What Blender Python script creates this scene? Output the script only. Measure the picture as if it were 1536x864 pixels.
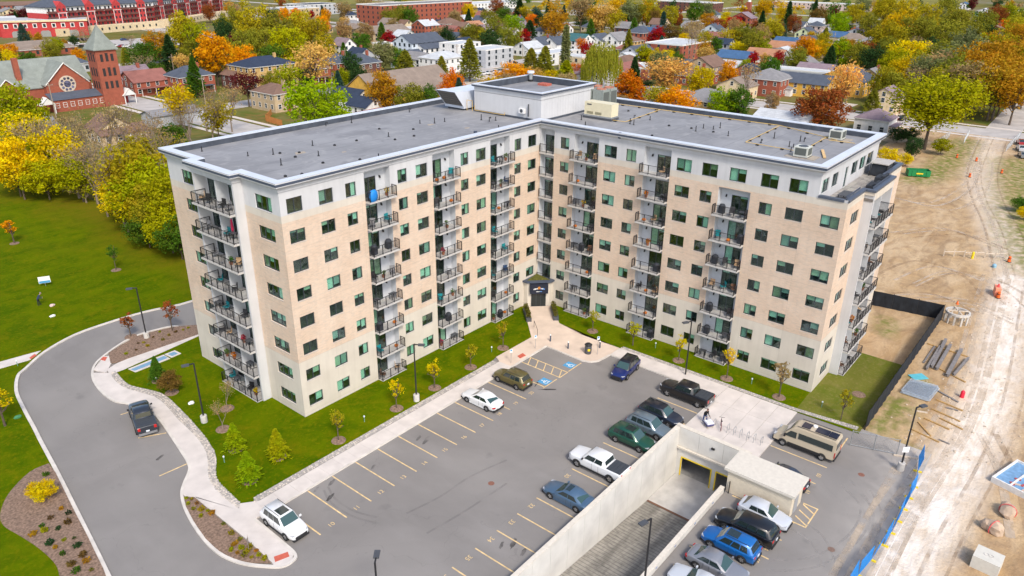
import bpy, bmesh, math, random
from mathutils import Vector, Matrix
random.seed(7)
R = math.radians
scene = bpy.context.scene
COL = scene.collection
for _o in list(bpy.data.objects): bpy.data.objects.remove(_o)

# ---------------------------------------------------------------- camera
cam_d = bpy.data.cameras.new('camera'); cam = bpy.data.objects.new('camera', cam_d); COL.objects.link(cam)
CAM = Vector((-76.637, -58.221, 44.022))
_y, _p, _r = R(39.25296), R(23.77345), R(0.54597)
_f = Vector((math.cos(_y)*math.cos(_p), math.sin(_y)*math.cos(_p), -math.sin(_p)))
_rt = Vector((math.sin(_y), -math.cos(_y), 0)); _up = _rt.cross(_f)
_a = _rt*math.cos(_r) + _up*math.sin(_r); _b = -_rt*math.sin(_r) + _up*math.cos(_r)
M = Matrix(((_a.x, _b.x, -_f.x, CAM.x), (_a.y, _b.y, -_f.y, CAM.y), (_a.z, _b.z, -_f.z, CAM.z), (0, 0, 0, 1)))
cam.matrix_world = M
cam_d.sensor_width = 36; cam_d.lens = 36*1119.77/1536; cam_d.clip_start = .5; cam_d.clip_end = 6000
scene.camera = cam
# ---------------------------------------------------------------- sky, sun, exposure
SUN_EL, SUN_AZ = R(46), math.atan2(-.86, -.50)      # direction the light comes from (x,y)
w = bpy.data.worlds.new('World'); scene.world = w; w.use_nodes = True
nt = w.node_tree; bg = nt.nodes['Background']
sky = nt.nodes.new('ShaderNodeTexSky'); sky.sky_type = 'NISHITA'; sky.sun_disc = False
sky.sun_elevation = SUN_EL; sky.sun_rotation = math.pi/2 - SUN_AZ
sky.air_density = 1.0; sky.dust_density = 2.5; sky.ozone_density = 1.0
nt.links.new(sky.outputs[0], bg.inputs[0]); bg.inputs[1].default_value = .125
sd = bpy.data.lights.new('sun', 'SUN'); sun = bpy.data.objects.new('sun', sd); COL.objects.link(sun)
sd.energy = 1.5; sd.angle = R(10); sd.color = (1, .92, .80)
_sd = Vector((math.cos(SUN_AZ)*math.cos(SUN_EL), math.sin(SUN_AZ)*math.cos(SUN_EL), math.sin(SUN_EL)))
sun.rotation_euler = _sd.to_track_quat('Z', 'Y').to_euler(); sun.location = (0, 0, 120)
scene.view_settings.view_transform = 'Standard'; scene.view_settings.look = 'None'
scene.view_settings.gamma = 1; scene.view_settings.use_curve_mapping = False
scene.view_settings.exposure = 0.95
scene.cycles.max_bounces = 8; scene.cycles.transparent_max_bounces = 12
scene.cycles.use_denoising = True

# ---------------------------------------------------------------- helpers
class MB:
    """collects geometry; build() links it as one mesh object"""
    def __init__(s): s.v = []; s.f = []; s.m = []
    def face(s, pts, m=0):
        n = len(s.v); s.v += [tuple(p) for p in pts]; s.f.append(tuple(range(n, n+len(pts)))); s.m.append(m)
    def box(s, x0, y0, z0, x1, y1, z1, m=0):
        n = len(s.v)
        s.v += [(x0,y0,z0),(x1,y0,z0),(x1,y1,z0),(x0,y1,z0),(x0,y0,z1),(x1,y0,z1),(x1,y1,z1),(x0,y1,z1)]
        for q in ((3,2,1,0),(4,5,6,7),(0,1,5,4),(1,2,6,5),(2,3,7,6),(3,0,4,7)):
            s.f.append(tuple(n+i for i in q)); s.m.append(m)
    def obox(s, cx, cy, z0, sx, sy, z1, rot=0, m=0):
        c, q = math.cos(rot), math.sin(rot)
        s.prism([(cx+c*a-q*b, cy+q*a+c*b) for a, b in ((-sx/2,-sy/2),(sx/2,-sy/2),(sx/2,sy/2),(-sx/2,sy/2))], z0, z1, m)
    def prism(s, poly, z0, z1, m=0, mtop=None):
        n = len(s.v); k = len(poly)
        s.v += [(p[0], p[1], z0) for p in poly] + [(p[0], p[1], z1) for p in poly]
        s.f.append(tuple(range(n+k-1, n-1, -1))); s.m.append(m)
        s.f.append(tuple(range(n+k, n+2*k))); s.m.append(m if mtop is None else mtop)
        for i in range(k):
            j = (i+1) % k
            s.f.append((n+i, n+j, n+k+j, n+k+i)); s.m.append(m)
    def cyl(s, p0, p1, r0, r1=None, n=8, m=0, cap=True):
        r1 = r0 if r1 is None else r1
        p0, p1 = Vector(p0), Vector(p1); d = (p1-p0)
        if d.length < 1e-6: return
        d.normalize(); a = d.orthogonal().normalized(); b = d.cross(a)
        k = len(s.v)
        for p, r in ((p0, r0), (p1, r1)):
            for i in range(n):
                t = 2*math.pi*i/n; s.v.append(tuple(p + a*(r*math.cos(t)) + b*(r*math.sin(t))))
        for i in range(n):
            j = (i+1) % n; s.f.append((k+i, k+j, k+n+j, k+n+i)); s.m.append(m)
        if cap:
            s.f.append(tuple(range(k+n-1, k-1, -1))); s.m.append(m); s.f.append(tuple(range(k+n, k+2*n))); s.m.append(m)
    def tube(s, pts, r, n=6, m=0):
        for a, b in zip(pts, pts[1:]): s.cyl(a, b, r, r, n, m)
    def lathe(s, prof, n=16, m=0, c=(0, 0, 0), cap=True):
        k = len(s.v)
        for r, z in prof:
            for i in range(n):
                t = 2*math.pi*i/n; s.v.append((c[0]+r*math.cos(t), c[1]+r*math.sin(t), c[2]+z))
        for q in range(len(prof)-1):
            for i in range(n):
                j = (i+1) % n; s.f.append((k+q*n+i, k+q*n+j, k+(q+1)*n+j, k+(q+1)*n+i)); s.m.append(m)
        if not cap: return
        s.f.append(tuple(range(k+n-1, k-1, -1))); s.m.append(m)
        e = k+(len(prof)-1)*n; s.f.append(tuple(range(e, e+n))); s.m.append(m)
    def blob(s, c, rx, ry, rz, rng, sub=1, jit=.2, m=0):
        bm = bmesh.new(); bmesh.ops.create_icosphere(bm, subdivisions=sub, radius=1)
        n = len(s.v)
        for v in bm.verts:
            q = 1 + rng.uniform(-jit, jit); s.v.append((c[0]+v.co.x*rx*q, c[1]+v.co.y*ry*q, c[2]+v.co.z*rz*q))
        for f in bm.faces: s.f.append(tuple(n+v.index for v in f.verts)); s.m.append(m)
        bm.free()
    def mesh(s, name, mats, smooth=False):
        me = bpy.data.meshes.new(name); me.from_pydata(s.v, [], s.f)
        for t in (mats if isinstance(mats, (list, tuple)) else [mats]): me.materials.append(t)
        me.polygons.foreach_set('material_index', s.m)
        if smooth: me.polygons.foreach_set('use_smooth', [True]*len(s.f))
        me.update(); return me
    def build(s, name, mats, parent=None, loc=None, rot=None, smooth=False):
        return link(name, s.mesh(name, mats, smooth), parent, loc, rot)

def link(name, data, parent=None, loc=None, rot=None):
    o = bpy.data.objects.new(name, data); COL.objects.link(o)
    if parent is not None: o.parent = parent
    if loc is not None: o.location = loc if len(loc) == 3 else (loc[0], loc[1], 0)
    if rot is not None: o.rotation_euler = (0, 0, rot)
    return o
def tag(o, label=None, cat=None, group=None, kind=None):
    if label: o['label'] = label
    if cat: o['category'] = cat
    if group: o['group'] = group
    if kind: o['kind'] = kind
    return o
def thing(name, label, cat, loc=(0, 0, 0), rot=0, group=None):
    return tag(link(name, None, None, loc, rot), label, cat, group)
def tree_copy(o, parent=None):
    c = o.copy(); COL.objects.link(c); c.parent = parent
    for ch in o.children: tree_copy(ch, c)
    return c
def screen(p):                                   # used only to word labels ("third from the left")
    d = M.inverted() @ Vector((p[0], p[1], p[2] if len(p) > 2 else 0))
    return (768 + 1119.77*d.x/-d.z, 432 - 1119.77*d.y/-d.z)
ORD = ['first','second','third','fourth','fifth','sixth','seventh','eighth','ninth','tenth','eleventh','twelfth','thirteenth','fourteenth','fifteenth','sixteenth','seventeenth','eighteenth','nineteenth','twentieth']
NUM = ['zero','one','two','three','four','five','six','seven','eight','nine','ten','eleven','twelve','thirteen','fourteen','fifteen','sixteen','seventeen','eighteen','nineteen','twenty']
def ordinal(k): return ORD[k] if k < 20 else str(k+1)+'th'

# ---------------------------------------------------------------- materials
MATS = {}
def mat(name, col=(.5,.5,.5), rough=.8, metal=0., var=.12, scale=3., bump=0., bscale=30., spec=.4, coat=0.):
    if name in MATS: return MATS[name]
    m = bpy.data.materials.new(name); m.use_nodes = True; t = m.node_tree; b = t.nodes['Principled BSDF']
    b.inputs['Roughness'].default_value = rough; b.inputs['Metallic'].default_value = metal
    b.inputs['Specular IOR Level'].default_value = spec
    if coat: b.inputs['Coat Weight'].default_value = coat; b.inputs['Coat Roughness'].default_value = .06
    if var:
        g = t.nodes.new('ShaderNodeNewGeometry'); n = t.nodes.new('ShaderNodeTexNoise')
        n.inputs['Scale'].default_value = scale; n.inputs['Detail'].default_value = 5
        t.links.new(g.outputs['Position'], n.inputs['Vector'])
        x = t.nodes.new('ShaderNodeMix'); x.data_type = 'RGBA'
        x.inputs[6].default_value = tuple(c*(1-var) for c in col)+(1,); x.inputs[7].default_value = tuple(min(1, c*(1+var)) for c in col)+(1,)
        r = t.nodes.new('ShaderNodeMapRange'); r.inputs[1].default_value = .3; r.inputs[2].default_value = .7
        t.links.new(n.outputs[0], r.inputs[0]); t.links.new(r.outputs[0], x.inputs[0]); t.links.new(x.outputs[2], b.inputs['Base Color'])
    else: b.inputs['Base Color'].default_value = tuple(col)+(1,)
    if bump:
        n2 = t.nodes.new('ShaderNodeTexNoise'); n2.inputs['Scale'].default_value = bscale; n2.inputs['Detail'].default_value = 4
        g2 = t.nodes.new('ShaderNodeNewGeometry'); t.links.new(g2.outputs['Position'], n2.inputs['Vector'])
        bp = t.nodes.new('ShaderNodeBump'); bp.inputs['Strength'].default_value = bump; bp.inputs['Distance'].default_value = .05
        t.links.new(n2.outputs[0], bp.inputs['Height']); t.links.new(bp.outputs[0], b.inputs['Normal'])
    MATS[name] = m; return m
class NT:
    """small node-graph writer"""
    def __init__(s, name):
        s.m = bpy.data.materials.new(name); s.m.use_nodes = True; s.t = s.m.node_tree; s.b = s.t.nodes['Principled BSDF']
        s.g = s.t.nodes.new('ShaderNodeNewGeometry'); MATS[name] = s.m
    def n(s, kind, **kw):
        x = s.t.nodes.new(kind)
        for k, v in kw.items(): setattr(x, k, v)
        return x
    def l(s, a, b): s.t.links.new(a, b)
    def noise(s, scale, detail=5, vec=None, rough=.55, dist=0.):
        x = s.n('ShaderNodeTexNoise'); x.inputs['Scale'].default_value = scale; x.inputs['Detail'].default_value = detail
        x.inputs['Roughness'].default_value = rough; x.inputs['Distortion'].default_value = dist
        s.l(vec or s.g.outputs['Position'], x.inputs['Vector']); return x.outputs[0]
    def ramp(s, v, a, b, lo=0., hi=1.):
        x = s.n('ShaderNodeMapRange'); 
        for i, q in enumerate((a, b, lo, hi)): x.inputs[i+1].default_value = q
        s.l(v, x.inputs[0]); return x.outputs[0]
    def mix(s, f, a, b, mode='MIX'):
        x = s.n('ShaderNodeMix', data_type='RGBA', blend_type=mode)
        for i, q in ((0, f), (6, a), (7, b)):
            if isinstance(q, (int, float)): x.inputs[i].default_value = q
            elif isinstance(q, tuple): x.inputs[i].default_value = q + (1,)
            else: s.l(q, x.inputs[i])
        return x.outputs[2]
    def math(s, op, a, b=None):
        x = s.n('ShaderNodeMath', operation=op)
        for i, q in enumerate((a, b)):
            if q is None: continue
            if isinstance(q, (int, float)): x.inputs[i].default_value = q
            else: s.l(q, x.inputs[i])
        return x.outputs[0]
    def attr(s, name):
        x = s.n('ShaderNodeAttribute'); x.attribute_name = name; return x.outputs['Fac']
    def scaled(s, v):
        x = s.n('ShaderNodeMapping'); x.inputs['Scale'].default_value = v; s.l(s.g.outputs['Position'], x.inputs['Vector']); return x.outputs[0]
    def bump(s, h, strength=.3, dist=.03):
        x = s.n('ShaderNodeBump'); x.inputs['Strength'].default_value = strength; x.inputs['Distance'].default_value = dist
        s.l(h, x.inputs['Height']); s.l(x.outputs[0], s.b.inputs['Normal'])
    def out(s, col, rough=.85, spec=.3):
        if isinstance(col, tuple): s.b.inputs['Base Color'].default_value = col+(1,)
        else: s.l(col, s.b.inputs['Base Color'])
        s.b.inputs['Roughness'].default_value = rough; s.b.inputs['Specular IOR Level'].default_value = spec
        return s.m

def facade_mat(name, c1, c2, brick=True, joint=True):
    k = NT(name)
    sx = k.n('ShaderNodeSeparateXYZ'); k.l(k.g.outputs['Position'], sx.inputs[0])
    u = k.math('ADD', sx.outputs[0], sx.outputs[1])
    cx = k.n('ShaderNodeCombineXYZ'); k.l(u, cx.inputs[0]); k.l(sx.outputs[2], cx.inputs[1])
    big = k.noise(.35, 4); streak = k.noise(1.0, 4, k.scaled((2.0, 2.0, .15)))
    col = k.mix(k.ramp(big, .35, .65), c1, c2)
    col = k.mix(k.ramp(streak, .45, .8, 0, .22), col, tuple(c*.62 for c in c1))
    if brick:
        br = k.n('ShaderNodeTexBrick'); br.inputs['Scale'].default_value = 1; br.inputs['Brick Width'].default_value = .42
        br.inputs['Row Height'].default_value = .15; br.inputs['Mortar Size'].default_value = .012; br.inputs['Bias'].default_value = -.2
        br.inputs['Color1'].default_value = (.80,.80,.80,1); br.inputs['Color2'].default_value = (1.12,1.06,1.0,1); br.inputs['Mortar'].default_value = (1.05,1.05,1.05,1)
        k.l(cx.outputs[0], br.inputs['Vector']); col = k.mix(.55, col, br.outputs['Color'], 'MULTIPLY')
        nz = k.noise(2.2, 5, k.scaled((1, 1, 3.2))); col = k.mix(k.ramp(nz, .38, .66, 0, .6), col, tuple(c*k2 for c, k2 in zip(c2, (1.03, .92, .83))))
    if joint:   # thin sealed joints of the precast panels, once every two storeys and every 9.75 m
        fz = k.math('FRACT', k.math('DIVIDE', k.math('ADD', sx.outputs[2], -.45), 6.)); jz = k.math('LESS_THAN', fz, .005)
        fu = k.math('FRACT', k.math('DIVIDE', k.math('ADD', u, 34.6), 4.875)); ju = k.math('LESS_THAN', fu, .005)
        col = k.mix(k.math('MULTIPLY', k.math('MAXIMUM', jz, ju), .35), col, tuple(c*.5 for c in c1))
    k.bump(k.noise(18, 3), .12, .02)
    return k.out(col, .88, .25)

M_BRICK = facade_mat('buff_brick', (.56,.445,.35), (.64,.535,.44))
M_BASE = facade_mat('beige_precast', (.55,.50,.43), (.61,.56,.485), False)
M_GREY = facade_mat('pale_grey_cladding', (.515,.52,.535), (.57,.575,.59), False, False)
M_RECESS = mat('recess_cladding', (.52,.54,.57), .7, var=.05)
M_SLAB = mat('balcony_concrete', (.48,.465,.445), .85, var=.08)
M_FRAME = mat('dark_window_frame', (.045,.055,.065), .45, var=0)
M_RAIL = mat('black_railing', (.02,.02,.024), .45, var=0)
M_COPING = mat('coping_metal', (.56,.60,.67), .5, 0, var=.05, scale=.6)
M_DRIP = mat('dark_drip_edge', (.06,.075,.11), .5, var=0)
M_MEMB = mat('parapet_membrane', (.06,.07,.09), .8, var=.25, scale=1.)
M_BLIND = mat('window_blind', (.82,.84,.80), .8, var=.03)
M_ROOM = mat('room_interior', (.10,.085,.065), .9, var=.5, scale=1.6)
M_BLIND2 = mat('cream_blind', (.70,.66,.55), .85, var=.05)
M_BLIND3 = mat('grey_blind', (.45,.46,.46), .85, var=.05)
M_CURT = mat('curtain_cloth', (.42,.36,.27), .9, var=.2)
def glass_mat(name, tint, refl=.06):
    m = bpy.data.materials.new(name); m.use_nodes = True; t = m.node_tree; t.nodes.clear(); MATS[name] = m
    o = t.nodes.new('ShaderNodeOutputMaterial'); tr = t.nodes.new('ShaderNodeBsdfTransparent'); gl = t.nodes.new('ShaderNodeBsdfGlossy')
    tr.inputs[0].default_value = tint+(1,); gl.inputs['Roughness'].default_value = .04; gl.inputs[0].default_value = (.9,.95,1,1)
    nz = t.nodes.new('ShaderNodeTexNoise'); nz.inputs['Scale'].default_value = .8; ge = t.nodes.new('ShaderNodeNewGeometry'); t.links.new(ge.outputs['Position'], nz.inputs['Vector']); bp = t.nodes.new('ShaderNodeBump'); bp.inputs['Strength'].default_value = .12; bp.inputs['Distance'].default_value = .3; t.links.new(nz.outputs[0], bp.inputs['Height']); t.links.new(bp.outputs[0], gl.inputs['Normal'])
    fr = t.nodes.new('ShaderNodeLayerWeight'); pw = t.nodes.new('ShaderNodeMath'); pw.operation = 'POWER'; pw.inputs[1].default_value = 4.; t.links.new(fr.outputs['Facing'], pw.inputs[0])
    ad = t.nodes.new('ShaderNodeMath'); ad.operation = 'MULTIPLY_ADD'; ad.inputs[1].default_value = .8; ad.inputs[2].default_value = refl; t.links.new(pw.outputs[0], ad.inputs[0])
    mx = t.nodes.new('ShaderNodeMixShader'); t.links.new(ad.outputs[0], mx.inputs[0]); t.links.new(tr.outputs[0], mx.inputs[1]); t.links.new(gl.outputs[0], mx.inputs[2])
    t.links.new(mx.outputs[0], o.inputs[0]); return m
M_GLASS = glass_mat('green_tinted_glass', (.72,.885,.825), .07)
def roof_mat():
    k = NT('roof_membrane'); a = k.noise(.12, 5, dist=1.); b = k.noise(1.1, 6, k.scaled((.5, 1.6, 1)))
    col = k.mix(k.ramp(a, .35, .68), (.215,.215,.222), (.28,.28,.288)); col = k.mix(k.ramp(b, .5, .8, 0, .5), col, (.31,.31,.32))
    sx = k.n('ShaderNodeSeparateXYZ'); k.l(k.g.outputs['Position'], sx.inputs[0])
    f = k.math('FRACT', k.math('DIVIDE', k.math('ADD', sx.outputs[1], k.math('MULTIPLY', k.noise(.4, 2), .3)), 2.9)); col = k.mix(k.math('MULTIPLY', k.math('LESS_THAN', f, .03), .5), col, (.13,.13,.14))
    wet = k.noise(.22, 4, dist=.7); col = k.mix(k.ramp(wet, .56, .66, 0, .55), col, (.165,.165,.175)); pat = k.noise(.5, 5, dist=1.5); col = k.mix(k.ramp(pat, .55, .7, 0, .5), col, (.36,.355,.35))
    k.bump(k.noise(6, 4), .15, .02); return k.out(col, .75, .35)
M_ROOF = roof_mat()
M_WHITE = mat('white_paint', (.78,.78,.77), .5, var=.03)
M_BLACK = mat('black_metal', (.02,.02,.022), .5, var=0)
M_DARKG = mat('dark_grey_metal', (.07,.075,.085), .5, var=.1)
M_YEL = mat('yellow_pipe', (.60,.40,.12), .5, var=.08)
M_STEEL = mat('galvanised_steel', (.45,.47,.48), .4, .7, var=.1)
M_CONC = mat('concrete', (.50,.48,.45), .9, var=.16, scale=.8, bump=.15)

# ================================================================ the apartment building
B = thing('apartment_building', 'eight storey L-shaped apartment building of buff brick with a grey top floor', 'building')
L1, L2, L8, D = 39.27, 38.79, 35.83, 20.2
FL = lambda k: .15 + 3.0*k             # finished floor of storey k (0..7)
BANDS = [(-1, 6.48, 0), (6.48, 21.3, 1), (21.3, 22.0, 0), (22.0, 26, 2)]
WM = [M_BASE, M_BRICK, M_GREY]
def faceP(face, u, d, z):               # face=(ox,oy,rot): local x = along the wall, local y = into the building
    ox, oy, r = face; c, s = math.cos(r), math.sin(r)
    return (ox + c*u - s*d, oy + s*u + c*d, z)
def make_wall(name, face, u0, u1, z0, z1, openings, bands=BANDS, mats=WM, parent=B, d=0., thick=None):
    us = sorted({u0, u1} | {q for o in openings for q in o[:2] if u0 < q < u1})
    zs = sorted({z0, z1} | {q for o in openings for q in o[2:4] if z0 < q < z1} | {q for b in bands for q in b[:2] if z0 < q < z1})
    mb = MB()
    def bi(z):
        for a, b, i in bands:
            if a <= z < b: return i
        return 0
    for i in range(len(us)-1):
        for j in range(len(zs)-1):
            uc, zc = (us[i]+us[i+1])/2, (zs[j]+zs[j+1])/2
            if any(o[0] < uc < o[1] and o[2] < zc < o[3] for o in openings): continue
            mb.face([faceP(face, a, d, z) for a, z in ((us[i],zs[j]),(us[i+1],zs[j]),(us[i+1],zs[j+1]),(us[i],zs[j+1]))], bi(zc))
    for o in openings:
        a, b, p, q, dep = o; m = bi((p+q)/2)
        if dep <= 0: continue
        for c in (((a,p),(b,p)), ((b,p),(b,q)), ((b,q),(a,q)), ((a,q),(a,p))):
            mb.face([faceP(face, c[0][0], d, c[0][1]), faceP(face, c[1][0], d, c[1][1]), faceP(face, c[1][0], d+dep, c[1][1]), faceP(face, c[0][0], d+dep, c[0][1])], m)
    return mb.build(name, mats, parent)

# ---- window kit, meshes shared by all windows of one size
WK = {}
def window_kit(wd, h, n):
    key = (round(wd, 2), round(h, 2), n)
    if key in WK: return WK[key]
    f = MB(); t = .07
    f.box(0, 0, 0, wd, .09, t); f.box(0, 0, h-t, wd, .09, h); f.box(0, 0, t, t, .09, h-t); f.box(wd-t, 0, t, wd, .09, h-t)
    for i in range(1, n): f.box(wd*i/n-t*.5, 0, t, wd*i/n+t*.5, .09, h-t)
    f.box(-.04, -.13, -.05, wd+.04, -.003, -.004, 1)
    fr = f.mesh('window', [M_FRAME, M_SLAB])
    p = MB(); pw = wd/n - t*1.4; p.box(0, .035, t, pw, .045, h-t)
    pm = p.mesh('pane', M_GLASS)
    bl = MB(); bl.box(0, 0, -1, pw+.05, .015, 0); bm_ = [bl.mesh('blind', q) for q in (M_BLIND, M_BLIND, M_BLIND2, M_BLIND3)]; cm_ = bl.mesh('curtain', M_CURT)
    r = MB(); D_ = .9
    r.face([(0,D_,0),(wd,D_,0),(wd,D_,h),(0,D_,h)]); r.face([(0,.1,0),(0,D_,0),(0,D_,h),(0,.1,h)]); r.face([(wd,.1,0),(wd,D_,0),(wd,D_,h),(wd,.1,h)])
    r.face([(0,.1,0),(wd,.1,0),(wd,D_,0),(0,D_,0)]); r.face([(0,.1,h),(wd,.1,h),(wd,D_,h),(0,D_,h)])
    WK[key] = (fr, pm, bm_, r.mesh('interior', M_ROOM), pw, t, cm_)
    return WK[key]
wrng = random.Random(21)
def window(face, u, z, wd, h, n=2, inset=.1, d=0., name='window', parent=B, open_p=.35):
    fr, pm, bm_, rm, pw, t, cm_ = window_kit(wd, h, n)
    o = link(name, fr, parent, faceP(face, u, d+inset, z), face[2])
    for i in range(n):
        link('pane', pm, o, (wd*i/n + t*.7, 0, 0))
        q = wrng.random()
        if q > open_p:
            drop = wrng.choice((.2, .35, .45, 1., 1., .8, .6)) if name == 'window' else wrng.choice((1., 1., .12, .12))
            b = link('blind', wrng.choice(bm_) if wrng.random() < .88 else cm_, o, (wd*i/n + t*.7 - .02, .13, h-t*.6)); b.scale = (1, 1, drop*(h-t*1.2))
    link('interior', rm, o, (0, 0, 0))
    return o
WB, WH, WH8 = 1.06, 1.33, 1.47
def wz(k): return (1.06 + 3.0*k, 1.33 if k < 7 else 1.47)

# ---- balcony kit
def railing_mesh(wd, dp, sides=(True, True), glass=False):
    mb = MB(); h = 1.07
    def run(p, q):
        p, q = Vector(p), Vector(q); L = (q-p).length; n = max(1, round(L/1.15))
        for i in range(n+1):
            c = p.lerp(q, i/n); mb.box(c.x-.035, c.y-.035, 0, c.x+.035, c.y+.035, h)
        x0, x1 = sorted((p.x, q.x)); y0, y1 = sorted((p.y, q.y))
        mb.box(x0-.025, y0-.025, h-.002, x1+.025, y1+.025, h+.045); mb.box(x0-.015, y0-.015, .09, x1+.015, y1+.015, .13)
        k = max(2, round(L/.14))
        for i in range(1, k):
            c = p.lerp(q, i/k); mb.box(c.x-.007, c.y-.007, .13, c.x+.007, c.y+.007, h)
    run((0, -dp, 0), (wd, -dp, 0))
    if sides[0]: run((0, -dp, 0), (0, -.03, 0))
    if sides[1]: run((wd, -dp, 0), (wd, -.03, 0))
    return mb.mesh('railing', M_RAIL)
def lamp_mesh():
    mb = MB(); mb.box(-.06, -.04, -.1, .06, 0, .16); mb.box(-.02, -.16, .1, .02, -.04, .14); mb.cyl((0,-.17,-.12), (0,-.17,.12), .09, .05, 8); return mb.mesh('wall_lamp', M_BLACK)
LAMP = lamp_mesh()
RAILS = {}; SLABS = {}
DEP, PRJ = .85, .78
SPOTS = []                               # (wing, column, storey, world point, rotation) for furniture
def balcony(face, u0, u1, k, door_u, lamp_u, col, ext=(0, 0), parent=B):
    z = FL(k); key = (round(u1-u0, 2), ext)
    if key not in SLABS:
        mb = MB(); mb.box(-ext[0], -PRJ, -.18, u1-u0+ext[1], DEP, 0); SLABS[key] = mb.mesh('balcony', M_SLAB)
        RAILS[key] = railing_mesh(u1-u0+ext[0]+ext[1]-.1, PRJ-.06)
    s = link('balcony', SLABS[key], parent, faceP(face, u0, 0, z), face[2])
    if k or True: link('railing', RAILS[key], s, (.05-ext[0], 0, 0))
    window(face, door_u, z+.02, 1.9, 2.13, 2, .05, DEP, 'sliding_door', parent, .55)
    link('wall_lamp', LAMP, parent, faceP(face, lamp_u, DEP-.003, z+1.95), face[2])
    SPOTS.append((col, k, face, u0, u1))
def recess(face, u0, u1, doors, z0=.05, z1=24.2, dep=DEP, d=0.):
    """shaft behind a balcony column: back wall with door openings and two cheeks"""
    make_wall('recess_wall', face, u0, u1, z0, z1, doors, [(-1, 99, 0)], [M_RECESS], B, d+dep)
    mb = MB()
    for u in (u0, u1):
        mb.face([faceP(face, u, d+.001, z0), faceP(face, u, d+dep, z0), faceP(face, u, d+dep, z1), faceP(face, u, d+.001, z1)])
    mb.face([faceP(face, u0, d+.001, z1), faceP(face, u1, d+.001, z1), faceP(face, u1, d+dep, z1), faceP(face, u0, d+dep, z1)])
    mb.build('recess_cheek', M_RECESS, B)

FACE_L = (0, 0, 0)            # u = x           (front of the left wing)
FACE_R = (0, 0, -math.pi/2)   # u = -y          (front of the right wing)
FACE_EL = (-L1, 0, -math.pi/2)
FACE_ER = (0, -L2, 0)
# ---- left wing front
cols = [(-38.54, 1.75), (-34.9, 1.7), (-31.66, 1.33), (-24.72, 1.33), (-22.06, 1.74), (-14.96, 1.33), (-12.3, 1.75), (-5.12, 1.33), (-2.38, 1.7)]
ops = []
for k in range(8):
    z, h = wz(k)
    for u, wd in cols:
        if k == 0 and u > -3: continue
        ops.append((u, u+wd, z, z+h, .1)); window(FACE_L, u, z, wd, h)
BAL_L = [(-29.24, -25.79), (-19.5, -16.0), (-9.73, -6.15)]
for a, b in BAL_L: ops.append((a, b, .05, 24.2, 0))
make_wall('front_wall', FACE_L, -L1, 0, -.2, 24.9, ops)
for i, (a, b) in enumerate(BAL_L):
    recess(FACE_L, a, b, [(a+.32, a+2.22, FL(k)+.02, FL(k)+2.15, .05) for k in range(8)])
    for k in range(8): balcony(FACE_L, a, b, k, a+.32, b-.75, ('left', i), (0, .22))
# ---- right wing front
colsR = [(3.3, 1.36), (9.9, 1.78), (12.98, 1.4), (19.7, 1.85), (22.86, 1.45), (29.83, 1.43), (32.72, 1.86), (36.4, 1.88)]
cols8 = [(3.3, 1.36), (9.9, 1.78), (12.98, 1.4), (19.67, 1.88), (22.84, 1.86), (26.11, 1.9), (29.67, 1.87), (32.72, 1.9)]
ops = []
for k in range(8):
    z, h = wz(k)
    for u, wd in (colsR if k < 7 else cols8):
        ops.append((u, u+wd, z, z+h, .1)); window(FACE_R, u, z, wd, h)
BAL_R = [(5.52, 9.07, 8), (15.49, 18.94, 8), (25.1, 28.75, 7)]
for a, b, n in BAL_R: ops.append((a, b, .05, 24.2 if n == 8 else 21.15, 0))
ops.append((.16, 2.35, 3.0, 24.2, 0))
ops.append((L8, L2, 22.3, 24.9, 0))
make_wall('front_wall', FACE_R, 0, L2, -.2, 24.9, ops)
for i, (a, b, n) in enumerate(BAL_R):
    recess(FACE_R, a, b, [(a+1.25, a+3.15, FL(k)+.02, FL(k)+2.15, .05) for k in range(n)], z1=24.2 if n == 8 else 21.1)
    for k in range(n): balcony(FACE_R, a, b, k, a+1.25, a+.65, ('right', i), (.22, 0))
# narrow balcony column in the inner corner, above the entrance
recess(FACE_R, .16, 2.35, [(.32, 2.22, FL(k)+.02, FL(k)+2.15, .05) for k in range(1, 8)], z0=3.0)
SLABC = MB(); SLABC.box(0, -.25, -.2, 2.19, DEP, 0); SLABC = SLABC.mesh('balcony', M_SLAB); RAILC = railing_mesh(2.1, .2, (False, False))
for k in range(1, 8):
    s = link('balcony', SLABC, B, faceP(FACE_R, .16, 0, FL(k)), FACE_R[2]); link('railing', RAILC, s, (.05, 0, 0))
    window(FACE_R, .32, FL(k)+.02, 1.9, 2.13, 2, .05, DEP, 'sliding_door', B, .8)
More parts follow.
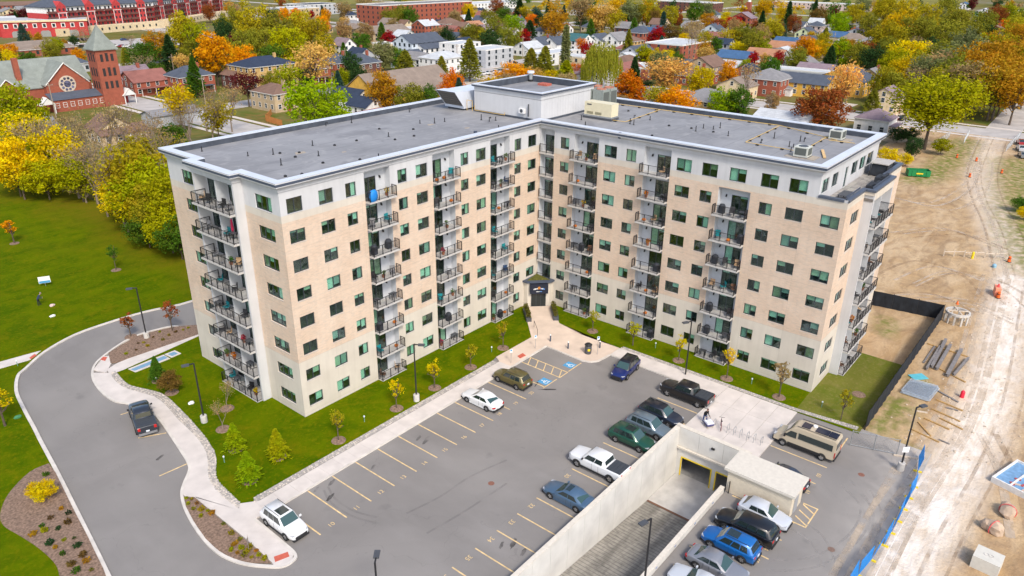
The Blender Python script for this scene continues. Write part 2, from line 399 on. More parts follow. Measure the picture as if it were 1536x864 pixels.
# ---- projecting end bays with paired balconies
def end_bay(face, u_a, u_b, win, n, z_top, col, far):
    """face: end wall; bay from u_a to u_b projects 1 m; win: windows of the flat wall either side; far = outer end of the wall"""
    ops = []
    for k in range(n):
        z, h = wz(k)
        for u, wd, pn in win: ops.append((u, u+wd, z, z+h, .1)); window(face, u, z, wd, h, pn)
    lo, hi = min(u_a, u_b), max(u_a, u_b)
    for a_, b_ in ((min(0, far), lo), (hi, max(0, far))): make_wall('end_wall', face, a_, b_, -.2, z_top, [o for o in ops if a_ <= o[0] and o[1] <= b_])
    mid = (lo+hi)/2 + (.3 if far < 0 else -.3); pr = 1.0; bk = .35
    nb = 8 if z_top > 23 else 7; zt = FL(nb-1)+2.95
    du = [(lo+.32, ), (mid+.12, )] if far < 0 else [(lo+.35,), (mid+.3,)]
    doors = [(q[0], q[0]+1.9, FL(k)+.02, FL(k)+2.15, .05) for q in du for k in range(nb)]
    make_wall('recess_wall', face, lo, hi, 0, z_top, doors, [(-1, 99, 0)], [M_RECESS], B, bk)
    mb = MB()
    for u, t in ((lo, .25), (hi-.25, .25)):
        p = [faceP(face, u, -pr, 0), faceP(face, u+t, -pr, 0), faceP(face, u+t, bk, 0), faceP(face, u, bk, 0)]
        mb.prism([q[:2] for q in p], -.2, z_top)
    mb.build('bay_pier', M_GREY, B)
    p = [faceP(face, lo+.25, -pr+.003, 0), faceP(face, hi-.25, -pr+.003, 0), faceP(face, hi-.25, bk, 0), faceP(face, lo+.25, bk, 0)]
    mb = MB(); mb.prism([q[:2] for q in p], zt, z_top); mb.build('bay_lintel', M_GREY if n == 8 else M_BASE, B)
    pm = MB(); pm.box(-.06, -.9, .0, .06, bk, 2.8); PART = pm.mesh('partition', M_RECESS)
    sm = MB(); sm.box(lo+.25, -pr-.62, -.2, hi-.25, bk, 0); SL = sm.mesh('balcony', M_SLAB)
    RL = railing_mesh(hi-lo-.6, pr+.56)
    dv = MB(); [dv.box(-.015, -pr-.56+.11*i_, .1, .015, -pr-.53+.11*i_, 1.05) for i_ in range(6)]; dv.box(-.02, -pr-.56, 1.05, .02, -.9, 1.1); DV = dv.mesh('divider_rail', M_RAIL)
    for k in range(nb):
        s = link('balcony', SL, B, faceP(face, 0, 0, FL(k)), face[2])
        link('railing', RL, s, (lo+.3, 0, 0)); link('partition', PART, s, (mid, 0, 0)); link('divider_rail', DV, s, (mid, 0, 0))
        for q in du:
            window(face, q[0], FL(k)+.02, 1.9, 2.13, 2, .05, bk, 'sliding_door', B, .6)
            SPOTS.append(((col, 0 if q is du[0] else 1), k, (face[0], face[1], face[2]), q[0]-.2, q[0]+2.2))
end_bay(FACE_EL, -13.4, -5.94, [(-3.98, 2.65, 3), (-17.5, 2.2, 3)], 8, 24.9, 'left_end', -D)
end_bay(FACE_ER, 5.75, 13.2, [(2.1, 2.5, 3), (15.3, 2.2, 3)], 7, 21.7, 'right_end', D)
# ---- eighth-floor end wall behind the roof terrace, terrace deck, parapet
F8 = (0, -L8, 0); ops = []
for u, wd in ((.7, 2.0), (3.8, 1.9), (10.3, 2.1), (13.2, 2.2), (16.0, 2.4)):
    ops.append((u, u+wd, 22.2, 23.68, .1)); window(F8, u, 22.2, wd, 1.48, 2)
ops.append((8.0, 8.95, 21.3, 23.6, .1)); window(F8, 8.0, 21.3, .95, 2.3, 1, .1, 0, 'terrace_door')
make_wall('terrace_wall', F8, 0, D, 21.1, 24.9, ops, [(0, 99, 0)], [M_GREY])
mb = MB(); TO = [(0,-L2), (5.6,-L2), (5.6,-L2-1.0), (13.3,-L2-1.0), (13.3,-L2), (D,-L2), (D,-L8), (0,-L8)]
mb.prism([(.08,-L2+.08),(5.68,-L2+.08),(5.68,-L2-.92),(13.22,-L2-.92),(13.22,-L2+.08),(D-.08,-L2+.08),(D-.08,-L8-.01),(.08,-L8-.01)], 21.0, 21.3); deck = mb.build('terrace_deck', mat('deck_base', (.16,.15,.14), .9), B)
pv = MB(); pv.box(0, 0, 0, .57, .57, .04); PV = [pv.mesh('paver', mat('paver_'+str(i), c, .9, var=.1)) for i, c in enumerate(((.30,.28,.26), (.25,.235,.22), (.34,.32,.29)))]
for i in range(32):
    for j in range(4): link('paver', random.choice(PV), deck, (.75+i*.6, -L8-.62-j*.6, 21.3))
def offset(poly, d):
    out = []; n = len(poly)
    for i in range(n):
        p0, p1, p2 = Vector(poly[i-1]), Vector(poly[i]), Vector(poly[(i+1) % n])
        a = (p1-p0).normalized(); b = (p2-p1).normalized()
        na, nb = Vector((a.y, -a.x)), Vector((b.y, -b.x)); k = na+nb
        k = k/ max(1e-6, (1+na.dot(nb))); out.append(tuple(p1 + k*d))
    return out
def sweep(poly, prof, mats, name, parent, closed=True):
    mb = MB(); rings = [offset(poly, o) for o, z, m in prof]; n = len(poly)
    for q in range(len(prof)-1):
        for i in range(n if closed else n-1):
            j = (i+1) % n; z0, z1 = prof[q][1], prof[q+1][1]
            mb.face([(*rings[q][i], z0), (*rings[q][j], z0), (*rings[q+1][j], z1), (*rings[q+1][i], z1)], prof[q][2])
    return mb.build(name, mats, parent)
# terrace parapet: outer wall up to 22.3 with dark metal coping
par = MB()
path = [(0, -L8), (0,-L2), (5.6,-L2), (5.6,-L2-1.0), (13.3,-L2-1.0), (13.3,-L2), (D,-L2), (D,-L8)]
TP_ = [(0,-L2), (5.6,-L2), (5.6,-L2-1.0), (13.3,-L2-1.0), (13.3,-L2), (D,-L2), (D,-L8), (0,-L8)]
i_out, i_in = offset(TP_, 0.), offset(TP_, -.3); c_out, c_in = offset(TP_, .1), offset(TP_, -.38)
cp = MB()
for i in range(len(TP_)-2 + 0):
    j = i+1
    par.face([(*i_out[i], 21.68), (*i_out[j], 21.68), (*i_out[j], 22.15), (*i_out[i], 22.15)])
    par.face([(*i_in[i], 21.3), (*i_in[j], 21.3), (*i_in[j], 22.15), (*i_in[i], 22.15)], 1)
    cp.face([(*c_out[i], 22.3), (*c_out[j], 22.3), (*c_in[j], 22.3), (*c_in[i], 22.3)]); cp.face([(*c_out[i], 22.05), (*c_out[j], 22.05), (*c_out[j], 22.3), (*c_out[i], 22.3)])
    cp.face([(*c_in[i], 22.05), (*c_in[j], 22.05), (*c_in[j], 22.3), (*c_in[i], 22.3)]); cp.face([(*c_out[i], 22.05), (*c_out[j], 22.05), (*c_in[j], 22.05), (*c_in[i], 22.05)])
cp.box(-.1, -L2+.39, 22.05, .38, -L8-.002, 22.3); par.box(.002, -L2+.31, 21.3, .3, -L8-.004, 22.15, 1)
par.build('terrace_parapet', [M_BASE, M_MEMB], B); cp.build('terrace_coping', mat('dark_blue_coping', (.10,.12,.16), .45, .3, var=.08), B)
gl = MB(); gl.box(.5, -L2+.42, 22.3, 5.2, -L2+.44, 22.55); gl.box(6.0, -L2-.6, 22.3, 12.9, -L2-.58, 22.55); gl.build('guard_rail', M_DRIP, B)
# ---- cornice, roof, back walls
OUT = [(0,0), (0,-L8), (D,-L8), (D,D), (-L1,D), (-L1,13.4), (-L1-1.0,13.4), (-L1-1.0,5.94), (-L1,5.94), (-L1,0)]
sweep(OUT, [(-.05,24.3,0),(.10,24.33,0),(.10,24.62,0),(.22,24.66,0),(.34,24.80,0),(.5,24.88,0),(.5,24.98,1),(.53,24.98,1),(.53,25.22,0),(.5,25.22,0),(.5,25.3,0)], [M_GREY, M_DRIP], 'cornice', B)
sweep(OUT, [(.5,25.3,0),(.52,25.36,0),(-.42,25.36,0),(-.42,25.28,1),(-.42,24.65,1)], [M_COPING, M_MEMB], 'parapet_coping', B)
mb = MB(); mb.prism(offset(OUT, -.40), 24.55, 24.7); roof = mb.build('roof', M_ROOF, B)
mb = MB()
for a, b, zt in (((D,-L2),(D,-L8),21.7), ((D,-L8),(D,D),24.9), ((D,D),(-L1,D),24.9)): mb.face([(*a,-.2),(*b,-.2),(*b,zt),(*a,zt)])
mb.build('rear_wall', M_BRICK, B)
# ---- entrance at 45 degrees in the inner corner
en = MB(); en.prism([(-2.85,-.004),(-2.85,-.65),(-.65,-2.85),(-.004,-2.85),(-.004,-.004)], -.1, 3.62)
# recess of the doorway is a dark glazed lobby set in the 45 degree wall
en.build('entrance_block', M_BASE, B)
er = (-1.752, -1.752, -math.pi/4)
def EP(u, d, z): return faceP(er, u, d, z)
mb = MB(); mb.prism([(-3.15,-.002),(-3.15,-.75),(-.75,-3.15),(-.002,-3.15),(-.002,-.002)], 3.62, 3.84); 
o = mb.build('entrance_roof', M_DRIP, B)
mb = MB(); t = [(-2.75,-.45,3.85),(-.45,-2.75,3.85),(-.2,-.2,4.02)]; mb.face(t); mb.face([t[0],t[2],(-.2,-.2,3.85)]); mb.face([t[1],t[2],(-.2,-.2,3.85)])
mb.build('green_roof', mat('sedum', (.09,.09,.012), .95, var=.5, scale=4), o)
mb = MB(); mb.box(-1.25,-.55,2.15,1.25,-.004,3.5); aw = mb.build('awning', mat('navy_awning', (.012,.016,.032), .7, var=.05), B, (er[0],er[1],0), er[2])
# the lettering on the awning is an arched pale logo with an orange centre above a short line of small letters; not legible
lg = MB()
for i in range(13):
    a = (i-6)/6.; z = 2.93 - .10*a*a; hh = .075 + .02*((i*7) % 3); lg.box(-.72*1+ .12*i - .04, -.556, z-hh, -.72+.12*i+.045, -.551, z+hh, 1 if i in (5, 6, 7) else (2 if i in (8, 11, 12) else 0))
for i in range(9): 
    if i != 4: lg.box(-.40+.09*i, -.556, 2.42, -.335+.09*i, -.551, 2.53, 2 if i > 5 else 0)
lg.face([(-.25,-.556,3.08),(.25,-.556,3.08),(0,-.556,3.22)], 1)
lg.build('logo', [M_WHITE, mat('logo_orange', (.75,.28,.04), .6, var=0), mat('logo_blue', (.12,.30,.70), .6, var=0)], aw)
mb = MB(); mb.box(-1.02,-.06,.0,1.02,-.003,2.14); dr = mb.build('entrance_door', M_FRAME, B, (er[0],er[1],0), er[2])
mb = MB(); M_DG = mat('dark_door_glass', (.012,.02,.022), .08, var=0, spec=.6)
for i in range(3): 
    mb = MB(); mb.box(-.95+.65*i, -.075, .12, -.35+.65*i, -.062, 2.05); mb.build('pane', M_DG, dr)
# ---- penthouse and everything fixed to the roof
PX, PY, PX2, PY2 = .95, .62, 13.0, 12.2
mb = MB(); mb.prism([(PX,PY),(PX2,PY),(PX2,PY2),(PX,PY2)], 24.7, 27.5); ph = mb.build('penthouse', M_GREY, B)
PO = [(PX,PY),(PX2,PY),(PX2,PY2),(PX,PY2)]
sweep(PO, [(.0,27.45,0),(.0,28.0,0),(.18,28.1,1),(.26,28.12,1),(.28,28.32,0),(.28,28.4,0),(-.32,28.4,0),(-.32,28.36,2),(-.32,27.4,2)], [M_GREY, M_DRIP, M_MEMB], 'penthouse_coping', ph)
sweep(PO, [(.28,28.404,0),(-.35,28.404,0)], [M_COPING], 'coping_cap', ph)
mb = MB(); mb.prism(offset(PO,-.3), 27.505, 27.53); mb.build('penthouse_roof', M_ROOF, ph)
for x in [PX+.6*i for i in range(1, 20)]:
    mb = MB(); mb.box(x-.012, PY-.018, 25.0, x+.012, PY-.001, 27.95); mb.build('seam', M_GREY, ph)
mb = MB(); mb.prism([(PX-.12,PY-.12),(PX2+.1,PY-.12),(PX2+.1,PY2),(PX-.12,PY2)], 24.702, 24.95); mb.build('base_flashing', M_MEMB, ph)
vp = MB(); vp.cyl((0,0,0),(0,0,.55),.055,.055,8); vp.cyl((0,0,0),(0,0,.08),.14,.08,8); VP = vp.mesh('vent_pipe', M_BLACK)
dm = MB(); dm.lathe([(.16,0),(.16,.12),(.08,.18),(.02,.2)], 10); DM = dm.mesh('roof_drain', M_BLACK)
hk = MB(); hk.cyl((0,0,0),(0,0,.5),.05,.05,8); hk.cyl((0,0,.47),(.28,0,.47),.05,.05,8); hk.cyl((.28,0,.47),(.28,0,.3),.05,.05,8); HK = hk.mesh('gooseneck_vent', M_BLACK)
vents = [(-28.90,15.89),(-32.00,11.33),(-29.19,7.26),(-29.47,13.10),(-34.09,6.88),(-26.67,11.65),(-18.99,19.21),(-15.66,18.30),(-17.93,10.73),(-17.92,8.80),(-25.37,2.07),(-19.47,7.87),(-5.75,18.15),(-10.00,11.69),(-8.75,10.30),(-10.08,7.46),(-7.13,10.09),(-3.14,7.30),(-3.26,5.80),(-2.21,5.62),(-5.63,2.20),(-36.96,21.53),(-36.19,18.32),(-34.10,12.81),(-31.62,10.44),
  (5.68,-2.49),(3.16,-4.84),(7.73,-8.67),(7.50,-9.36),(11.80,-9.27),(11.55,-6.98),(9.31,-17.14),(11.62,-17.03),(11.90,-18.25),(13.23,-18.53),(9.48,-21.33),(8.33,-25.93),(11.96,-26.04),(8.83,-29.04),(6.54,-30.09),(8.84,-29.53),(12.44,-28.99),(12.40,-29.47),(8.66,-25.79)]
drains = [(-29.73,9.89),(-31.16,8.61),(-31.27,11.18),(-25.05,9.82),(-21.90,9.82),(-18.62,6.92),(-15.89,12.75),(-13.24,9.51),(-15.81,6.71),(-27.42,2.65),(-36.36,2.95),(-34.88,2.36),(-30.81,4.40),(9.99,-13.07),(15.19,-3.88),(3.31,-14.42),(10.41,-15.99),(10.24,-19.05)]
for i, (x, y) in enumerate(vents):
    if i in (0, 3, 8, 11, 15, 24): continue
    o = link('vent_pipe' if i % 6 else 'gooseneck_vent', VP if i % 6 else HK, B, (x, y, 24.7)); o.scale.z = .75 + .7*((i*37) % 10)/10
for x, y in drains: link('roof_drain', DM, B, (x, y, 24.7))
pm = MB(); pm.prism([(-.9,-.5),(.7,-.6),(1.0,.3),(-.3,.6)], 0, .006); PMc = pm.mesh('ballast_patch', mat('ballast', (.36,.31,.25), .95, var=.2))
for x, y, s in ((*(-29.73,9.89),.8),(*(-26.29,6.70),.35),(*(-9.74,10.14),.6),(*(-8.14,5.30),.5)): o = link('ballast_patch', PMc, B, (x, y, 24.702)); o.scale = (s, s, 1)
for x, y in ((-11.10,1.17), (-0.24,-12.09)):
    mb = MB(); mb.box(-.15,-.15,-.1,.15,.15,.62); mb.build('overflow_scupper', M_DRIP, B, (x, y, 24.75))
# rooftop plant: things of their own
Z = 24.7
x, y = -1.4, 13.4
t = thing('rooftop_air_handler', 'large pale grey rooftop air handler with slanted intake hood beside the penthouse', 'air handler', (2.7, 15.3, Z))
mb = MB(); mb.box(-2.6,-1.9,.25,5.0,1.7,2.6); mb.build('casing', M_COPING, t)
mb = MB(); mb.prism([(0,0),(1,0),(1,1),(0,1)], 0, 0.01)
mb = MB()
for yy in (-1.9, 1.7): mb.face([(-2.6,yy,.45),(-4.4,yy,2.7),(-2.6,yy,2.7)])
mb.face([(-4.4,-1.9,2.7),(-2.6,-1.9,2.7),(-2.6,1.7,2.7),(-4.4,1.7,2.7)]); mb.build('intake_hood', M_COPING, t)
mb = MB(); mb.face([(-2.62,-1.75,.6),(-4.3,-1.75,2.62),(-4.3,1.55,2.62),(-2.62,1.55,.6)]); g_ = mb.build('intake_grille', mat('intake_screen', (.16,.145,.13), .9, var=.2, scale=8), t)
for i in range(1, 6):
    f = i/6; xx, zz = -2.66-1.66*f, .62+2.0*f; mb = MB(); mb.box(xx-.03,-1.72,zz-.02,xx+.02,1.52,zz+.02); mb.build('slat', M_DARKG, g_)
mb = MB(); mb.box(-2.3,-1.6,0,4.7,1.4,.25); mb.build('kerb', M_DARKG, t)
for q in range(3): mb = MB(); mb.box(-2.0+q*2.2,-1.93,.4,-.1+q*2.2,-1.903,2.4); mb.build('access_panel', M_COPING, t)
t = thing('condenser_bank', 'tall grey-green condenser bank with four rust-topped fans behind the penthouse', 'condenser', (*(14.07,0.38), Z))
mb = MB()
for a in (-1,1):
    for b in (-1,1): mb.box(a*.95-.85, b*.95-.85, .15, a*.95+.85, b*.95+.85, 2.9)
mb.build('casing', mat('condenser_green', (.25,.28,.26), .6, var=.1), t)
for a in (-1,1):
    for b in (-1,1):
        mb = MB(); mb.lathe([(.7,0),(.7,.14),(.6,.14),(.55,.05)], 14, c=(a*.95,b*.95,2.9)); mb.build('fan', mat('rusty_fan', (.40,.17,.11), .7, var=.2), t)
        mb = MB(); mb.box(a*.95-.7, b*.95-.87, .5, a*.95+.7, b*.95-.852, 2.6); mb.build('coil', mat('coil_fins', (.10,.11,.10), .7, var=.2, scale=20), t)
mb = MB(); mb.box(-1.8,-1.8,0,1.8,1.8,.15); mb.build('base', M_DARKG, t)
t = thing('standby_generator', 'cream standby generator cabinet on a grey base in front of the penthouse', 'generator', (*(8.28,-4.03), Z), -math.pi/2)
mb = MB(); mb.box(-2.3,-.85,.5,1.9,.85,2.15); mb.build('enclosure', mat('cream_enclosure', (.66,.60,.42), .5, var=.04), t)
mb = MB(); mb.box(-2.4,-.95,.0,2.0,.95,.3); mb.build('base', M_DARKG, t)
mb = MB(); mb.box(-2.35,-.9,.3,1.95,.9,.5); mb.build('skid', M_STEEL, t)
M_LV = mat('louvre_dark', (.22,.19,.11), .7, var=0)
for u in (-1.9, -.6): 
    for q in range(4): mb = MB(); mb.box(u,-.87,.62+q*.09,u+1.0,-.853,.67+q*.09); mb.build('louvre', M_LV, t)
mb = MB(); mb.box(-1.9,-.87,1.75,-1.2,-.853,1.92); mb.build('badge', M_DARKG, t)
for i, (x, y) in enumerate(((5.06,-31.89), (16.47,-31.91))):
    t = thing('condensing_unit', ('pale box condensing unit on a sleeper near the front parapet of the right wing','pale box condensing unit near the rear parapet of the right wing')[i], 'condenser', (x, y, Z), 0, 'condensing units on the right wing roof')
    mb = MB(); mb.box(-.75,-.75,.12,.75,.75,1.15); mb.build('casing', mat('unit_beige', (.55,.56,.50), .6, var=.05), t)
    mb = MB(); mb.lathe([(.5,0),(.5,.05),(.42,.05),(.1,.02)], 14, c=(0,0,1.15)); mb.build('fan_guard', M_DARKG, t)
    for s in range(2): 
        mb = MB(); mb.box(-.765 if s else -.6, -.6 if s else -.765, .3, -.752 if s else .6, .6 if s else -.752, 1.05); mb.build('coil', mat('coil_fins'), t) if 'coil_fins' in MATS else None
    mb = MB(); mb.box(-1.0,-1.6,0,1.0,1.6,.06); mb.build('pad', mat('ballast'), t) if 'ballast' in MATS else None
    mb = MB(); mb.box(-.8,-.8,.06,.8,.8,.12); mb.build('base', M_DARKG, t)
def pipe(name, label, pts, r, m, sup=True):
    t = thing(name, label, 'pipe', (0,0,0))
    mb = MB(); mb.tube(pts, r, 6); mb.build('pipe_run', m, t)
    if sup:
        for a, b in zip(pts, pts[1:]):
            a, b = Vector(a), Vector(b)
            if abs(a.z-b.z) > .1: continue
            n = max(1, int((b-a).length/2.6))
            for i in range(n):
                c = a.lerp(b, (i+.5)/n); mb = MB(); mb.box(c.x-.16, c.y-.16, Z, c.x+.16, c.y+.16, c.z-r*.4); mb.build('support_block', M_BLACK, t)
zz = Z+.16
pipe('gas_pipe', 'long yellow gas pipe along the rear of the right wing roof', [(*(18.38,0.38),zz),(*(19.20,-23.95),zz),(*(15.36,-32.27),zz)], .045, M_YEL)
pipe('gas_pipe', 'yellow gas pipe branch from the rear pipe to the cream generator', [(*(18.68,-6.97),zz),(*(7.89,-7.88),zz),(*(7.62,-4.97),zz),(*(7.69,-4.72),zz+.7)], .04, M_YEL)
pipe('gas_pipe', 'yellow gas pipe loop in the middle of the right wing roof', [(*(18.68,-23.98),zz),(*(7.10,-24.55),zz),(*(6.68,-30.49),zz)], .04, M_YEL)
pipe('gas_pipe', 'yellow gas pipe linking the two condensing units', [(*(17.89,-30.74),zz),(*(9.73,-31.04),zz)], .04, M_YEL)
pipe('gas_pipe', 'short yellow gas pipe behind the rear condensing unit', [(*(14.72,-31.55),zz),(*(14.97,-34.43),zz)], .04, M_YEL)
pipe('gas_pipe', 'low yellow gas manifold at the foot of the penthouse wall', [(.55,11.8,Z+.9),(.55,11.8,Z+.25),(.55,6.4,Z+.25),(.55,6.4,Z+.6)], .04, M_YEL, False)
pipe('gas_pipe', 'looped yellow gas riser beside the air handler', [(.3,13.0,Z+.1),(.3,13.0,Z+1.5),(.3,12.0,Z+1.5),(.3,12.0,Z+.1)], .04, M_YEL, False)
t = thing('timber_sleeper', 'bare timber plank lying across the corner of the right wing roof', 'plank', (*(7.55,-33.33), Z))
mb = MB(); mb.obox(0,0,.05,.3,3.8,.17,R(-68)); mb.build('plank', mat('raw_timber', (.62,.42,.2), .8, var=.15), t)
t = thing('roof_fan', 'grey pipe fan with a dark collar on the penthouse roof', 'vent', (*(12.60,11.51), 27.53)); mb = MB(); mb.cyl((0,0,0),(0,0,1.2),.32,.32,12); mb.build('stack', M_STEEL, t); mb = MB(); mb.cyl((0,0,0),(0,0,.3),.36,.36,12); mb.build('collar', M_BLACK, t); mb = MB(); mb.cyl((0,0,1.2),(0,0,1.5),.55,.5,12); mb.build('cap', M_COPING, t)
t = thing('roof_hatch', 'low rust red roof hatch on the penthouse roof', 'hatch', (*(10.96,7.68), 27.53)); mb = MB(); mb.box(-.6,-.8,0,.6,.8,.3); mb.build('lid', mat('rust_red', (.45,.12,.08), .7, var=.15), t)
t = thing('split_air_unit', 'small pale split air unit on the penthouse wall', 'air unit', (PX-.02, 3.6, 25.5)); mb = MB(); mb.box(-.35,-.45,0,0,.45,.65); mb.build('casing', M_WHITE, t); mb = MB(); mb.cyl((-.36,0,.33),(-.351,0,.33),.25,.25,14); mb.build('fan_guard', M_DARKG, t)
pm = MB(); pm.cyl((0,0,0),(0,0,1.6),.09,.09,8); tag(pm.build('exhaust_pipe', M_DARKG, None, (PX-.25, 2.5, 25.2)), 'dark upright exhaust pipe beside the split air unit', 'pipe')
# terrace furniture
def patio_table(loc, label, sx=1.7, sy=.9, m=None, group=None):
    t = thing('patio_table', label, 'table', loc, 0, group)
    mb = MB(); mb.box(-sx/2,-sy/2,.68,sx/2,sy/2,.73); mb.build('table_top', m or M_DARKG, t)
    for a in (-1,1):
        for b in (-1,1): mb = MB(); mb.box(a*(sx/2-.1)-.03,b*(sy/2-.1)-.03,0,a*(sx/2-.1)+.03,b*(sy/2-.1)+.03,.68); mb.build('leg', M_BLACK, t)
    return t
patio_table((3.4,-L8-1.7,21.34), 'dark patio table at the near end of the roof terrace', 2.2, 1.1)
t = thing('pergola', 'dark square canopy table with pale top at the far end of the roof terrace', 'canopy', (16.6,-L8-1.6,21.34))
mb = MB(); mb.box(-1.4,-1.0,1.5,1.4,1.0,1.6); mb.build('canopy_top', mat('pale_tabletop', (.42,.40,.38), .7), t)
mb = MB(); mb.box(-1.2,-.85,.1,1.2,.85,1.35); mb.build('covered_grill', mat('dark_cover', (.03,.035,.045), .8, var=.2), t)
for a in (-1,1):
    for b in (-1,1): mb = MB(); mb.box(a*1.3-.04,b*.9-.04,0,a*1.3+.04,b*.9+.04,1.5); mb.build('post', M_BLACK, t)
for i, x in enumerate((9.0, 12.0)):
    t = thing('terrace_sofa', ('low dark covered sofa in the bay of the roof terrace','higher dark covered sofa beside the first in the roof terrace bay')[i], 'furniture', (x,-L2+.1,21.34), 0, 'covered sofas on the roof terrace')
    mb = MB(); mb.prism([(-1,-.5),(1,-.5),(1,.5),(-1,.5)], 0, .75+.25*i); mb.prism([(-.95,-.5),(.95,-.5),(.95,-.2),(-.95,-.2)], .75+.25*i, 1.0+.25*i); mb.build('cover', mat('dark_cover'), t)

# ================================================================ ground, roads, pavements
def grass_mat(name, c1, c2, c3, s=.25, edge=False):
    k = NT(name); a = k.noise(s, 6, dist=.8); b = k.noise(2.6, 6); c = k.noise(14, 4)
    d = k.noise(.9, 4, k.scaled((.35, 1.2, 1)))
    col = k.mix(k.ramp(a, .38, .64), c1, c2); col = k.mix(k.ramp(b, .52, .72, 0, .6), col, c3)
    col = k.mix(k.ramp(d, .5, .8, 0, .35), col, c2)
    mow = k.noise(1.0, 2, k.scaled((.04, .75, 1))); col = k.mix(k.ramp(mow, .45, .6, 0, .22), col, tuple(q*1.35 for q in c2))
    pt = k.noise(.33, 6, dist=1.4); col = k.mix(k.ramp(pt, .54, .72, 0, .55), col, tuple(q*.9 for q in c3))
    lf = k.noise(7., 4); lm = k.noise(.16, 3); col = k.mix(k.math('MULTIPLY', k.ramp(lf, .60, .66), k.ramp(lm, .48, .66, .15, .8)), col, (.28,.17,.004))
    if edge:   # drier, leaf-strewn grass towards the tree belt at x = -25 and in big loose patches
        sx = k.n('ShaderNodeSeparateXYZ'); k.l(k.g.outputs['Position'], sx.inputs[0]); e = k.math('ADD', sx.outputs[0], k.math('MULTIPLY', k.noise(.12, 4), 16.))
        col = k.mix(k.math('MULTIPLY', k.ramp(e, -25., -15., 0, .9), k.ramp(k.noise(.7, 5), .25, .6, .4, 1.)), col, (.17,.13,.008))
        col = k.mix(k.ramp(k.noise(.05, 5, dist=1.), .52, .72, 0, .35), col, (.13,.135,.005))
    col = k.mix(k.ramp(c, .3, .75, 0, .5), col, tuple(q*.55 for q in c1)); k.bump(k.noise(30, 3), .5, .06); return k.out(col, .98, .02)
M_LAWN = grass_mat('lawn_grass', (.056,.108,.0008), (.110,.148,.001), (.22,.18,.004))
M_LAWN2 = grass_mat('dry_lawn_grass', (.115,.145,.018), (.17,.165,.035), (.27,.22,.09), .18)
M_LAWNL = grass_mat('wide_lawn_grass', (.056,.108,.0008), (.110,.148,.001), (.22,.18,.004), edge=True)
def asphalt_mat():
    k = NT('asphalt'); a = k.noise(.06, 5, dist=1.2); b = k.noise(.5, 6, k.scaled((1, .35, 1))); c = k.noise(22, 3)
    col = k.mix(k.ramp(a, .35, .66), (.205,.192,.182), (.262,.246,.232)); col = k.mix(k.ramp(b, .5, .78, 0, .45), col, (.285,.27,.258))
    s = k.noise(.33, 3); col = k.mix(k.ramp(s, .66, .74, 0, .4), col, (.14,.134,.13))
    col = k.mix(k.ramp(c, .25, .8, 0, .3), col, (.15,.143,.138))
    v = k.n('ShaderNodeTexVoronoi', feature='DISTANCE_TO_EDGE'); v.inputs['Scale'].default_value = .075; 
    wv = k.n('ShaderNodeVectorMath', operation='ADD'); nn = k.n('ShaderNodeTexNoise'); nn.inputs['Scale'].default_value = .6; k.l(k.g.outputs['Position'], nn.inputs['Vector'])
    sc = k.n('ShaderNodeVectorMath', operation='SCALE'); sc.inputs['Scale'].default_value = 3.; k.l(nn.outputs[1], sc.inputs[0]); k.l(k.g.outputs['Position'], wv.inputs[0]); k.l(sc.outputs[0], wv.inputs[1]); k.l(wv.outputs[0], v.inputs['Vector'])
    col = k.mix(k.math('MULTIPLY', k.math('LESS_THAN', v.outputs[0], .0016), .12), col, (.05,.05,.05))
    dust = k.attr('dust'); dn = k.noise(.7, 6, dist=.6); f = k.math('MULTIPLY', dust, k.ramp(dn, .25, .65, .25, 1.)); col = k.mix(f, col, (.50,.46,.42))
    k.bump(c, .2, .02); return k.out(col, .9, .25)
M_ASPH = asphalt_mat()
def dirt_mat():
    k = NT('site_dirt'); a = k.noise(.07, 6, dist=1.); b = k.noise(.45, 6, dist=.5); c = k.noise(3.5, 5); st = k.noise(.16, 6, k.scaled((.5, 1.5, 1)), dist=1.6)
    col = k.mix(k.ramp(a, .36, .64), (.40,.262,.135), (.50,.35,.195)); col = k.mix(k.ramp(b, .42, .68, 0, .85), col, (.305,.20,.115))
    col = k.mix(k.ramp(st, .44, .66, 0, .75), col, (.56,.42,.265)); dk = k.noise(.24, 6, k.scaled((.6, 1.3, 1)), dist=2.); col = k.mix(k.ramp(dk, .50, .68, 0, .65), col, (.25,.165,.095)); col = k.mix(k.ramp(c, .45, .78, 0, .4), col, (.235,.155,.085))
    t = k.attr('track'); f = k.math('MULTIPLY', t, k.ramp(b, .25, .62, .55, 1.)); 
    rut = k.noise(.9, 5, k.scaled((.3, 1.6, 1)), dist=1.2)
    gcol = k.mix(k.ramp(rut, .42, .66, 0, .8), (.78,.72,.65), (.62,.53,.43))
    col = k.mix(f, col, gcol)
    g = k.attr('green'); col = k.mix(k.math('MULTIPLY', g, k.ramp(k.noise(.8, 5), .35, .6)), col, (.15,.17,.03))
    k.bump(k.math('ADD', b, k.math('MULTIPLY', c, .4)), .8, .25); return k.out(col, .95, .15)
M_DIRT = dirt_mat()
def town_mat():
    k = NT('town_ground'); a = k.noise(.012, 4); b = k.noise(.05, 5, dist=1.); c = k.noise(.6, 5)
    col = k.mix(k.ramp(b, .4, .6), (.10,.125,.022), (.17,.155,.055)); col = k.mix(k.ramp(a, .5, .62, 0, .55), col, (.24,.22,.19))
    col = k.mix(k.ramp(c, .4, .8, 0, .5), col, (.055,.075,.015)); d = k.noise(.25, 6, dist=.8); col = k.mix(k.ramp(d, .45, .65, 0, .75), col, (.20,.125,.045)); return k.out(col, .98, .02)
M_TOWN = town_mat()
M_WALK = mat('sidewalk_concrete', (.58,.53,.49), .9, var=.10, scale=.7, bump=.08)
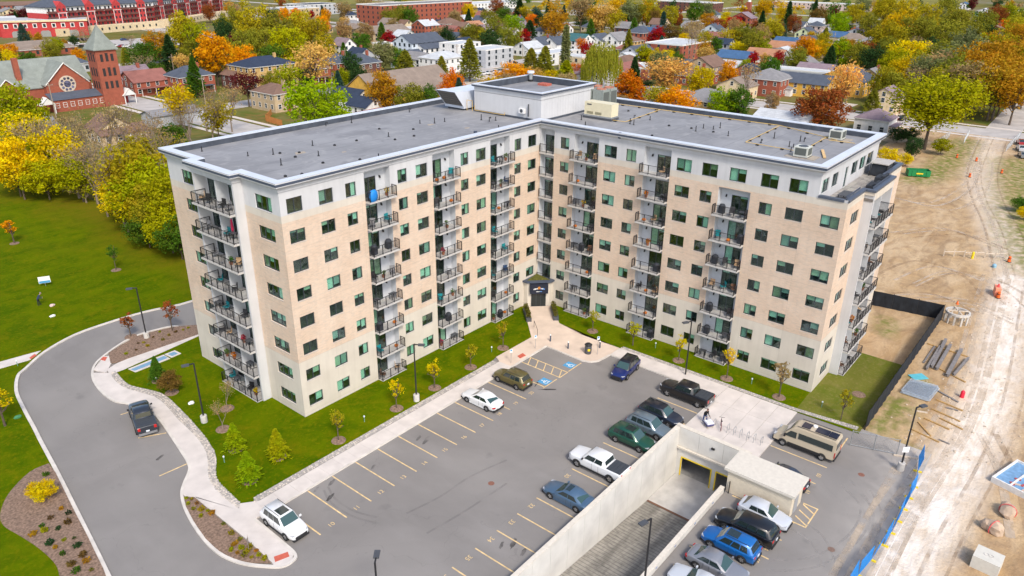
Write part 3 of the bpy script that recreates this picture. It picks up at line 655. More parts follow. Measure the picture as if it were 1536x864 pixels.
M_PLAZA = mat('plaza_concrete', (.60,.49,.40), .9, var=.10, scale=.6, bump=.08)
M_KERB = mat('kerb_concrete', (.58,.54,.49), .9, var=.12, scale=1.)
M_LINE = mat('stall_paint', (.66,.48,.24), .8, var=.25, scale=2.5)
M_MULCH = mat('mulch', (.21,.14,.10), .95, var=.45, scale=5., bump=.8, bscale=9)
M_TACT = mat('tactile_red', (.50,.11,.07), .8, var=.12)
M_BLUEP = mat('blue_paint', (.07,.29,.52), .7, var=.1)
M_WPAINT = mat('white_marking', (.75,.75,.72), .8, var=.08)
HX0, HX1, HY0, HY1 = -70.0, -16.35, -38.75, -31.0     # opening of the ramp
def sheet(name, xs, ys, z, m, skip=None, kind='structure', attrs=None):
    """grid sheet; skip(xc,yc) leaves a cell out; attrs: name -> f(x,y)"""
    vi = {}; V = []; F = []
    for i in range(len(xs)-1):
        for j in range(len(ys)-1):
            if skip and skip((xs[i]+xs[i+1])/2, (ys[j]+ys[j+1])/2): continue
            q = []
            for a, b in ((i,j),(i+1,j),(i+1,j+1),(i,j+1)):
                if (a, b) not in vi: vi[a, b] = len(V); V.append((xs[a], ys[b], z))
                q.append(vi[a, b])
            F.append(q)
    me = bpy.data.meshes.new(name); me.from_pydata(V, [], F); me.materials.append(m)
    for an, f in (attrs or {}).items():
        at = me.attributes.new(an, 'FLOAT', 'POINT'); at.data.foreach_set('value', [f(v[0], v[1]) for v in V])
    return tag(link(name, me), kind=kind)
inhole = lambda x, y: HX0 < x < HX1 and HY0 < y < HY1
sheet('ground', [-2500,HX0,HX1,2500], [-2500,HY0,HY1,2500], -.03, M_TOWN, inhole)
def seg_d(x, y, pts):
    best = 1e9
    for (ax, ay), (bx, by) in zip(pts, pts[1:]):
        dx, dy = bx-ax, by-ay; t = max(0, min(1, ((x-ax)*dx+(y-ay)*dy)/(dx*dx+dy*dy+1e-9)))
        best = min(best, math.hypot(x-ax-t*dx, y-ay-t*dy))
    return best
def frange(a, b, s):
    n = max(1, round((b-a)/s)); return [a+(b-a)*i/n for i in range(n+1)]
clamp = lambda v: max(0., min(1., v))
def dustf(x, y): return clamp((-47.2-y)/5.)*clamp((x+34)/14.)*.9 + clamp((x+9)/5.)*clamp((-43-y)/3.)*.4
xs = sorted(set(frange(-132, HX0, 3)+frange(HX0, HX1, 3)+frange(HX1, -3.6, 2))); ys = sorted(set(frange(-70, HY0, 2)+[HY0,HY1]+frange(HY1, 72, 3)))
lot = sheet('parking_lot', xs, ys, -.004, M_ASPH, inhole, attrs={'dust': dustf})
# construction site: one sheet with lighter gravel where vehicles run and weeds at its rim
TRK = [[(-25.93,-53.60),(-15.40,-53.77),(-4.07,-54.44),(4.82,-54.62),(16.71,-54.11),(33.52,-52.74),(52.89,-51.16)],[(-21.01,-55.75),(-5.11,-56.30),(9.30,-56.07),(28.20,-55.11)],[(52.89,-51.16),(78.23,-45.43),(97.77,-39.90),(119.66,-35.25),(146.20,-32.28),(168.53,-30.28)],[(-27.23,-52.05),(-16.87,-52.02),(-9.99,-52.00)]]
TW_ = (2.9, 1.0, 3.6, 2.4)
def trackf(x, y): return max(clamp(1.35 - seg_d(x, y, t_)/w_)*q_ for t_, w_, q_ in zip(TRK, TW_, (1., .55, .5, 1.)))
WEED = [(109.78,-26.60),(135.95,-28.12)]; 
def greenf(x, y):
    q = clamp(1.2 - seg_d(x, y, [(104.70,-25.01),(112.50,-27.11),(130.44,-26.97),(156.77,-25.82)])/5.)
    q = max(q, clamp(1.2 - seg_d(x, y, [(138.17,-40.64),(88.37,-48.48),(62.62,-54.22)])/7.)*1., clamp(1.1-seg_d(x, y, [(-2.03,-46.52),(4.22,-47.03)])/2.6), clamp(1.1-seg_d(x, y, [(-5.03,-46.96),(-4.23,-50.66),(-5.18,-52.65)])/1.2), clamp(1.-seg_d(x,y,[(10.82,-47.17),(9.71,-48.13)])/2.), clamp(1.-seg_d(x,y,[(-5.57,-57.99),(-5.23,-59.82)])/1.6), clamp(1.0-seg_d(x,y,[(25.34,-40.09),(21.14,-41.20)])/2.))
    return q
DX = frange(-3.6, 40, 1.0)+frange(41.5, 168, 2.); DY = frange(-130, -70, 4)+frange(-69, -36, 1.)+frange(-34, 4, 2)
site = sheet('construction_site', DX, DY, 0., M_DIRT, lambda x, y: (y > -34 and x < 21) or (y > -33 + (x-21)*.2 and x > 21) or (x < 13.2 and y > -45.5), attrs={'track': trackf, 'green': greenf})
sheet('construction_site', frange(-60,-3.6,1.0), frange(-130,-51.9,1.0), .004, M_DIRT, lambda x, y: y > -51.9-clamp((-24-x)/40)*4 , attrs={'track': trackf, 'green': lambda x, y: 0.})
def flat_(*a): pass
def flat(name, poly, z, m, kind='structure', thick=.1):
    mb = MB(); mb.prism(poly, z-thick, z); return tag(mb.build(name, m), kind=kind)
def smooth(pts, n=4):
    out = []
    for i in range(len(pts)-1):
        p0, p1, p2, p3 = [Vector(pts[max(0, min(len(pts)-1, i+q))]) for q in (-1, 0, 1, 2)]
        for k in range(n):
            t = k/n; out.append(tuple(.5*((2*p1)+(-p0+p2)*t+(2*p0-5*p1+4*p2-p3)*t*t+(-p0+3*p1-3*p2+p3)*t**3)))
    return out + [tuple(pts[-1])]
def worn(name, c, cover=.5):
    k = NT(name); col = k.mix(k.ramp(k.noise(1.4, 4), .3, .7), tuple(q*.85 for q in c), tuple(q*1.12 for q in c)); k.out(col, .95, .1)
    tr = k.n('ShaderNodeBsdfTransparent'); mx = k.n('ShaderNodeMixShader'); k.l(k.math('MULTIPLY', k.ramp(k.noise(.55, 5), .36, .60), cover), mx.inputs[0]); k.l(tr.outputs[0], mx.inputs[1]); k.l(k.b.outputs[0], mx.inputs[2]); k.l(mx.outputs[0], k.t.nodes['Material Output'].inputs[0]); return k.m
M_RUTL = worn('rut_pale', (.62,.52,.41), .55); M_RUTD = worn('rut_brown', (.30,.20,.12), .3); RUTS = []
rr0 = random.Random(17)
for base_, n_ in ((TRK[0], 7), (TRK[2], 6), (TRK[3], 4), ([(41.05,-37.37),(50.70,-40.37),(49.40,-47.10),(41.24,-52.19)], 5), ([(87.07,-27.64),(87.47,-34.88),(108.31,-37.17),(136.52,-33.85)], 5), ([(64.29,-32.06),(72.62,-38.95),(68.24,-46.92)], 4), ([(33.50,-37.94),(39.19,-44.59),(35.98,-50.97)], 4), ([(4.82,-54.62),(-1.58,-57.39),(-10.60,-59.48)], 3)):
    for i_ in range(n_):
        o_ = rr0.uniform(-3.4,3.4); dx_, dy_ = rr0.uniform(-1.5,1.5), rr0.uniform(-1.,1.); RUTS.append(([(a_+dx_+o_*.3*math.sin(j_), b_+dy_+o_) for j_, (a_, b_) in enumerate(base_)], rr0.random() < .62, rr0.uniform(.18,.6)))
# drive: outer kerb line and the lawn outside it
OUTER = smooth([(-20,37.5),(-31.50,35.89),(-37.63,37.44),(-42.50,37.86),(-46.72,37.58),(-50.89,35.72),(-53.94,33.11),(-55.19,31.89),(-56.54,28.55),(-57.32,24.64),(-58.16,19.16),(-58.67,16.06),(-59.59,10.04),(-60.73,3.20),(-61.63,-2.23),(-62.35,-6.44),(-63.02,-10.30)])
flat('lawn', OUTER + [(-132,OUTER[-1][1]), (-132,170), (-20,170)], .10, M_LAWNL)
def ribbon(pts, w, z0, z1, name, m, parent=None, closed=False, side=.5):
    P = [Vector(p) for p in pts]; n = len(P); Lf = []; Rt = []
    for i in range(n):
        a = P[i-1] if i or closed else P[i]; b = P[(i+1) % n] if i < n-1 or closed else P[i]
        d = (b-a).normalized(); q = Vector((-d.y, d.x)); Lf.append(P[i]+q*w*side); Rt.append(P[i]-q*w*(1-side))
    mb = MB()
    for i in range(n if closed else n-1):
        j = (i+1) % n
        mb.face([(*Lf[i],z1),(*Rt[i],z1),(*Rt[j],z1),(*Lf[j],z1)]); mb.face([(*Lf[i],z0),(*Lf[i],z1),(*Lf[j],z1),(*Lf[j],z0)]); mb.face([(*Rt[i],z0),(*Rt[i],z1),(*Rt[j],z1),(*Rt[j],z0)])
    return mb.build(name, m, parent)
rz_ = .0
for pts_, lt_, w_ in RUTS:
    rz_ += .0006; ribbon(smooth(pts_, 8), w_, -.004, .006+rz_, 'tyre_rut', M_RUTL if lt_ else M_RUTD, site)
tag(ribbon(OUTER, .34, -.02, .125, 'kerb', M_KERB), kind='structure')
# inner edge of the drive
INNER = smooth([(-20,30.6),(-35.03,28.30),(-37.46,30.47),(-39.40,31.13),(-41.52,31.47),(-44.01,30.81),(-46.81,29.23),(-48.40,27.89),(-49.50,26.08),(-50.20,23.94),(-50.62,21.07),(-50.57,18.29),(-49.85,16.63),(-49.18,14.43),(-49.06,12.52),(-49.48,9.62),(-50.60,4.07),(-51.07,2.10),(-51.60,0.91),(-52.97,-0.59),(-53.78,-1.71),(-54.49,-3.48),(-55.10,-5.89),(-55.53,-8.58),(-55.59,-10.78),(-55.25,-12.50),(-54.70,-13.83),(-53.71,-15.34),(-53.10,-15.96),(-52.36,-16.06),(-51.75,-15.65),(-51.60,-13.63),(-51.50,-9.50)])
STONE_IN = smooth([(-48.13,24.47),(-48.58,22.62),(-48.62,20.05),(-47.91,17.53),(-47.35,15.53),(-47.49,13.03),(-48.01,9.56),(-48.18,7.53),(-48.55,4.51),(-49.16,2.15),(-49.96,0.47),(-50.89,-1.13),(-51.39,-2.83),(-51.67,-5.06),(-51.69,-7.61)])
STONE_OUT = smooth([(-47.59,24.44),(-48.02,20.50),(-47.16,17.85),(-46.53,15.61),(-46.68,12.88),(-47.04,9.74),(-47.48,6.71),(-48.09,3.52),(-48.87,0.93),(-50.44,-1.67),(-50.85,-3.47),(-51.08,-6.72)])
# courtyard lawn: from the stone border to the building
CY = STONE_IN + [(-17.5,-7.0), (-16.6,-6.7), (-9.81,-6.87), (-3.79,-0.86), (-3.4,-.1), (-L1,-.01), (-L1,D+.1), (-22,D+2), (-22,24), (-36.26,25.58), (-46.83,24.26), (-47.99,24.22)]
flat('lawn', [p for p in CY], .10, M_LAWN)
flat('lawn', [(-.05,-3.4), (-0.18,-3.08), (-4.44,-7.34), (-5.40,-12.33), (-5.0,-17), (-4.9,-38.9), (-4.7,-45.3), (13.3,-45.4), (13.3,-40.3), (5,-L2+.3), (0,-L2)], .10, M_LAWN)
flat('lawn', [(.02,-L2+.1), (-4.4,-38.8), (-4.5,-45.3), (13.3,-45.4), (13.3,-38.7)], .105, M_LAWN2, thick=.05)
def resample(p, n):
    tot = [0]
    for a, b in zip(p, p[1:]): tot.append(tot[-1]+(Vector(a)-Vector(b)).length)
    out = []; i = 0
    for k in range(n+1):
        s = tot[-1]*k/n
        while i < len(p)-2 and tot[i+1] < s: i += 1
        out.append(Vector(p[i]).lerp(Vector(p[i+1]), min(1, (s-tot[i])/max(1e-6, tot[i+1]-tot[i]))))
    return out
def stones(path_in, path_out, name, label=None):
    """border of rounded stones, one mesh"""
    rng = random.Random(5); mb = MB(); n = 2
    L = sum((Vector(a)-Vector(b)).length for a, b in zip(path_in, path_in[1:])); N = int(L/.22)
    def samp(p, t):
        tot = [0]
        for a, b in zip(p, p[1:]): tot.append(tot[-1]+(Vector(a)-Vector(b)).length)
        s = t*tot[-1]
        for i in range(len(p)-1):
            if tot[i+1] >= s: return Vector(p[i]).lerp(Vector(p[i+1]), (s-tot[i])/max(1e-6, tot[i+1]-tot[i]))
        return Vector(p[-1])
    for i in range(N):
        a, b = samp(path_in, i/N), samp(path_out, i/N); wdt = (b-a).length; k = max(2, int(wdt/.22))
        for j in range(k):
            c = a.lerp(b, (j+.5)/k) + Vector((rng.uniform(-.04,.04), rng.uniform(-.04,.04))); r = rng.uniform(.09,.14)
            mb.blob((c.x, c.y, .11), r, r*rng.uniform(.7,1.2), .07, rng, 1, .12, rng.randint(0, 2))
    base_ = MB(); Pi, Po = resample(path_in, 40), resample(path_out, 40)
    for i in range(40): mb.face([(*Pi[i],.115),(*Pi[i+1],.115),(*Po[i+1],.115),(*Po[i],.115)], 1)
    ms = [mat('river_stone_a', (.42,.38,.34), .9, var=.1), mat('river_stone_b', (.32,.30,.28), .9, var=.1), mat('river_stone_c', (.54,.48,.42), .9, var=.1)]
    return tag(mb.build(name, ms), kind='stuff', label=label, cat='stones')
stones(STONE_IN, STONE_OUT, 'stone_border', 'pale river stone border along the curved sidewalk')
stones([(-50.3,-7.75),(-17.5,-7.75)], [(-49.9,-7.05),(-17.5,-7.05)], 'stone_border', 'straight river stone border between lawn and parking sidewalk')
stones([(-5.0,-17.2),(-4.9,-38.6),(-4.3,-45)], [(-4.35,-17.2),(-4.3,-38.5),(-3.6,-45)], 'stone_border', 'river stone border along the right wing lawn')
# pavement slabs
def slabs(root, a, b, n, z, m, gap=.012, z0=-.02):
    A, Bp = resample(a, n), resample(b, n)
    for i in range(n):
        q = [A[i], Bp[i], Bp[i+1], A[i+1]]; c = sum(q, Vector((0, 0)))/4
        mb = MB(); mb.prism([tuple(p + (c-p).normalized()*gap - c) for p in q], z0, z); mb.build('slab', m, root, (c.x, c.y, 0))
walk = tag(flat('sidewalk', [(-50.2,-7.8),(-17.2,-7.8),(-17.2,-9.65),(-50.2,-9.65)], .10, M_KERB), kind='structure')
slabs(walk, [(-50.2,-7.8),(-17.2,-7.8)], [(-50.2,-9.66),(-17.2,-9.66)], 20, .13, M_WALK)
def cutat(p, lo, hi): return p[lo:hi+1]
ia = 32; cw = tag(link('sidewalk', None), kind='structure')
def nearest(p, q): return min(range(len(p)), key=lambda i: (Vector(p[i])-Vector(q)).length)
i0, i1 = nearest(INNER, (-49.50,26.08)), nearest(INNER, (-53.78,-1.71))
slabs(cw, INNER[i0:i1+1], STONE_IN, 26, .13, M_WALK)
BEDR = [(-53.74,-2.11),(-53.23,-3.00),(-53.30,-6.36),(-53.32,-11.58),(-53.49,-15.10)]
slabs(cw, BEDR[1:], [(-51.69,-7.61),(-51.50,-9.50),(-51.60,-13.63),(-51.82,-15.57)], 9, .13, M_WALK)
mb = MB(); mb.prism([(-53.49,-15.10),(-51.82,-15.57),(-52.32,-16.00),(-53.05,-15.90),(-53.59,-15.43)], -.02, .125); mb.build('kerb_ramp', M_WALK, cw)
mb = MB(); mb.prism([(-53.71,-1.65),(-53.79,-2.19),(-53.27,-3.08),(-53.31,-5.02),(-52.68,-9.40),(-51.42,-9.63),(-51.47,-7.47),(-51.57,-4.89),(-51.34,-2.75),(-52.12,-1.82)], -.02, .1245); mb.build('slab', M_WALK, cw)
mb = MB(); mb.prism([(-51.77,-7.12),(-51.28,-6.76),(-49.9,-7.8),(-50.2,-7.85),(-50.2,-9.66),(-51.51,-9.52),(-51.76,-7.73)], -.02, .122); mb.build('slab', M_WALK, cw)
flat('walkway', [(-48.14,25.56),(-48.33,24.15),(-46.90,24.10),(-36.36,25.41),(-35.47,26.96),(-46.63,26.19)], .125, M_WALK)
slabs(cw, [(-46.91,29.00),(-49.13,26.73)], [(-45.84,28.25),(-48.42,24.95)], 2, .132, M_WALK)
tag(ribbon(INNER, .26, -.02, .14, 'kerb', M_KERB), kind='structure')
# sidewalk across the left lawn
lw = tag(link('sidewalk', None), kind='structure')
slabs(lw, [(-57.25,37.48),(-55.35,36.94),(-51.12,36.25)], [(-57.84,35.59),(-55.96,35.13),(-52.85,34.74)], 12, .128, M_WALK)
# planting beds
def bed(poly, label): return tag(flat('planting_bed', poly, .16, M_MULCH), kind='structure')
bed([(-46.18,29.41),(-47.13,26.78),(-46.56,26.35),(-36.16,25.75),(-34.87,28.02),(-37.50,30.07),(-39.59,30.77),(-41.69,31.11),(-44.25,30.29)], '')
bed([(-53.86,-2.32),(-53.33,-3.08),(-53.41,-6.48),(-53.44,-11.67),(-53.54,-14.99),(-54.62,-13.70),(-55.16,-12.39),(-55.48,-10.69),(-55.43,-8.58),(-54.98,-5.90),(-54.42,-3.57)], '')
bed(smooth([(-59.58,11.88),(-61.25,11.85),(-63.62,9.98),(-65.08,7.66),(-65.46,5.80),(-65.06,3.48),(-64.62,0.59),(-64.51,-2.35),(-65.01,-5.44),(-62.93,-7.42),(-61.80,-2.53),(-60.88,3.19),(-59.75,9.92)]), '')
for p in (((-17.2,-9.7),), ): pass
# plaza by the entrance
pz = tag(link('entrance_plaza', None), kind='structure')
PZ = [(-17.2,-7.8),(-17.2,-9.66),(-10.4,-9.66),(-10.4,-15.2),(-10.1,-16.0),(-9.4,-16.5),(-5.05,-17.0)]
mb = MB(); mb.prism([(-17.2,-7.85),(-17.2,-9.68),(-10.4,-9.68),(-10.5,-15.2),(-10.15,-16.1),(-9.4,-16.6),(-7.2,-16.9),(-5.0,-16.9),(-4.95,-9.0),(-5.09,-12.13),(-4.28,-7.23),(-0.59,-3.27),(-.9,-2.9),(-2.9,-.9),(-3.79,-0.86),(-9.81,-6.87),(-16.6,-6.8)], -.02, .118); mb.build('plaza_slab', M_PLAZA, pz)
tag(ribbon([(-50.2,-9.72),(-10.45,-9.72),(-10.55,-15.2),(-10.2,-16.15),(-9.45,-16.7),(-7.1,-17.0)], .18, -.02, .14, 'kerb', M_KERB), kind='structure')
jm = MB(); jm.box(-.008,-.5,0,.008,.5,.003)
rw = tag(link('sidewalk', None), kind='structure')
slabs(rw, [(-5.0,-16.95),(-4.95,-31.2)], [(-7.05,-16.95),(-7.3,-31.2)], 8, .128, M_WALK)
for a in range(3):
    for b in range(4):
        x0, x1 = -16.3+(11.3/3)*a, -16.3+(11.3/3)*(a+1); y0, y1 = -39.1+1.97*b, -39.1+1.97*(b+1)
        mb = MB(); mb.box(x0+.012, y0+.012, -.02, x1-.012, y1-.012, .128); mb.build('slab', M_WALK, rw)
tag(ribbon([(-7.15,-17.0),(-7.4,-31.15),(-16.2,-31.15)], .16, -.02, .135, 'kerb', M_KERB), kind='structure')
# painted markings, children of the parking lot
def paint(name, x0, y0, x1, y1, m=M_LINE, z=.004): mb = MB(); mb.box(x0, y0, -.002, x1, y1, z); return mb.build(name, m, lot)
xsL = [-18.75-2.75*i for i in range(12)]
for x in [-21.5-2.75*i for i in range(11)] + [-18.2]: paint('stall_line', x-.06, -15.3, x+.06, -9.85)
xsR = [-11.95-2.72*i for i in range(14)]
for x in xsR: paint('stall_line', x-.06, -30.95, x+.06, -26.2)
for x in (-12.5, -15.6): paint('stall_line', x-.06, -44.7, x+.06, -39.2)
for x in [-22.1-2.75*i for i in range(7)]: paint('stall_line', x-.06, -45.1, x+.06, -39.5)
paint('stall_line', -9.4, -44.75, -6.2, -44.62)
def diag(poly, name='hatch_line'): mb = MB(); mb.prism(poly, -.002, .005); mb.build(name, M_LINE, lot)
for x in (-15.4, -13.85): paint('stall_line', x-.06, -15.35, x+.06, -9.85)
for i in range(5): y = -10.2-1.15*i; diag([(-15.34,y-.55),(-15.34,y-.43),(-13.91,y+.28),(-13.91,y+.16)])
paint('stall_line', -15.46, -15.47, -13.79, -15.36)
for a, b in (((-19.0,-44.8),(-19.0,-46.0)),((-22.0,-44.8),(-22.0,-46.0))): paint('stall_line', a[0]-.06, b[1], a[0]+.06, a[1])
paint('stall_line', -22.06, -46.12, -18.94, -46.01)
for i in range(3): diag([(-21.8+i*.95,-46.0),(-21.66+i*.95,-46.0),(-21.0+i*.95,-44.85),(-21.14+i*.95,-44.85)])
for (p, q) in (((-52.14,9.74),(-49.92,8.45)), ((-53.77,2.36),(-51.12,2.13)), ((-51.34,15.22),(-50.65,15.06))):
    d = (Vector(q)-Vector(p)).normalized()*.06; nrm = Vector((-d.y, d.x)); diag([tuple(Vector(p)+nrm), tuple(Vector(q)+nrm), tuple(Vector(q)-nrm), tuple(Vector(p)-nrm)], 'stall_line')
def text(body, loc, size, rot, parent, m, name='painted_number', tilt=None):
    c = bpy.data.curves.new(name, 'FONT'); c.body = body; c.size = size; c.align_x = 'CENTER'; c.align_y = 'CENTER'
    t = bpy.data.objects.new('tmp', c); COL.objects.link(t); dg = bpy.context.evaluated_depsgraph_get()
    me = bpy.data.meshes.new_from_object(t.evaluated_get(dg)); bpy.data.objects.remove(t); me.materials.clear(); me.materials.append(m)
    o = link(name, me, parent, loc); o.rotation_euler = tilt if tilt else (0, 0, rot); return o
for i in range(11): text(str(20-i), (-20.15-2.75*i, -15.0, .006), .62, 0, lot, M_LINE)
for nmb in range(24, 37): text(str(nmb), (-34.85-2.72*(nmb-32), -26.5, .006), .62, math.pi, lot, M_LINE)
for s, p in (('60', (-14.16,-44.50)), ('61', (-17.25,-44.54)), ('65', (-28.31,-44.39)), ('64', (-26.49,-44.48))): text(s, (*p, .006), .6, math.pi, lot, M_LINE)
for cx, cy in ((-12.3,-14.6), (-17.2,-14.6)):
    mb = MB(); mb.box(cx-.62,cy-.62,-.002,cx+.62,cy+.62,.005); pad = mb.build('accessible_bay_mark', M_BLUEP, lot)
    s = MB(); z0, z1 = .006, .009
    s.cyl((cx-.02,cy+.38,z0),(cx-.02,cy+.38,z1),.09,.09,10); s.box(cx-.1,cy-.06,z0,cx+.0,cy+.26,z1); s.box(cx+.0,cy+.08,z0,cx+.2,cy+.16,z1); s.box(cx-.1,cy-.12,z0,cx+.28,cy-.03,z1); s.box(cx+.22,cy-.4,z0,cx+.3,cy-.12,z1); s.box(cx+.22,cy-.46,z0,cx+.42,cy-.39,z1)
    for i in range(10):
        t0, t1 = math.pi*(.55+i*.125), math.pi*(.55+(i+1)*.125); c0 = (cx-.05, cy-.2)
        s.prism([(c0[0]+.3*math.cos(t0),c0[1]+.3*math.sin(t0)),(c0[0]+.3*math.cos(t1),c0[1]+.3*math.sin(t1)),(c0[0]+.22*math.cos(t1),c0[1]+.22*math.sin(t1)),(c0[0]+.22*math.cos(t0),c0[1]+.22*math.sin(t0))], z0, z1)
    s.build('wheelchair_symbol', M_WPAINT, pad)
    for a in (((cx-.8,cy-.8),(cx+.8,cy-.72)), ): paint('stall_line', cx-1.3, -15.42, cx+1.3, -15.31)
def patchy(name, c, rx, ry, m, z, seed, rot=0., n=14):
    r_ = random.Random(seed); mb = MB(); pts = []
    for i in range(n):
        t = 2*math.pi*i/n; q = r_.uniform(.7, 1.15); a, b = rx*q*math.cos(t), ry*q*math.sin(t); pts.append((c[0]+a*math.cos(rot)-b*math.sin(rot), c[1]+a*math.sin(rot)+b*math.cos(rot)))
    mb.prism(pts, z-.008, z); return mb.build(name, m, lot)
M_TYM = worn('tyre_mark_dark', (.15,.145,.14), .16); M_TYL = worn('tyre_mark_dust', (.38,.36,.34), .5)
TMZ = 0.
for pts_, m_ in (([(-45.24,-10.86),(-45.86,-12.52),(-45.91,-14.88),(-45.41,-16.91),(-44.34,-19.08)],M_TYM),([(-44.71,-10.76),(-45.33,-12.59),(-45.32,-15.05),(-44.58,-17.25)],M_TYM),([(-42.58,-18.84),(-39.15,-19.51),(-35.34,-19.66),(-31.21,-20.65)],M_TYM),([(-43.20,-21.93),(-38.92,-22.53),(-33.89,-22.88)],M_TYM),([(-27.44,-45.42),(-25.00,-47.77),(-20.29,-49.21),(-16.23,-48.83),(-14.28,-46.61)],M_TYL),([(-28.90,-45.46),(-25.92,-48.36),(-20.41,-50.05),(-15.62,-49.55),(-12.97,-46.98)],M_TYL),([(-22.94,-44.80),(-23.42,-46.95),(-25.58,-48.77)],M_TYL),([(-21.38,-45.37),(-22.15,-47.61),(-24.90,-49.58)],M_TYL),([(-14.35,-48.27),(-16.39,-49.99),(-21.82,-50.98)],M_TYL),([(-13.27,-48.83),(-15.94,-50.53),(-20.60,-51.27)],M_TYL)):
    TMZ += .0005; ribbon(smooth(pts_, 6), .2, -.003, .0005+TMZ, 'tyre_mark', m_, lot)
M_TAR = mat('tar_seal', (.045,.044,.045), .7, var=.2, scale=4); M_STAIN = worn('oil_stain', (.09,.085,.082), .7)
patchy('tar_patch', (-18.34,-15.93), 1.1, .14, M_TAR, .003, 3, R(-50)); patchy('tar_patch', (-17.98,-14.14), .9, .10, M_TAR, .003, 4, R(20))
for i, (px, r1) in enumerate((((-33.87,-12.45),.5),((-34.14,-11.60),.35),((-45.52,-12.08),.4),((-45.70,-10.31),.3),((-44.16,-10.54),.35),((-39.44,-28.23),.45),((-39.68,-29.47),.35),((-40.25,-27.62),.3),((-52.33,5.04),.4),((-24.44,-12.15),.4),((-26.87,-25.79),.4),((-40.13,-11.67),.3))):
    patchy('oil_stain', px, r1*1.5, r1*.5, M_STAIN, .0025, 20+i, R(20))
for x, y, c in ((*(-34.80,-21.80),(.22,.10,.07)), (*(-10.73,-20.15),(.24,.18,.13)), (*(-23.22,-48.62),(.2,.13,.1)), (*(-11.46,-47.55),(.22,.15,.12))):
    mb = MB(); mb.cyl((x,y,0),(x,y,.006),.3,.3,14); o = mb.build('manhole_cover', mat('cast_iron_%d' % int(c[0]*100), c, .7, var=.3, scale=9), lot)
for nm, poly in (('a',[(-53.02,-14.60),(-51.98,-14.99),(-52.20,-15.52),(-53.29,-15.17)]), ('b',[(-47.53,28.48),(-47.00,28.98),(-46.71,28.51),(-47.32,27.74)]), ('c',[(-52.79,35.29),(-52.00,35.87),(-51.89,35.36),(-52.74,34.85)]), ('d',[(-14.81,-8.63),(-13.80,-8.66),(-14.00,-9.33),(-15.05,-9.24)])):
    mb = MB(); mb.prism(poly, .12, .142); tag(mb.build('tactile_plate', M_TACT), {'a':'red tactile plate at the tip of the sidewalk beside the white SUV','b':'red tactile plate at the narrow end of the planting bed by the drive','c':'red tactile plate where the lawn sidewalk meets the drive','d':'red tactile plate beside the hatched accessible bay'}[nm], 'tactile plate')
# blue geothermal-style vents in the lawn
for i, poly in enumerate(([(-46.42,23.66),(-46.23,22.60),(-42.14,22.63),(-42.18,23.81)], [(-41.90,23.87),(-41.77,22.70),(-40.73,22.75),(-40.81,23.87)])):
    mb = MB(); mb.prism(poly, .09, .15); t = tag(mb.build('grating', mat('vent_grate', (.17,.30,.42), .6, var=.15, scale=6)), ('long blue-grey vent grating in the lawn by the walkway','short blue-grey vent grating beside the long one')[i], 'grating', 'vent gratings in the lawn')
    ribbon([Vector(p) for p in poly], .3, .08, .17, 'rim', M_WALK, t, True)
# ---------------- ramp to the underground garage
rp = MB(); zs = lambda x: -4.75 + (-17.5-x)*.095 if x > -67 else -.02
rp.face([(-16.35,-38.4,-4.75),(-16.35,-31.4,-4.75),(-22.5,-31.4,-4.65),(-22.5,-38.4,-4.65)], 1); rp.face([(-22.5,-38.4,-4.65),(-22.5,-31.4,-4.65),(-70,-31.4,-.02),(-70,-38.4,-.02)], 0)
def ramp_mat():
    k = NT('ramp_concrete'); a = k.noise(.5, 6, k.scaled((.25, 1.6, 1)), dist=.4); b = k.noise(3., 5, k.scaled((1.2, .5, 1)))
    sx = k.n('ShaderNodeSeparateXYZ'); k.l(k.g.outputs['Position'], sx.inputs[0]); f = k.math('FRACT', k.math('DIVIDE', sx.outputs[0], .42))
    col = k.mix(k.ramp(a, .38, .66), (.19,.178,.155), (.36,.335,.29)); col = k.mix(k.ramp(b, .5, .72, 0, .6), col, (.09,.085,.078)); col = k.mix(k.math('MULTIPLY', k.math('LESS_THAN', f, .22), .5), col, (.08,.077,.07))
    yb = k.math('LESS_THAN', k.math('ABSOLUTE', k.math('ADD', sx.outputs[1], 36.6)), .28); col = k.mix(k.math('MULTIPLY', yb, .55), col, (.36,.30,.20))
    k.bump(f, .4, .03); return k.out(col, .9, .2)
tag(rp.build('garage_ramp', [ramp_mat(), M_CONC]), kind='structure')
mb = MB(); mb.box(-22.6,-38.38,-4.66,-22.35,-31.42,-4.62); tag(mb.build('trench_drain', mat('rust_drain', (.16,.08,.05), .8)), 'rusty trench drain across the foot of the ramp', 'drain')
M_RWALL = mat('formed_concrete', (.60,.585,.55), .85, var=.12, scale=.55, bump=.12, bscale=4)
M_RCAP = mat('wall_cap', (.62,.57,.49), .85, var=.08)
def ramp_wall(name, label, y0, y1, x_end, top0):
    t = thing(name, label, 'wall'); n = round((x_end+70)/2.45)
    for i in range(n):
        a = -70+(x_end+70)*i/n; b = -70+(x_end+70)*(i+1)/n; mb = MB(); mb.box(a+.012, y0+.02, -5, b-.012, y1-.02, top0-.06); mb.build('panel', M_RWALL, t)
    mb = MB(); mb.box(-70, y0+.04, -5, x_end, y1-.04, top0-.08); mb.build('core', mat('dark_joint', (.2,.19,.18), .9), t)
    mb = MB(); mb.box(-70.0, y0-.01, top0-.06, x_end, y1+.01, top0); mb.build('cap', M_RCAP, t)
    return t
ramp_wall('retaining_wall', 'long pale concrete retaining wall along the left side of the garage ramp', -31.40, -31.0, -16.75, 1.1)
t = ramp_wall('retaining_wall', 'lower concrete parapet along the right side of the garage ramp', -38.75, -38.36, -22.2, .62)
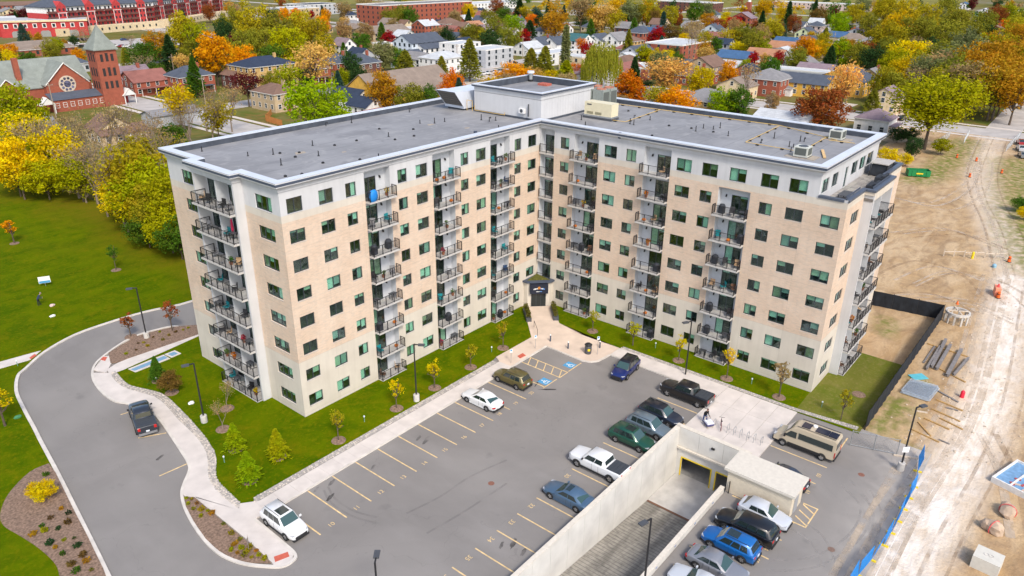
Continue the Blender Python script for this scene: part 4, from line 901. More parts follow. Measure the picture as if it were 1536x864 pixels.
for x in (-24.5,-27.9,-31.4,-34.5): mb = MB(); mb.box(x-.12,-38.765,.2,x+.12,-38.735,.35); mb.build('fixing_plate', mat('plate_blue', (.28,.32,.45), .6), t)
t = thing('garage_portal', 'concrete headwall with yellow edged garage doorways at the foot of the ramp', 'wall')
mb = MB()
for a, b in ((-34.4+.0,-31.4),): pass
X0, X1 = -16.75, -16.36
for y0, y1, z0, z1 in ((-38.75,-31.0,-2.45,-1.15),(-35.65,-35.25,-5,-2.45),(-38.75,-37.6,-5,-2.45),(-32.0+.15,-31.0,-5,-2.45)): mb.box(X0, y0, z0, X1, y1, z1)
mb.build('wall', M_RWALL, t)
for i in range(3): mb = MB(); y0 = -38.75+2.583*i; mb.box(X0-.06, y0+.012, -1.13, X1, y0+2.57, 1.04); mb.build('panel', M_RWALL, t)
mb = MB(); mb.box(X0-.3,-38.75,-1.35,X0-.07,-31.4,-1.15); mb.build('ledge', M_RCAP, t)
mb = MB(); mb.box(X0-.08,-38.76,1.04,X1+.05,-30.99,1.1); mb.build('cap', M_RCAP, t)
M_HAZ = mat('hazard_yellow', (.75,.55,.02), .6, var=.08)
for y0, y1 in ((-35.25,-31.86),(-37.6,-35.65)):
    mb = MB(); mb.box(X0-.03,y0,-2.5,X0-.002,y1,-2.36); mb.box(X0-.03,y0-.02,-4.7,X0-.002,y0+.12,-2.5); mb.box(X0-.03,y1-.12,-4.7,X0-.002,y1+.02,-2.5); mb.build('door_edge', M_HAZ, t)
mb = MB(); mb.box(X1,-38.7,-4.8,-6,-31.0,-4.74); mb.box(X1,-38.7,-2.3,-6,-31.0,-2.2); mb.box(X1,-31.1,-4.74,-6,-31.0,-2.3); mb.box(X1,-38.7,-4.74,-6,-38.6,-2.3); mb.box(-6.1,-38.6,-4.74,-6,-31.1,-2.3); mb.build('garage_interior', mat('garage_dark', (.35,.34,.32), .9), t)
mb = MB(); mb.box(X0-.2,-35.3,.0,X0-.062,-34.95,.18); mb.build('camera_box', M_BLACK, t)
# shed at the head of the ramp
t = thing('stair_shed', 'pale beige stair shed with a flat overhanging roof beside the ramp', 'shed', (0,0,0))
mb = MB(); mb.box(-21.9,-44.55,-.05,-19.05,-38.76,2.35); mb.build('wall', mat('shed_stucco', (.58,.51,.40), .85, var=.06), t)
mb = MB(); mb.box(-22.15,-44.8,2.35,-18.75,-38.45,2.62); mb.build('roof', mat('shed_roof', (.60,.56,.49), .8, var=.06), t)
mb = MB(); mb.box(-21.1,-44.60,.0,-20.15,-44.553,2.1); mb.build('door', mat('grey_door', (.30,.31,.33), .5, var=.05), t)
mb = MB(); mb.cyl((-22.05,-39.1,0),(-22.05,-39.1,1.3),.05,.05,8); mb.build('downpipe', M_BLACK, t)

# ================================================================ vehicles
M_TYRE = mat('tyre_rubber', (.018,.018,.018), .85, var=0)
M_RIM = mat('alloy_rim', (.50,.51,.53), .3, .8, var=0)
M_RIMD = mat('dark_rim', (.10,.10,.11), .35, .7, var=0)
M_CGL = mat('car_glass', (.018,.030,.030), .05, var=0, spec=.8, coat=.5)
M_WS = mat('windscreen_glass', (.035,.075,.070), .05, var=0, spec=.8, coat=.5)
M_TRIM = mat('black_trim', (.022,.022,.024), .6, var=0)
M_HL = mat('headlamp', (.42,.44,.47), .12, var=0, spec=.8)
M_TL = mat('tail_lamp', (.45,.015,.015), .2, var=0, spec=.6)
M_PLATE = mat('plate_white', (.65,.68,.72), .5, var=0)
def paintm(name, c): return mat('car_paint_'+name, c, .28, .25 if max(c) < .5 else .05, var=0, spec=.5, coat=.7)
WHEELS = {}
def wheel_mesh(r, w):
    k = (r, w)
    if k not in WHEELS:
        t = MB(); t.lathe([(r*.62,-w/2),(r*.93,-w/2),(r,-w*.3),(r,w*.3),(r*.93,w/2),(r*.62,w/2)], 20, cap=False)
        t.v = [(x, z, y) for x, y, z in t.v]; tm = t.mesh('tyre', M_TYRE, True)
        out = []
        for mm in (M_RIM, M_RIMD):
            q = MB()
            q.lathe([(r*.66,-w*.42),(r*.66,w*.30),(r*.60,w*.30),(r*.58,w*.12),(.02,w*.10)], 20); 
            for i in range(5):
                a = 2*math.pi*i/5; c, s = math.cos(a), math.sin(a)
                q.prism([(c*r*.08-s*.06, s*r*.08+c*.06),(c*r*.63-s*.045, s*r*.63+c*.045),(c*r*.63+s*.045, s*r*.63-c*.045),(c*r*.08+s*.06, s*r*.08-c*.06)], w*.28, w*.40)
            q.v = [(x, z, y) for x, y, z in q.v]; out.append(q.mesh('rim', mm))
        WHEELS[k] = (tm, out)
    return WHEELS[k]
# spec: L, W, H, wheelbase, wheel r, ground clearance, belt z, hood z (front, rear), cowl x, roof front x, roof rear x, rear base x, tail style
SPEC = {
 'sedan':  dict(L=4.85, W=1.85, H=1.45, wb=2.8, r=.33, gc=.17, belt=.93, nose=.66, hood=.92, deck=1.02, xs=(1.02,.22,-1.05,-1.88), tail=.80, gw=.60),
 'hatch':  dict(L=4.40, W=1.80, H=1.48, wb=2.65, r=.33, gc=.17, belt=.95, nose=.68, hood=.94, deck=1.02, xs=(.95,.15,-1.35,-1.95), tail=.95, gw=.60),
 'suv':    dict(L=4.65, W=1.86, H=1.72, wb=2.7, r=.36, gc=.22, belt=1.03, nose=.78, hood=1.06, deck=1.12, xs=(1.10,.42,-1.80,-2.20), tail=1.05, gw=.66),
 'bigsuv': dict(L=5.15, W=1.98, H=1.80, wb=2.95, r=.39, gc=.24, belt=1.12, nose=.85, hood=1.14, deck=1.2, xs=(1.15,.5,-2.05,-2.42), tail=1.12, gw=.70),
 'pickup': dict(L=5.85, W=2.02, H=1.93, wb=3.65, r=.41, gc=.30, belt=1.25, nose=1.05, hood=1.27, deck=1.27, xs=(1.42,.82,-1.05,-1.22), tail=1.25, gw=.70),
}
def car(kind, color, label, loc, heading, group='cars parked by the building', roof=None, sunroof=False, rails=False, dark_rim=False, name=None, trim=True, cover=True):
    s = SPEC[kind]; L, W, H = s['L'], s['W'], s['H']; hw = W/2
    nm = name or {'sedan':'parked_sedan','hatch':'parked_hatchback','suv':'parked_suv','bigsuv':'parked_suv','pickup':'pickup_truck'}[kind]
    t = thing(nm, label, 'car' if kind != 'pickup' else 'truck', (*loc, 0), heading, group)
    x0, x1 = -L/2, L/2; cow, rf, rr, rb = s['xs']; gc = s['gc']; belt = s['belt']
    # lofted body: stations (x, top z at centre, shoulder z, half width, bottom z)
    st = [(x1, s['nose']-.10, s['nose']-.16, hw*.70, gc+.12), (x1-.05, s['nose'], s['nose']-.06, hw*.80, gc+.06), (x1-.30, s['nose']+.10, s['nose']+.02, hw*.93, gc+.02), (x1-.75, s['hood']-.08, s['hood']-.16, hw*.99, gc), (cow, s['hood'], belt-.04, hw, gc)]
    if kind == 'pickup':
        st += [(rf, belt, belt, hw, gc), (rr, belt, belt, hw, gc), (rb-.06, belt, belt, hw, gc), (x0+.25, s['deck'], s['deck'], hw, gc+.08), (x0+.02, s['deck'], s['deck']-.01, hw*.98, gc+.12), (x0, s['deck']-.12, s['deck']-.14, hw*.94, gc+.2)]
    else:
        st += [(rf, belt, belt, hw, gc), (0, belt, belt, hw, gc), (rr, belt+.03, belt+.02, hw, gc), (rb, s['deck'], belt+.03, hw*.98, gc+.03), ((rb+x0)/2-.05, s['deck']-.03, s['deck']-.10, hw*.94, gc+.06), (x0+.06, s['tail'], s['tail']-.06, hw*.86, gc+.12), (x0, s['tail']-.15, s['tail']-.2, hw*.78, gc+.18)]
    mb = MB(); rings = []
    for x, zt, zs_, w, zb in st:
        half = [(0, zb), (w*.86, zb), (w*.975, zb+.14), (w, zb+(zs_-zb)*.55), (w*.985, zs_-.05), (w*.93, zs_), (w*.55, zt), (0, zt+.012)]
        ring = [(x, y, z) for y, z in half] + [(x, -y, z) for y, z in reversed(half[1:-1])]
        k = len(mb.v); mb.v += ring; rings.append(list(range(k, k+len(ring))))
    for a, b in zip(rings, rings[1:]):
        n = len(a)
        for i in range(n): mb.f.append((a[i], a[(i+1) % n], b[(i+1) % n], b[i])); mb.m.append(0)
    mb.f.append(tuple(reversed(rings[0]))); mb.m.append(0); mb.f.append(tuple(rings[-1])); mb.m.append(0)
    pm = paintm(color[0], color[1])
    me = mb.mesh('body', pm, True); bm = bmesh.new(); bm.from_mesh(me); bmesh.ops.recalc_face_normals(bm, faces=bm.faces)
    for e in bm.edges:
        if len(e.link_faces) == 2 and e.calc_face_angle(0) > .6: pass
    bm.to_mesh(me); bm.free(); bo = link('body', me, t); sm_ = bo.modifiers.new('round', 'SUBSURF'); sm_.levels = 1; sm_.render_levels = 2
    # greenhouse
    gw = hw*.925; tw = hw*(.80 if kind in ('pickup','bigsuv') else .77); zb = belt-.02; zr = H
    def gpt(x, y, z): return (x, y, z)
    base = [(cow, gw*.93), (rf-.15, gw), ((rr+rf)/2, gw), (rr, gw), (rb, gw*.90)]
    roofp = [(rf, tw*.96), ((rf+rr)/2, tw), (rr, tw*.95)]
    rt = pm if roof is None else paintm(*roof)
    g = MB(); sgn = (1, -1)
    # solid cabin in body colour
    A = [(cow,gw*.93,zb+.02),(rb,gw*.90,zb+.05)]; T = [(rf,tw*.96,zr-.05),((rf+rr)/2,tw,zr),(rr,tw*.95,zr-.04)]
    for q in sgn:
        g.face([(cow,q*gw*.93,zb),(rf-.2,q*gw,zb),(0 if kind!='pickup' else (rf+rr)/2,q*gw,zb),(rr,q*gw,zb),(rb,q*gw*.9,zb),(rr,q*tw*.95,zr-.09),((rf+rr)/2,q*tw,zr-.06),(rf,q*tw*.96,zr-.09)])
        g.face([(rf,q*tw*.96,zr-.09),((rf+rr)/2,q*tw,zr-.06),(rr,q*tw*.95,zr-.09),(rr+.05,q*tw*.80,zr-.01),((rf+rr)/2,q*tw*.84,zr),(rf-.06,q*tw*.80,zr-.02)])
    g.face([(rf-.06,tw*.80,zr-.02),((rf+rr)/2,tw*.84,zr),(rr+.05,tw*.80,zr-.01),(rr+.05,-tw*.80,zr-.01),((rf+rr)/2,-tw*.84,zr),(rf-.06,-tw*.80,zr-.02)])
    g.face([(cow,gw*.93,zb),(rf,tw*.96,zr-.09),(rf-.06,tw*.8,zr-.02),(rf-.06,-tw*.8,zr-.02),(rf,-tw*.96,zr-.09),(cow,-gw*.93,zb)])
    g.face([(rb,gw*.9,zb),(rr,tw*.95,zr-.09),(rr+.05,tw*.8,zr-.01),(rr+.05,-tw*.8,zr-.01),(rr,-tw*.95,zr-.09),(rb,-gw*.9,zb)])
    cm_ = g.mesh('cabin', rt, True); bm = bmesh.new(); bm.from_mesh(cm_); bmesh.ops.remove_doubles(bm, verts=bm.verts, dist=.002); bmesh.ops.recalc_face_normals(bm, faces=bm.faces)
    bmesh.ops.bevel(bm, geom=[e for e in bm.edges if len(e.link_faces) == 2 and e.calc_face_angle(0) > .25], offset=.035, segments=2, affect='EDGES'); bm.to_mesh(cm_); bm.free(); link('cabin', cm_, t)
    def lerp(a, b, f): return tuple(a[i]+(b[i]-a[i])*f for i in range(3))
    def panel(nm_, quad, m, off, parent=t):
        v = [Vector(p) for p in quad]; nrm = (v[1]-v[0]).cross(v[-1]-v[0]).normalized()
        c = sum(v, Vector())/len(v)
        if nrm.dot(c-Vector((0, 0, .8))) < 0: nrm = -nrm
        p = MB(); a = [tuple(q+nrm*off) for q in v]; b = [tuple(q-nrm*.01) for q in v]
        p.face(a); 
        for i in range(len(a)): j = (i+1) % len(a); p.face([a[i], a[j], b[j], b[i]])
        return p.build(nm_, m, parent)
    # windscreen and rear window
    fw = [(cow,gw*.93,zb),(cow,-gw*.93,zb),(rf,-tw*.96,zr-.09),(rf,tw*.96,zr-.09)]
    q0 = [lerp(fw[0],fw[3],.10), lerp(fw[1],fw[2],.10), lerp(fw[1],fw[2],.97), lerp(fw[0],fw[3],.97)]
    panel('windscreen', [lerp(q0[0],q0[1],.04), lerp(q0[1],q0[0],.04), lerp(q0[2],q0[3],.04), lerp(q0[3],q0[2],.04)], M_WS, .012)
    rw_ = [(rb,gw*.9,zb),(rb,-gw*.9,zb),(rr,-tw*.95,zr-.09),(rr,tw*.95,zr-.09)]
    lo_ = .22 if kind not in ('sedan',) else .10
    q0 = [lerp(rw_[0],rw_[3],lo_), lerp(rw_[1],rw_[2],lo_), lerp(rw_[1],rw_[2],.92), lerp(rw_[0],rw_[3],.92)]
    panel('rear_window', [lerp(q0[0],q0[1],.07), lerp(q0[1],q0[0],.07), lerp(q0[2],q0[3],.06), lerp(q0[3],q0[2],.06)], M_WS if kind == 'sedan' else M_CGL, .012)
    # side glass: two or three panes a side
    cuts = {'sedan': (.06,.50,.94), 'hatch': (.06,.46,.80), 'suv': (.06,.40,.68,.93), 'bigsuv': (.06,.38,.66,.95), 'pickup': (.06,.55,.95)}[kind]
    def side(f, up, q):
        xb = cow-.12 + (rb+.22-(cow-.12))*f; xt = rf-.02 + (rr+.04-(rf-.02))*f
        yb = gw*.985; yt = tw*.985
        return (xb + (xt-xb)*up, q*(yb+(yt-yb)*up), zb + (zr-.10-zb)*up)
    for q in sgn:
        for a, b in zip(cuts, cuts[1:]):
            panel('side_window', [side(a+.015,.14,q), side(b-.015,.14,q), side(b-.015,.90,q), side(a+.015,.90,q)], M_CGL, .022)
        mm = MB(); mm.box(cow-.32, q*(hw+.02)-.02 if q > 0 else -hw-.20, belt-.02, cow-.20, hw+.20 if q > 0 else -hw, belt+.13); mm.build('mirror', pm if kind != 'pickup' else M_TRIM, t)
        mm = MB(); yy = sorted((q*(hw-.02), q*(hw+.012))); mm.box(-s['wb']/2+s['r']*1.1, yy[0], gc+.02, s['wb']/2-s['r']*1.1, yy[1], gc+.17); mm.build('sill', M_TRIM if kind != 'sedan' else pm, t)
        for xx in (s['wb']/2, -s['wb']/2):
            ar = MB(); y0, y1 = sorted((q*hw*.7, q*(hw+.006))); R_ = s['r']*1.17; pts = [(xx+R_*math.cos(math.pi*i/12), s['r']+R_*math.sin(math.pi*i/12)) for i in range(13)] + [(xx-R_, gc-.01), (xx+R_, gc-.01)]
            k = len(ar.v); ar.v += [(px, y1 if q > 0 else y0, pz) for px, pz in pts]; ar.f.append(tuple(range(k, k+len(pts)))); ar.m.append(0); ar.build('wheel_arch', M_TRIM, t)
            tm, rims = wheel_mesh(s['r'], .22); wl = link('wheel', tm, t, (xx, q*(hw-.075), s['r'])); wl.rotation_euler = (0, 0, 0 if q > 0 else math.pi); link('rim', rims[1 if dark_rim else 0], wl, (0, 0, 0))
            for hx in (.0,): pass
        hl = MB(); hl.prism([(x1-.36,q*hw*.915),(x1-.10,q*hw*.80),(x1-.045,q*hw*.58),(x1-.16,q*hw*.60)][::int(q)], s['nose']-.11, s['nose']+.0); hl.build('headlight', M_HL, t)
        tl = MB(); ztl = (s['deck']-.40, s['deck']-.06) if kind == 'pickup' else (s['tail']-.20, s['tail']-.04)
        tl.prism([(x0+.0,q*hw*.86),(x0+.20,q*hw*.955),(x0+.20,q*hw*.80),(x0-.004,q*hw*.62)][::int(-q)], *ztl); tl.build('tail_light', M_TL, t)
        for hx in ((cow+rf)/2-.75, -.65 if kind != 'pickup' else -.35):
            h = MB(); yy = sorted((q*(hw-.01), q*(hw+.03))); h.box(hx-.1, yy[0], belt-.15, hx+.1, yy[1], belt-.115); h.build('door_handle', pm, t)
            sm = MB(); sm.box(hx-.20, sorted((q*hw*.98, q*(hw+.0035)))[0], gc+.2, hx-.188, sorted((q*hw*.98, q*(hw+.0035)))[1], belt-.1); sm.build('door_seam', M_TRIM, t)
    b = MB(); b.box(x1-.16,-hw*.60,gc+.10,x1+.012,hw*.60,s['nose']-.17); b.build('grille', M_TRIM, t)
    b = MB(); b.box(x1-.25,-hw*.80,gc-.0,x1+.02,hw*.80,gc+.14); b.box(x0-.03,-hw*.84,gc+.02,x0+.25,hw*.84,gc+.26); b.build('bumper', M_TRIM if kind != 'pickup' else M_RIM, t)
    b = MB(); zp = s['tail']-.38 if kind != 'pickup' else gc+.35; b.box(x0-.04,-.16,zp,x0+.02,.16,zp+.15); b.build('licence_plate', M_PLATE, t)
    if sunroof: b = MB(); b.box((rf+rr)/2+.05,-tw*.62,zr-.03,rf-.12,tw*.62,zr+.008); b.build('sunroof', M_CGL, t)
    if rails:
        for q in sgn: b = MB(); b.tube([(rf-.1,q*tw*.86,zr+.03),(rr+.1,q*tw*.86,zr+.03)], .022, 6); b.build('roof_rail', M_TRIM, t)
    if kind == 'pickup':
        if cover:
            n = 4
            for i in range(n):
                a, c = rb-.12+(x0+.10-(rb-.12))*i/n, rb-.12+(x0+.10-(rb-.12))*(i+1)/n; b = MB(); b.box(c+.012,-hw*.86,belt-.02,a-.012,hw*.86,s['deck']+.05); b.build('bed_cover', mat('tonneau', (.045,.052,.062), .55, var=.05), t)
    return t
UP, DN = math.pi/2, -math.pi/2
G1 = 'cars in the left stall row'; G2 = 'cars in the row along the ramp wall'; G3 = 'cars in the lot beside the shed'
car('pickup', ('charcoal', (.030,.036,.048)), 'charcoal pickup truck parked by the curved sidewalk at left', (-50.5,11.9), R(73), 'pickup trucks on the property')
car('suv', ('white', (.72,.73,.74)), 'white SUV with black glass roof at the near end of the left stall row', (-50.35,-12.3), DN, G1, sunroof=True, rails=True)
car('sedan', ('white', (.72,.73,.74)), 'white sedan parked beside the olive SUV', (-25.25,-12.2), UP, G1)
car('suv', ('olive', (.12,.10,.032)), 'olive gold SUV parked beside the accessible bay', (-19.85,-11.95), UP, G1, rails=True)
car('suv', ('royal_blue', (.012,.025,.14)), 'dark blue SUV with black roof standing in the aisle near the trash bin', (-9.6,-20.6), math.pi+R(6), G2, roof=('black_roof', (.015,.015,.02)), rails=True)
car('pickup', ('black', (.012,.012,.014)), 'black pickup truck with a ribbed bed cover beside the bike racks', (-10.0,-28.6), UP, 'pickup trucks on the property')
car('suv', ('navy', (.022,.032,.055)), 'navy SUV nearest the black pickup in the row along the ramp wall', (-15.45,-28.5), DN, G2, rails=True, roof=('navy_dark', (.012,.016,.028)))
car('suv', ('slate', (.14,.19,.23)), 'slate blue-grey SUV parked between the navy and green SUVs', (-18.2,-28.7), DN, G2, rails=True)
car('suv', ('green', (.010,.075,.045)), 'dark green SUV with a sunroof parked along the ramp wall', (-21.1,-28.4), DN, G2, sunroof=True)
car('pickup', ('white', (.72,.73,.74)), 'white crew cab pickup truck with a dark bed cover along the ramp wall', (-26.75,-28.2), UP, 'pickup trucks on the property')
car('sedan', ('steel_blue', (.07,.13,.21)), 'steel blue sedan with a sunroof parked along the ramp wall', (-32.15,-28.6), UP, G2, sunroof=True)
car('hatch', ('silver', (.50,.53,.58)), 'silver hatchback parked against the stair shed', (-23.2,-42.9), DN, G3, dark_rim=True)
car('bigsuv', ('black', (.014,.018,.024)), 'large black SUV between the silver hatchback and the bright blue SUV', (-25.9,-42.4), UP, G3)
car('suv', ('bright_blue', (.008,.13,.42)), 'bright blue SUV with a sunroof in the lower right lot', (-28.55,-42.2), UP, G3, sunroof=True, rails=True)
car('sedan', ('grey', (.24,.25,.28)), 'mid grey sedan parked nose out beside the bright blue SUV', (-31.4,-42.4), DN, G3)
car('sedan', ('pale_silver', (.55,.58,.62)), 'pale silver car cut off by the bottom edge of the photo', (-34.1,-42.2), UP, G3)
car('sedan', ('dark_slate', (.03,.035,.055)), 'dark car mostly hidden behind the stair shed', (-17.15,-42.0), UP, G3)
# ---- camper van
def camper(loc, heading):
    t = thing('camper_van', 'tan high-roof camper van with dark windows and rooftop solar panels', 'van', (*loc, 0), heading)
    pm = paintm('tan', (.50,.43,.32)); L, hw = 5.95, 1.02
    prof = [(2.97,.45),(2.97,.85),(2.80,1.05),(2.10,1.32),(1.45,2.15),(1.15,2.45),(.4,2.58),(-2.85,2.56),(-2.97,2.4),(-2.97,.42)]
    mb = MB(); n = len(prof)
    rows = [(hw*.98,0),(hw,.3),(hw*.93,1)]
    def ring(q, sh): return [(x, q*(hw if z < 1.5 else hw-(z-1.5)*.10), z) for x, z in prof]
    a, b = ring(1, 0), ring(-1, 0); mb.face(a); mb.face(b)
    for i in range(n): j = (i+1) % n; mb.face([a[i], a[j], b[j], b[i]])
    me = mb.mesh('body', pm); bm = bmesh.new(); bm.from_mesh(me); bmesh.ops.remove_doubles(bm, verts=bm.verts, dist=.001); bmesh.ops.recalc_face_normals(bm, faces=bm.faces)
    bmesh.ops.bevel(bm, geom=[e for e in bm.edges if len(e.link_faces) == 2], offset=.07, segments=2, affect='EDGES'); bm.to_mesh(me); bm.free(); link('body', me, t)
    mb = MB(); mb.face([(2.08,.86,1.38),(2.08,-.86,1.38),(1.47,-.80,2.16),(1.47,.80,2.16)]); o = mb.build('windscreen', M_WS, t); o.location = (.03,0,.025)
    for q in (1,-1):
        y = q*(hw+.012)
        mb = MB(); mb.prism([(1.9,1.35),(1.35,2.02),(.75,2.02),(.75,1.35)], 0, .02); mb.v = [(a_, y+(c_-.01)*.5-q*.02*(b_-1.35), b_) for a_, b_, c_ in mb.v]; mb.build('front_window', M_CGL, t)
        mb = MB(); mb.box(-2.7,min(y-q*.055,y-q*.035),1.42,.55,max(y-q*.055,y-q*.0),2.05); mb.build('side_window', M_CGL, t)
        mb = MB(); mb.box(-1.6,min(y,y-q*.03),.42,1.5,max(y,y-q*.03)+.0,.72); mb.build('lower_trim', M_TRIM, t)
        mb = MB(); mb.box(1.75,min(y,y+q*.24),1.3,1.9,max(y,y+q*.24),1.6); mb.build('mirror', M_TRIM, t)
        for xx in (1.95,-1.85):
            tm, rims = wheel_mesh(.37,.22); wl = link('wheel', tm, t, (xx, q*(hw-.06), .37)); wl.rotation_euler = (0,0,0 if q > 0 else math.pi); link('rim', rims[0], wl)
            ar = MB(); pts = [(xx+.44*math.cos(math.pi*i/12), .40+.44*math.sin(math.pi*i/12)) for i in range(13)]; ar.v = [(p, q*(hw+.008), z_) for p, z_ in pts]; ar.f = [tuple(range(13))]; ar.m = [0]; ar.build('wheel_arch', M_TRIM, t)
        mb = MB(); mb.box(2.72,min(q*.55,q*.95),.92,2.93,max(q*.55,q*.95),1.12); mb.build('headlight', M_HL, t)
        mb = MB(); mb.box(-3.0,min(q*.86,q*1.0),.75,-2.93,max(q*.86,q*1.0),1.3); mb.build('tail_light', M_TL, t)
    mb = MB(); mb.box(2.8,-.98,.36,3.02,.98,.78); mb.box(-3.04,-.98,.36,-2.8,.98,.6); mb.build('bumper', M_TRIM, t)
    mb = MB(); mb.box(-3.0,-.7,1.5,-2.965,.7,2.1); mb.build('rear_window', M_CGL, t)
    M_SOL = mat('solar_panel', (.012,.018,.04), .15, var=.1, scale=6, spec=.7)
    for xa, xb in ((.55,-.25),(-.75,-1.95),(-2.0,-2.8)): mb = MB(); mb.box(xb,-.42,2.60,xa,.55,2.66); mb.build('solar_panel', M_SOL, t)
    for q in (1,-1): mb = MB(); mb.tube([(.9,q*.78,2.64),(-2.8,q*.78,2.64)],.03,6); mb.build('roof_rail', M_TRIM, t)
    mb = MB(); mb.cyl((-.5,-.3,2.6),(-.5,-.3,2.72),.22,.2,12); mb.build('roof_vent', M_WHITE, t)
camper((-10.75,-42.0), UP)
# far parked cars: simple copies of one sedan-sized and one SUV-sized body with their parts
FARP = {}
FARN = 0
def far_car(loc, heading, color, label):
    kind = 'sedan' if len(FARP) % 2 else 'suv'
    return car(kind, color, label, loc, heading, 'far cars', name='distant_car')

# ================================================================ lamp posts, signs, street furniture
def lamp_post(loc, rot, label, base=True):
    t = thing('lamp_post', label, 'lamp post', (*loc, 0), rot, 'lamp posts of the parking lot')
    if base: mb = MB(); mb.lathe([(.33,0),(.33,.85),(.30,.9)], 18); mb.build('concrete_base', M_CONC, t)
    mb = MB(); mb.cyl((0,0,.8 if base else 0),(0,0,7.0),.085,.07,8); mb.build('pole', M_BLACK, t)
    mb = MB(); mb.box(.05,-.05,6.93,.55,.05,7.02); mb.build('arm', M_BLACK, t)
    mb = MB(); mb.box(.45,-.2,6.9,1.15,.2,7.03); mb.build('lamp_head', M_DARKG, t)
    return t
lamp_post((-41.28,29.79), R(150), 'tall black lamp post in the planting bed beside the drive')
lamp_post((-46.48,7.18), R(160), 'tall black lamp post on the lawn near the leftmost building corner')
lamp_post((-29.55,-6.53), R(-55), 'tall black lamp post beside the long left sidewalk')
lamp_post((-5.56,-26.24), R(150), 'tall black lamp post beside the right wing sidewalk', False)
lt = lamp_post((-8.35,-50.16), R(-30), 'tall black lamp post with a white tag near the blue fence')
mb = MB(); mb.box(-.1,-.3,2.1,-.09,.3,2.7); mb.build('tag', M_WHITE, lt, None, R(-30)*0+R(70))
lamp_post((-36.96,-39.05), R(165), 'tall black lamp post at the ramp parapet in the foreground', False)
lamp_post((-52.7,-27.04), R(40), 'black lamp post of which only the head shows at the bottom edge')
for i, (p, top) in enumerate((((-21.24,1.65),0),)): pass
def sign_post(loc, label, h=2.0, w_=.32, hh=.45, col=M_WHITE, rot=0, mark=True, cat='sign', name='sign_post'):
    t = thing(name, label, cat, (*loc, 0), rot, None); mb = MB(); mb.cyl((0,0,0),(0,0,h),.03,.03,6); mb.build('post', M_STEEL, t)
    mb = MB(); mb.box(-w_/2,-.045,h-hh,w_/2,-.032,h); b = mb.build('board', col, t)
    if mark: mb = MB(); mb.box(-w_*.32,-.050,h-hh*.55,w_*.32,-.047,h-hh*.12); mb.build('symbol', M_BLUEP, b)
    return t
sign_post((-16.62,-9.14), 'accessible parking sign at the left bay beside the olive SUV', rot=R(-35))
sign_post((-11.86,-9.10), 'accessible parking sign on the plaza at the foot of the handrail', rot=R(-35))
sign_post((-8.18,-15.79), 'tall sign post beside the trash bin', 2.6, rot=R(-35))
sign_post((-53.95,-12.57), 'brown and grey sign on two posts in the bed by the white SUV', 1.5, .9, .6, mat('sign_brown', (.30,.22,.16), .8), R(60), False)
t = sign_post((-42.84,56.60), 'white and blue sale board standing on the left lawn', 1.6, 1.5, 1.0, M_WHITE, R(-25), False)
mb = MB(); mb.box(-.7,-.052,.62,.7,-.048,.95); mb.build('blue_band', M_BLUEP, t)
for i, p in enumerate(((-9.12,-9.36), (-9.25,-12.18), (-6.56,-15.07))):
    t = thing('bollard', ('dark bollard nearest the entrance','dark bollard between the entrance one and the trash bin','dark bollard behind the trash bin')[i], 'bollard', (*p, .1), 0, 'bollards on the plaza')
    mb = MB(); mb.cyl((0,0,0),(0,0,.85),.09,.09,10); mb.build('post', M_DRIP, t); mb = MB(); mb.cyl((0,0,.85),(0,0,1.0),.095,.05,10); mb.build('cap', M_WHITE, t)
t = thing('trash_bin', 'dark domed trash bin with a yellow label on the plaza', 'bin', (*(-8.64,-14.73), .1))
mb = MB(); mb.lathe([(.38,0),(.42,.2),(.42,1.0),(.30,1.15)], 14); mb.build('drum', M_DARKG, t); mb = MB(); mb.lathe([(.45,1.15),(.48,1.2),(.25,1.38),(.02,1.42)], 14); mb.build('hood', M_BLACK, t); mb = MB(); mb.box(-.15,-.44,.5,.15,-.42,.8); mb.build('sticker', M_HAZ, t, None, R(-45))
for i, (pts, lb) in enumerate((([(-7.38,-5.40),(-9.03,-7.22)], 'short dark handrail left of the entrance walk'),)):
    t = thing('handrail', lb, 'handrail'); a, b = [Vector((*p, .1)) for p in pts]; mb = MB(); up = Vector((0,0,.95)); mb.tube([a, a+up, b+up, b], .03, 6); mb.build('rail', M_BLACK, t)
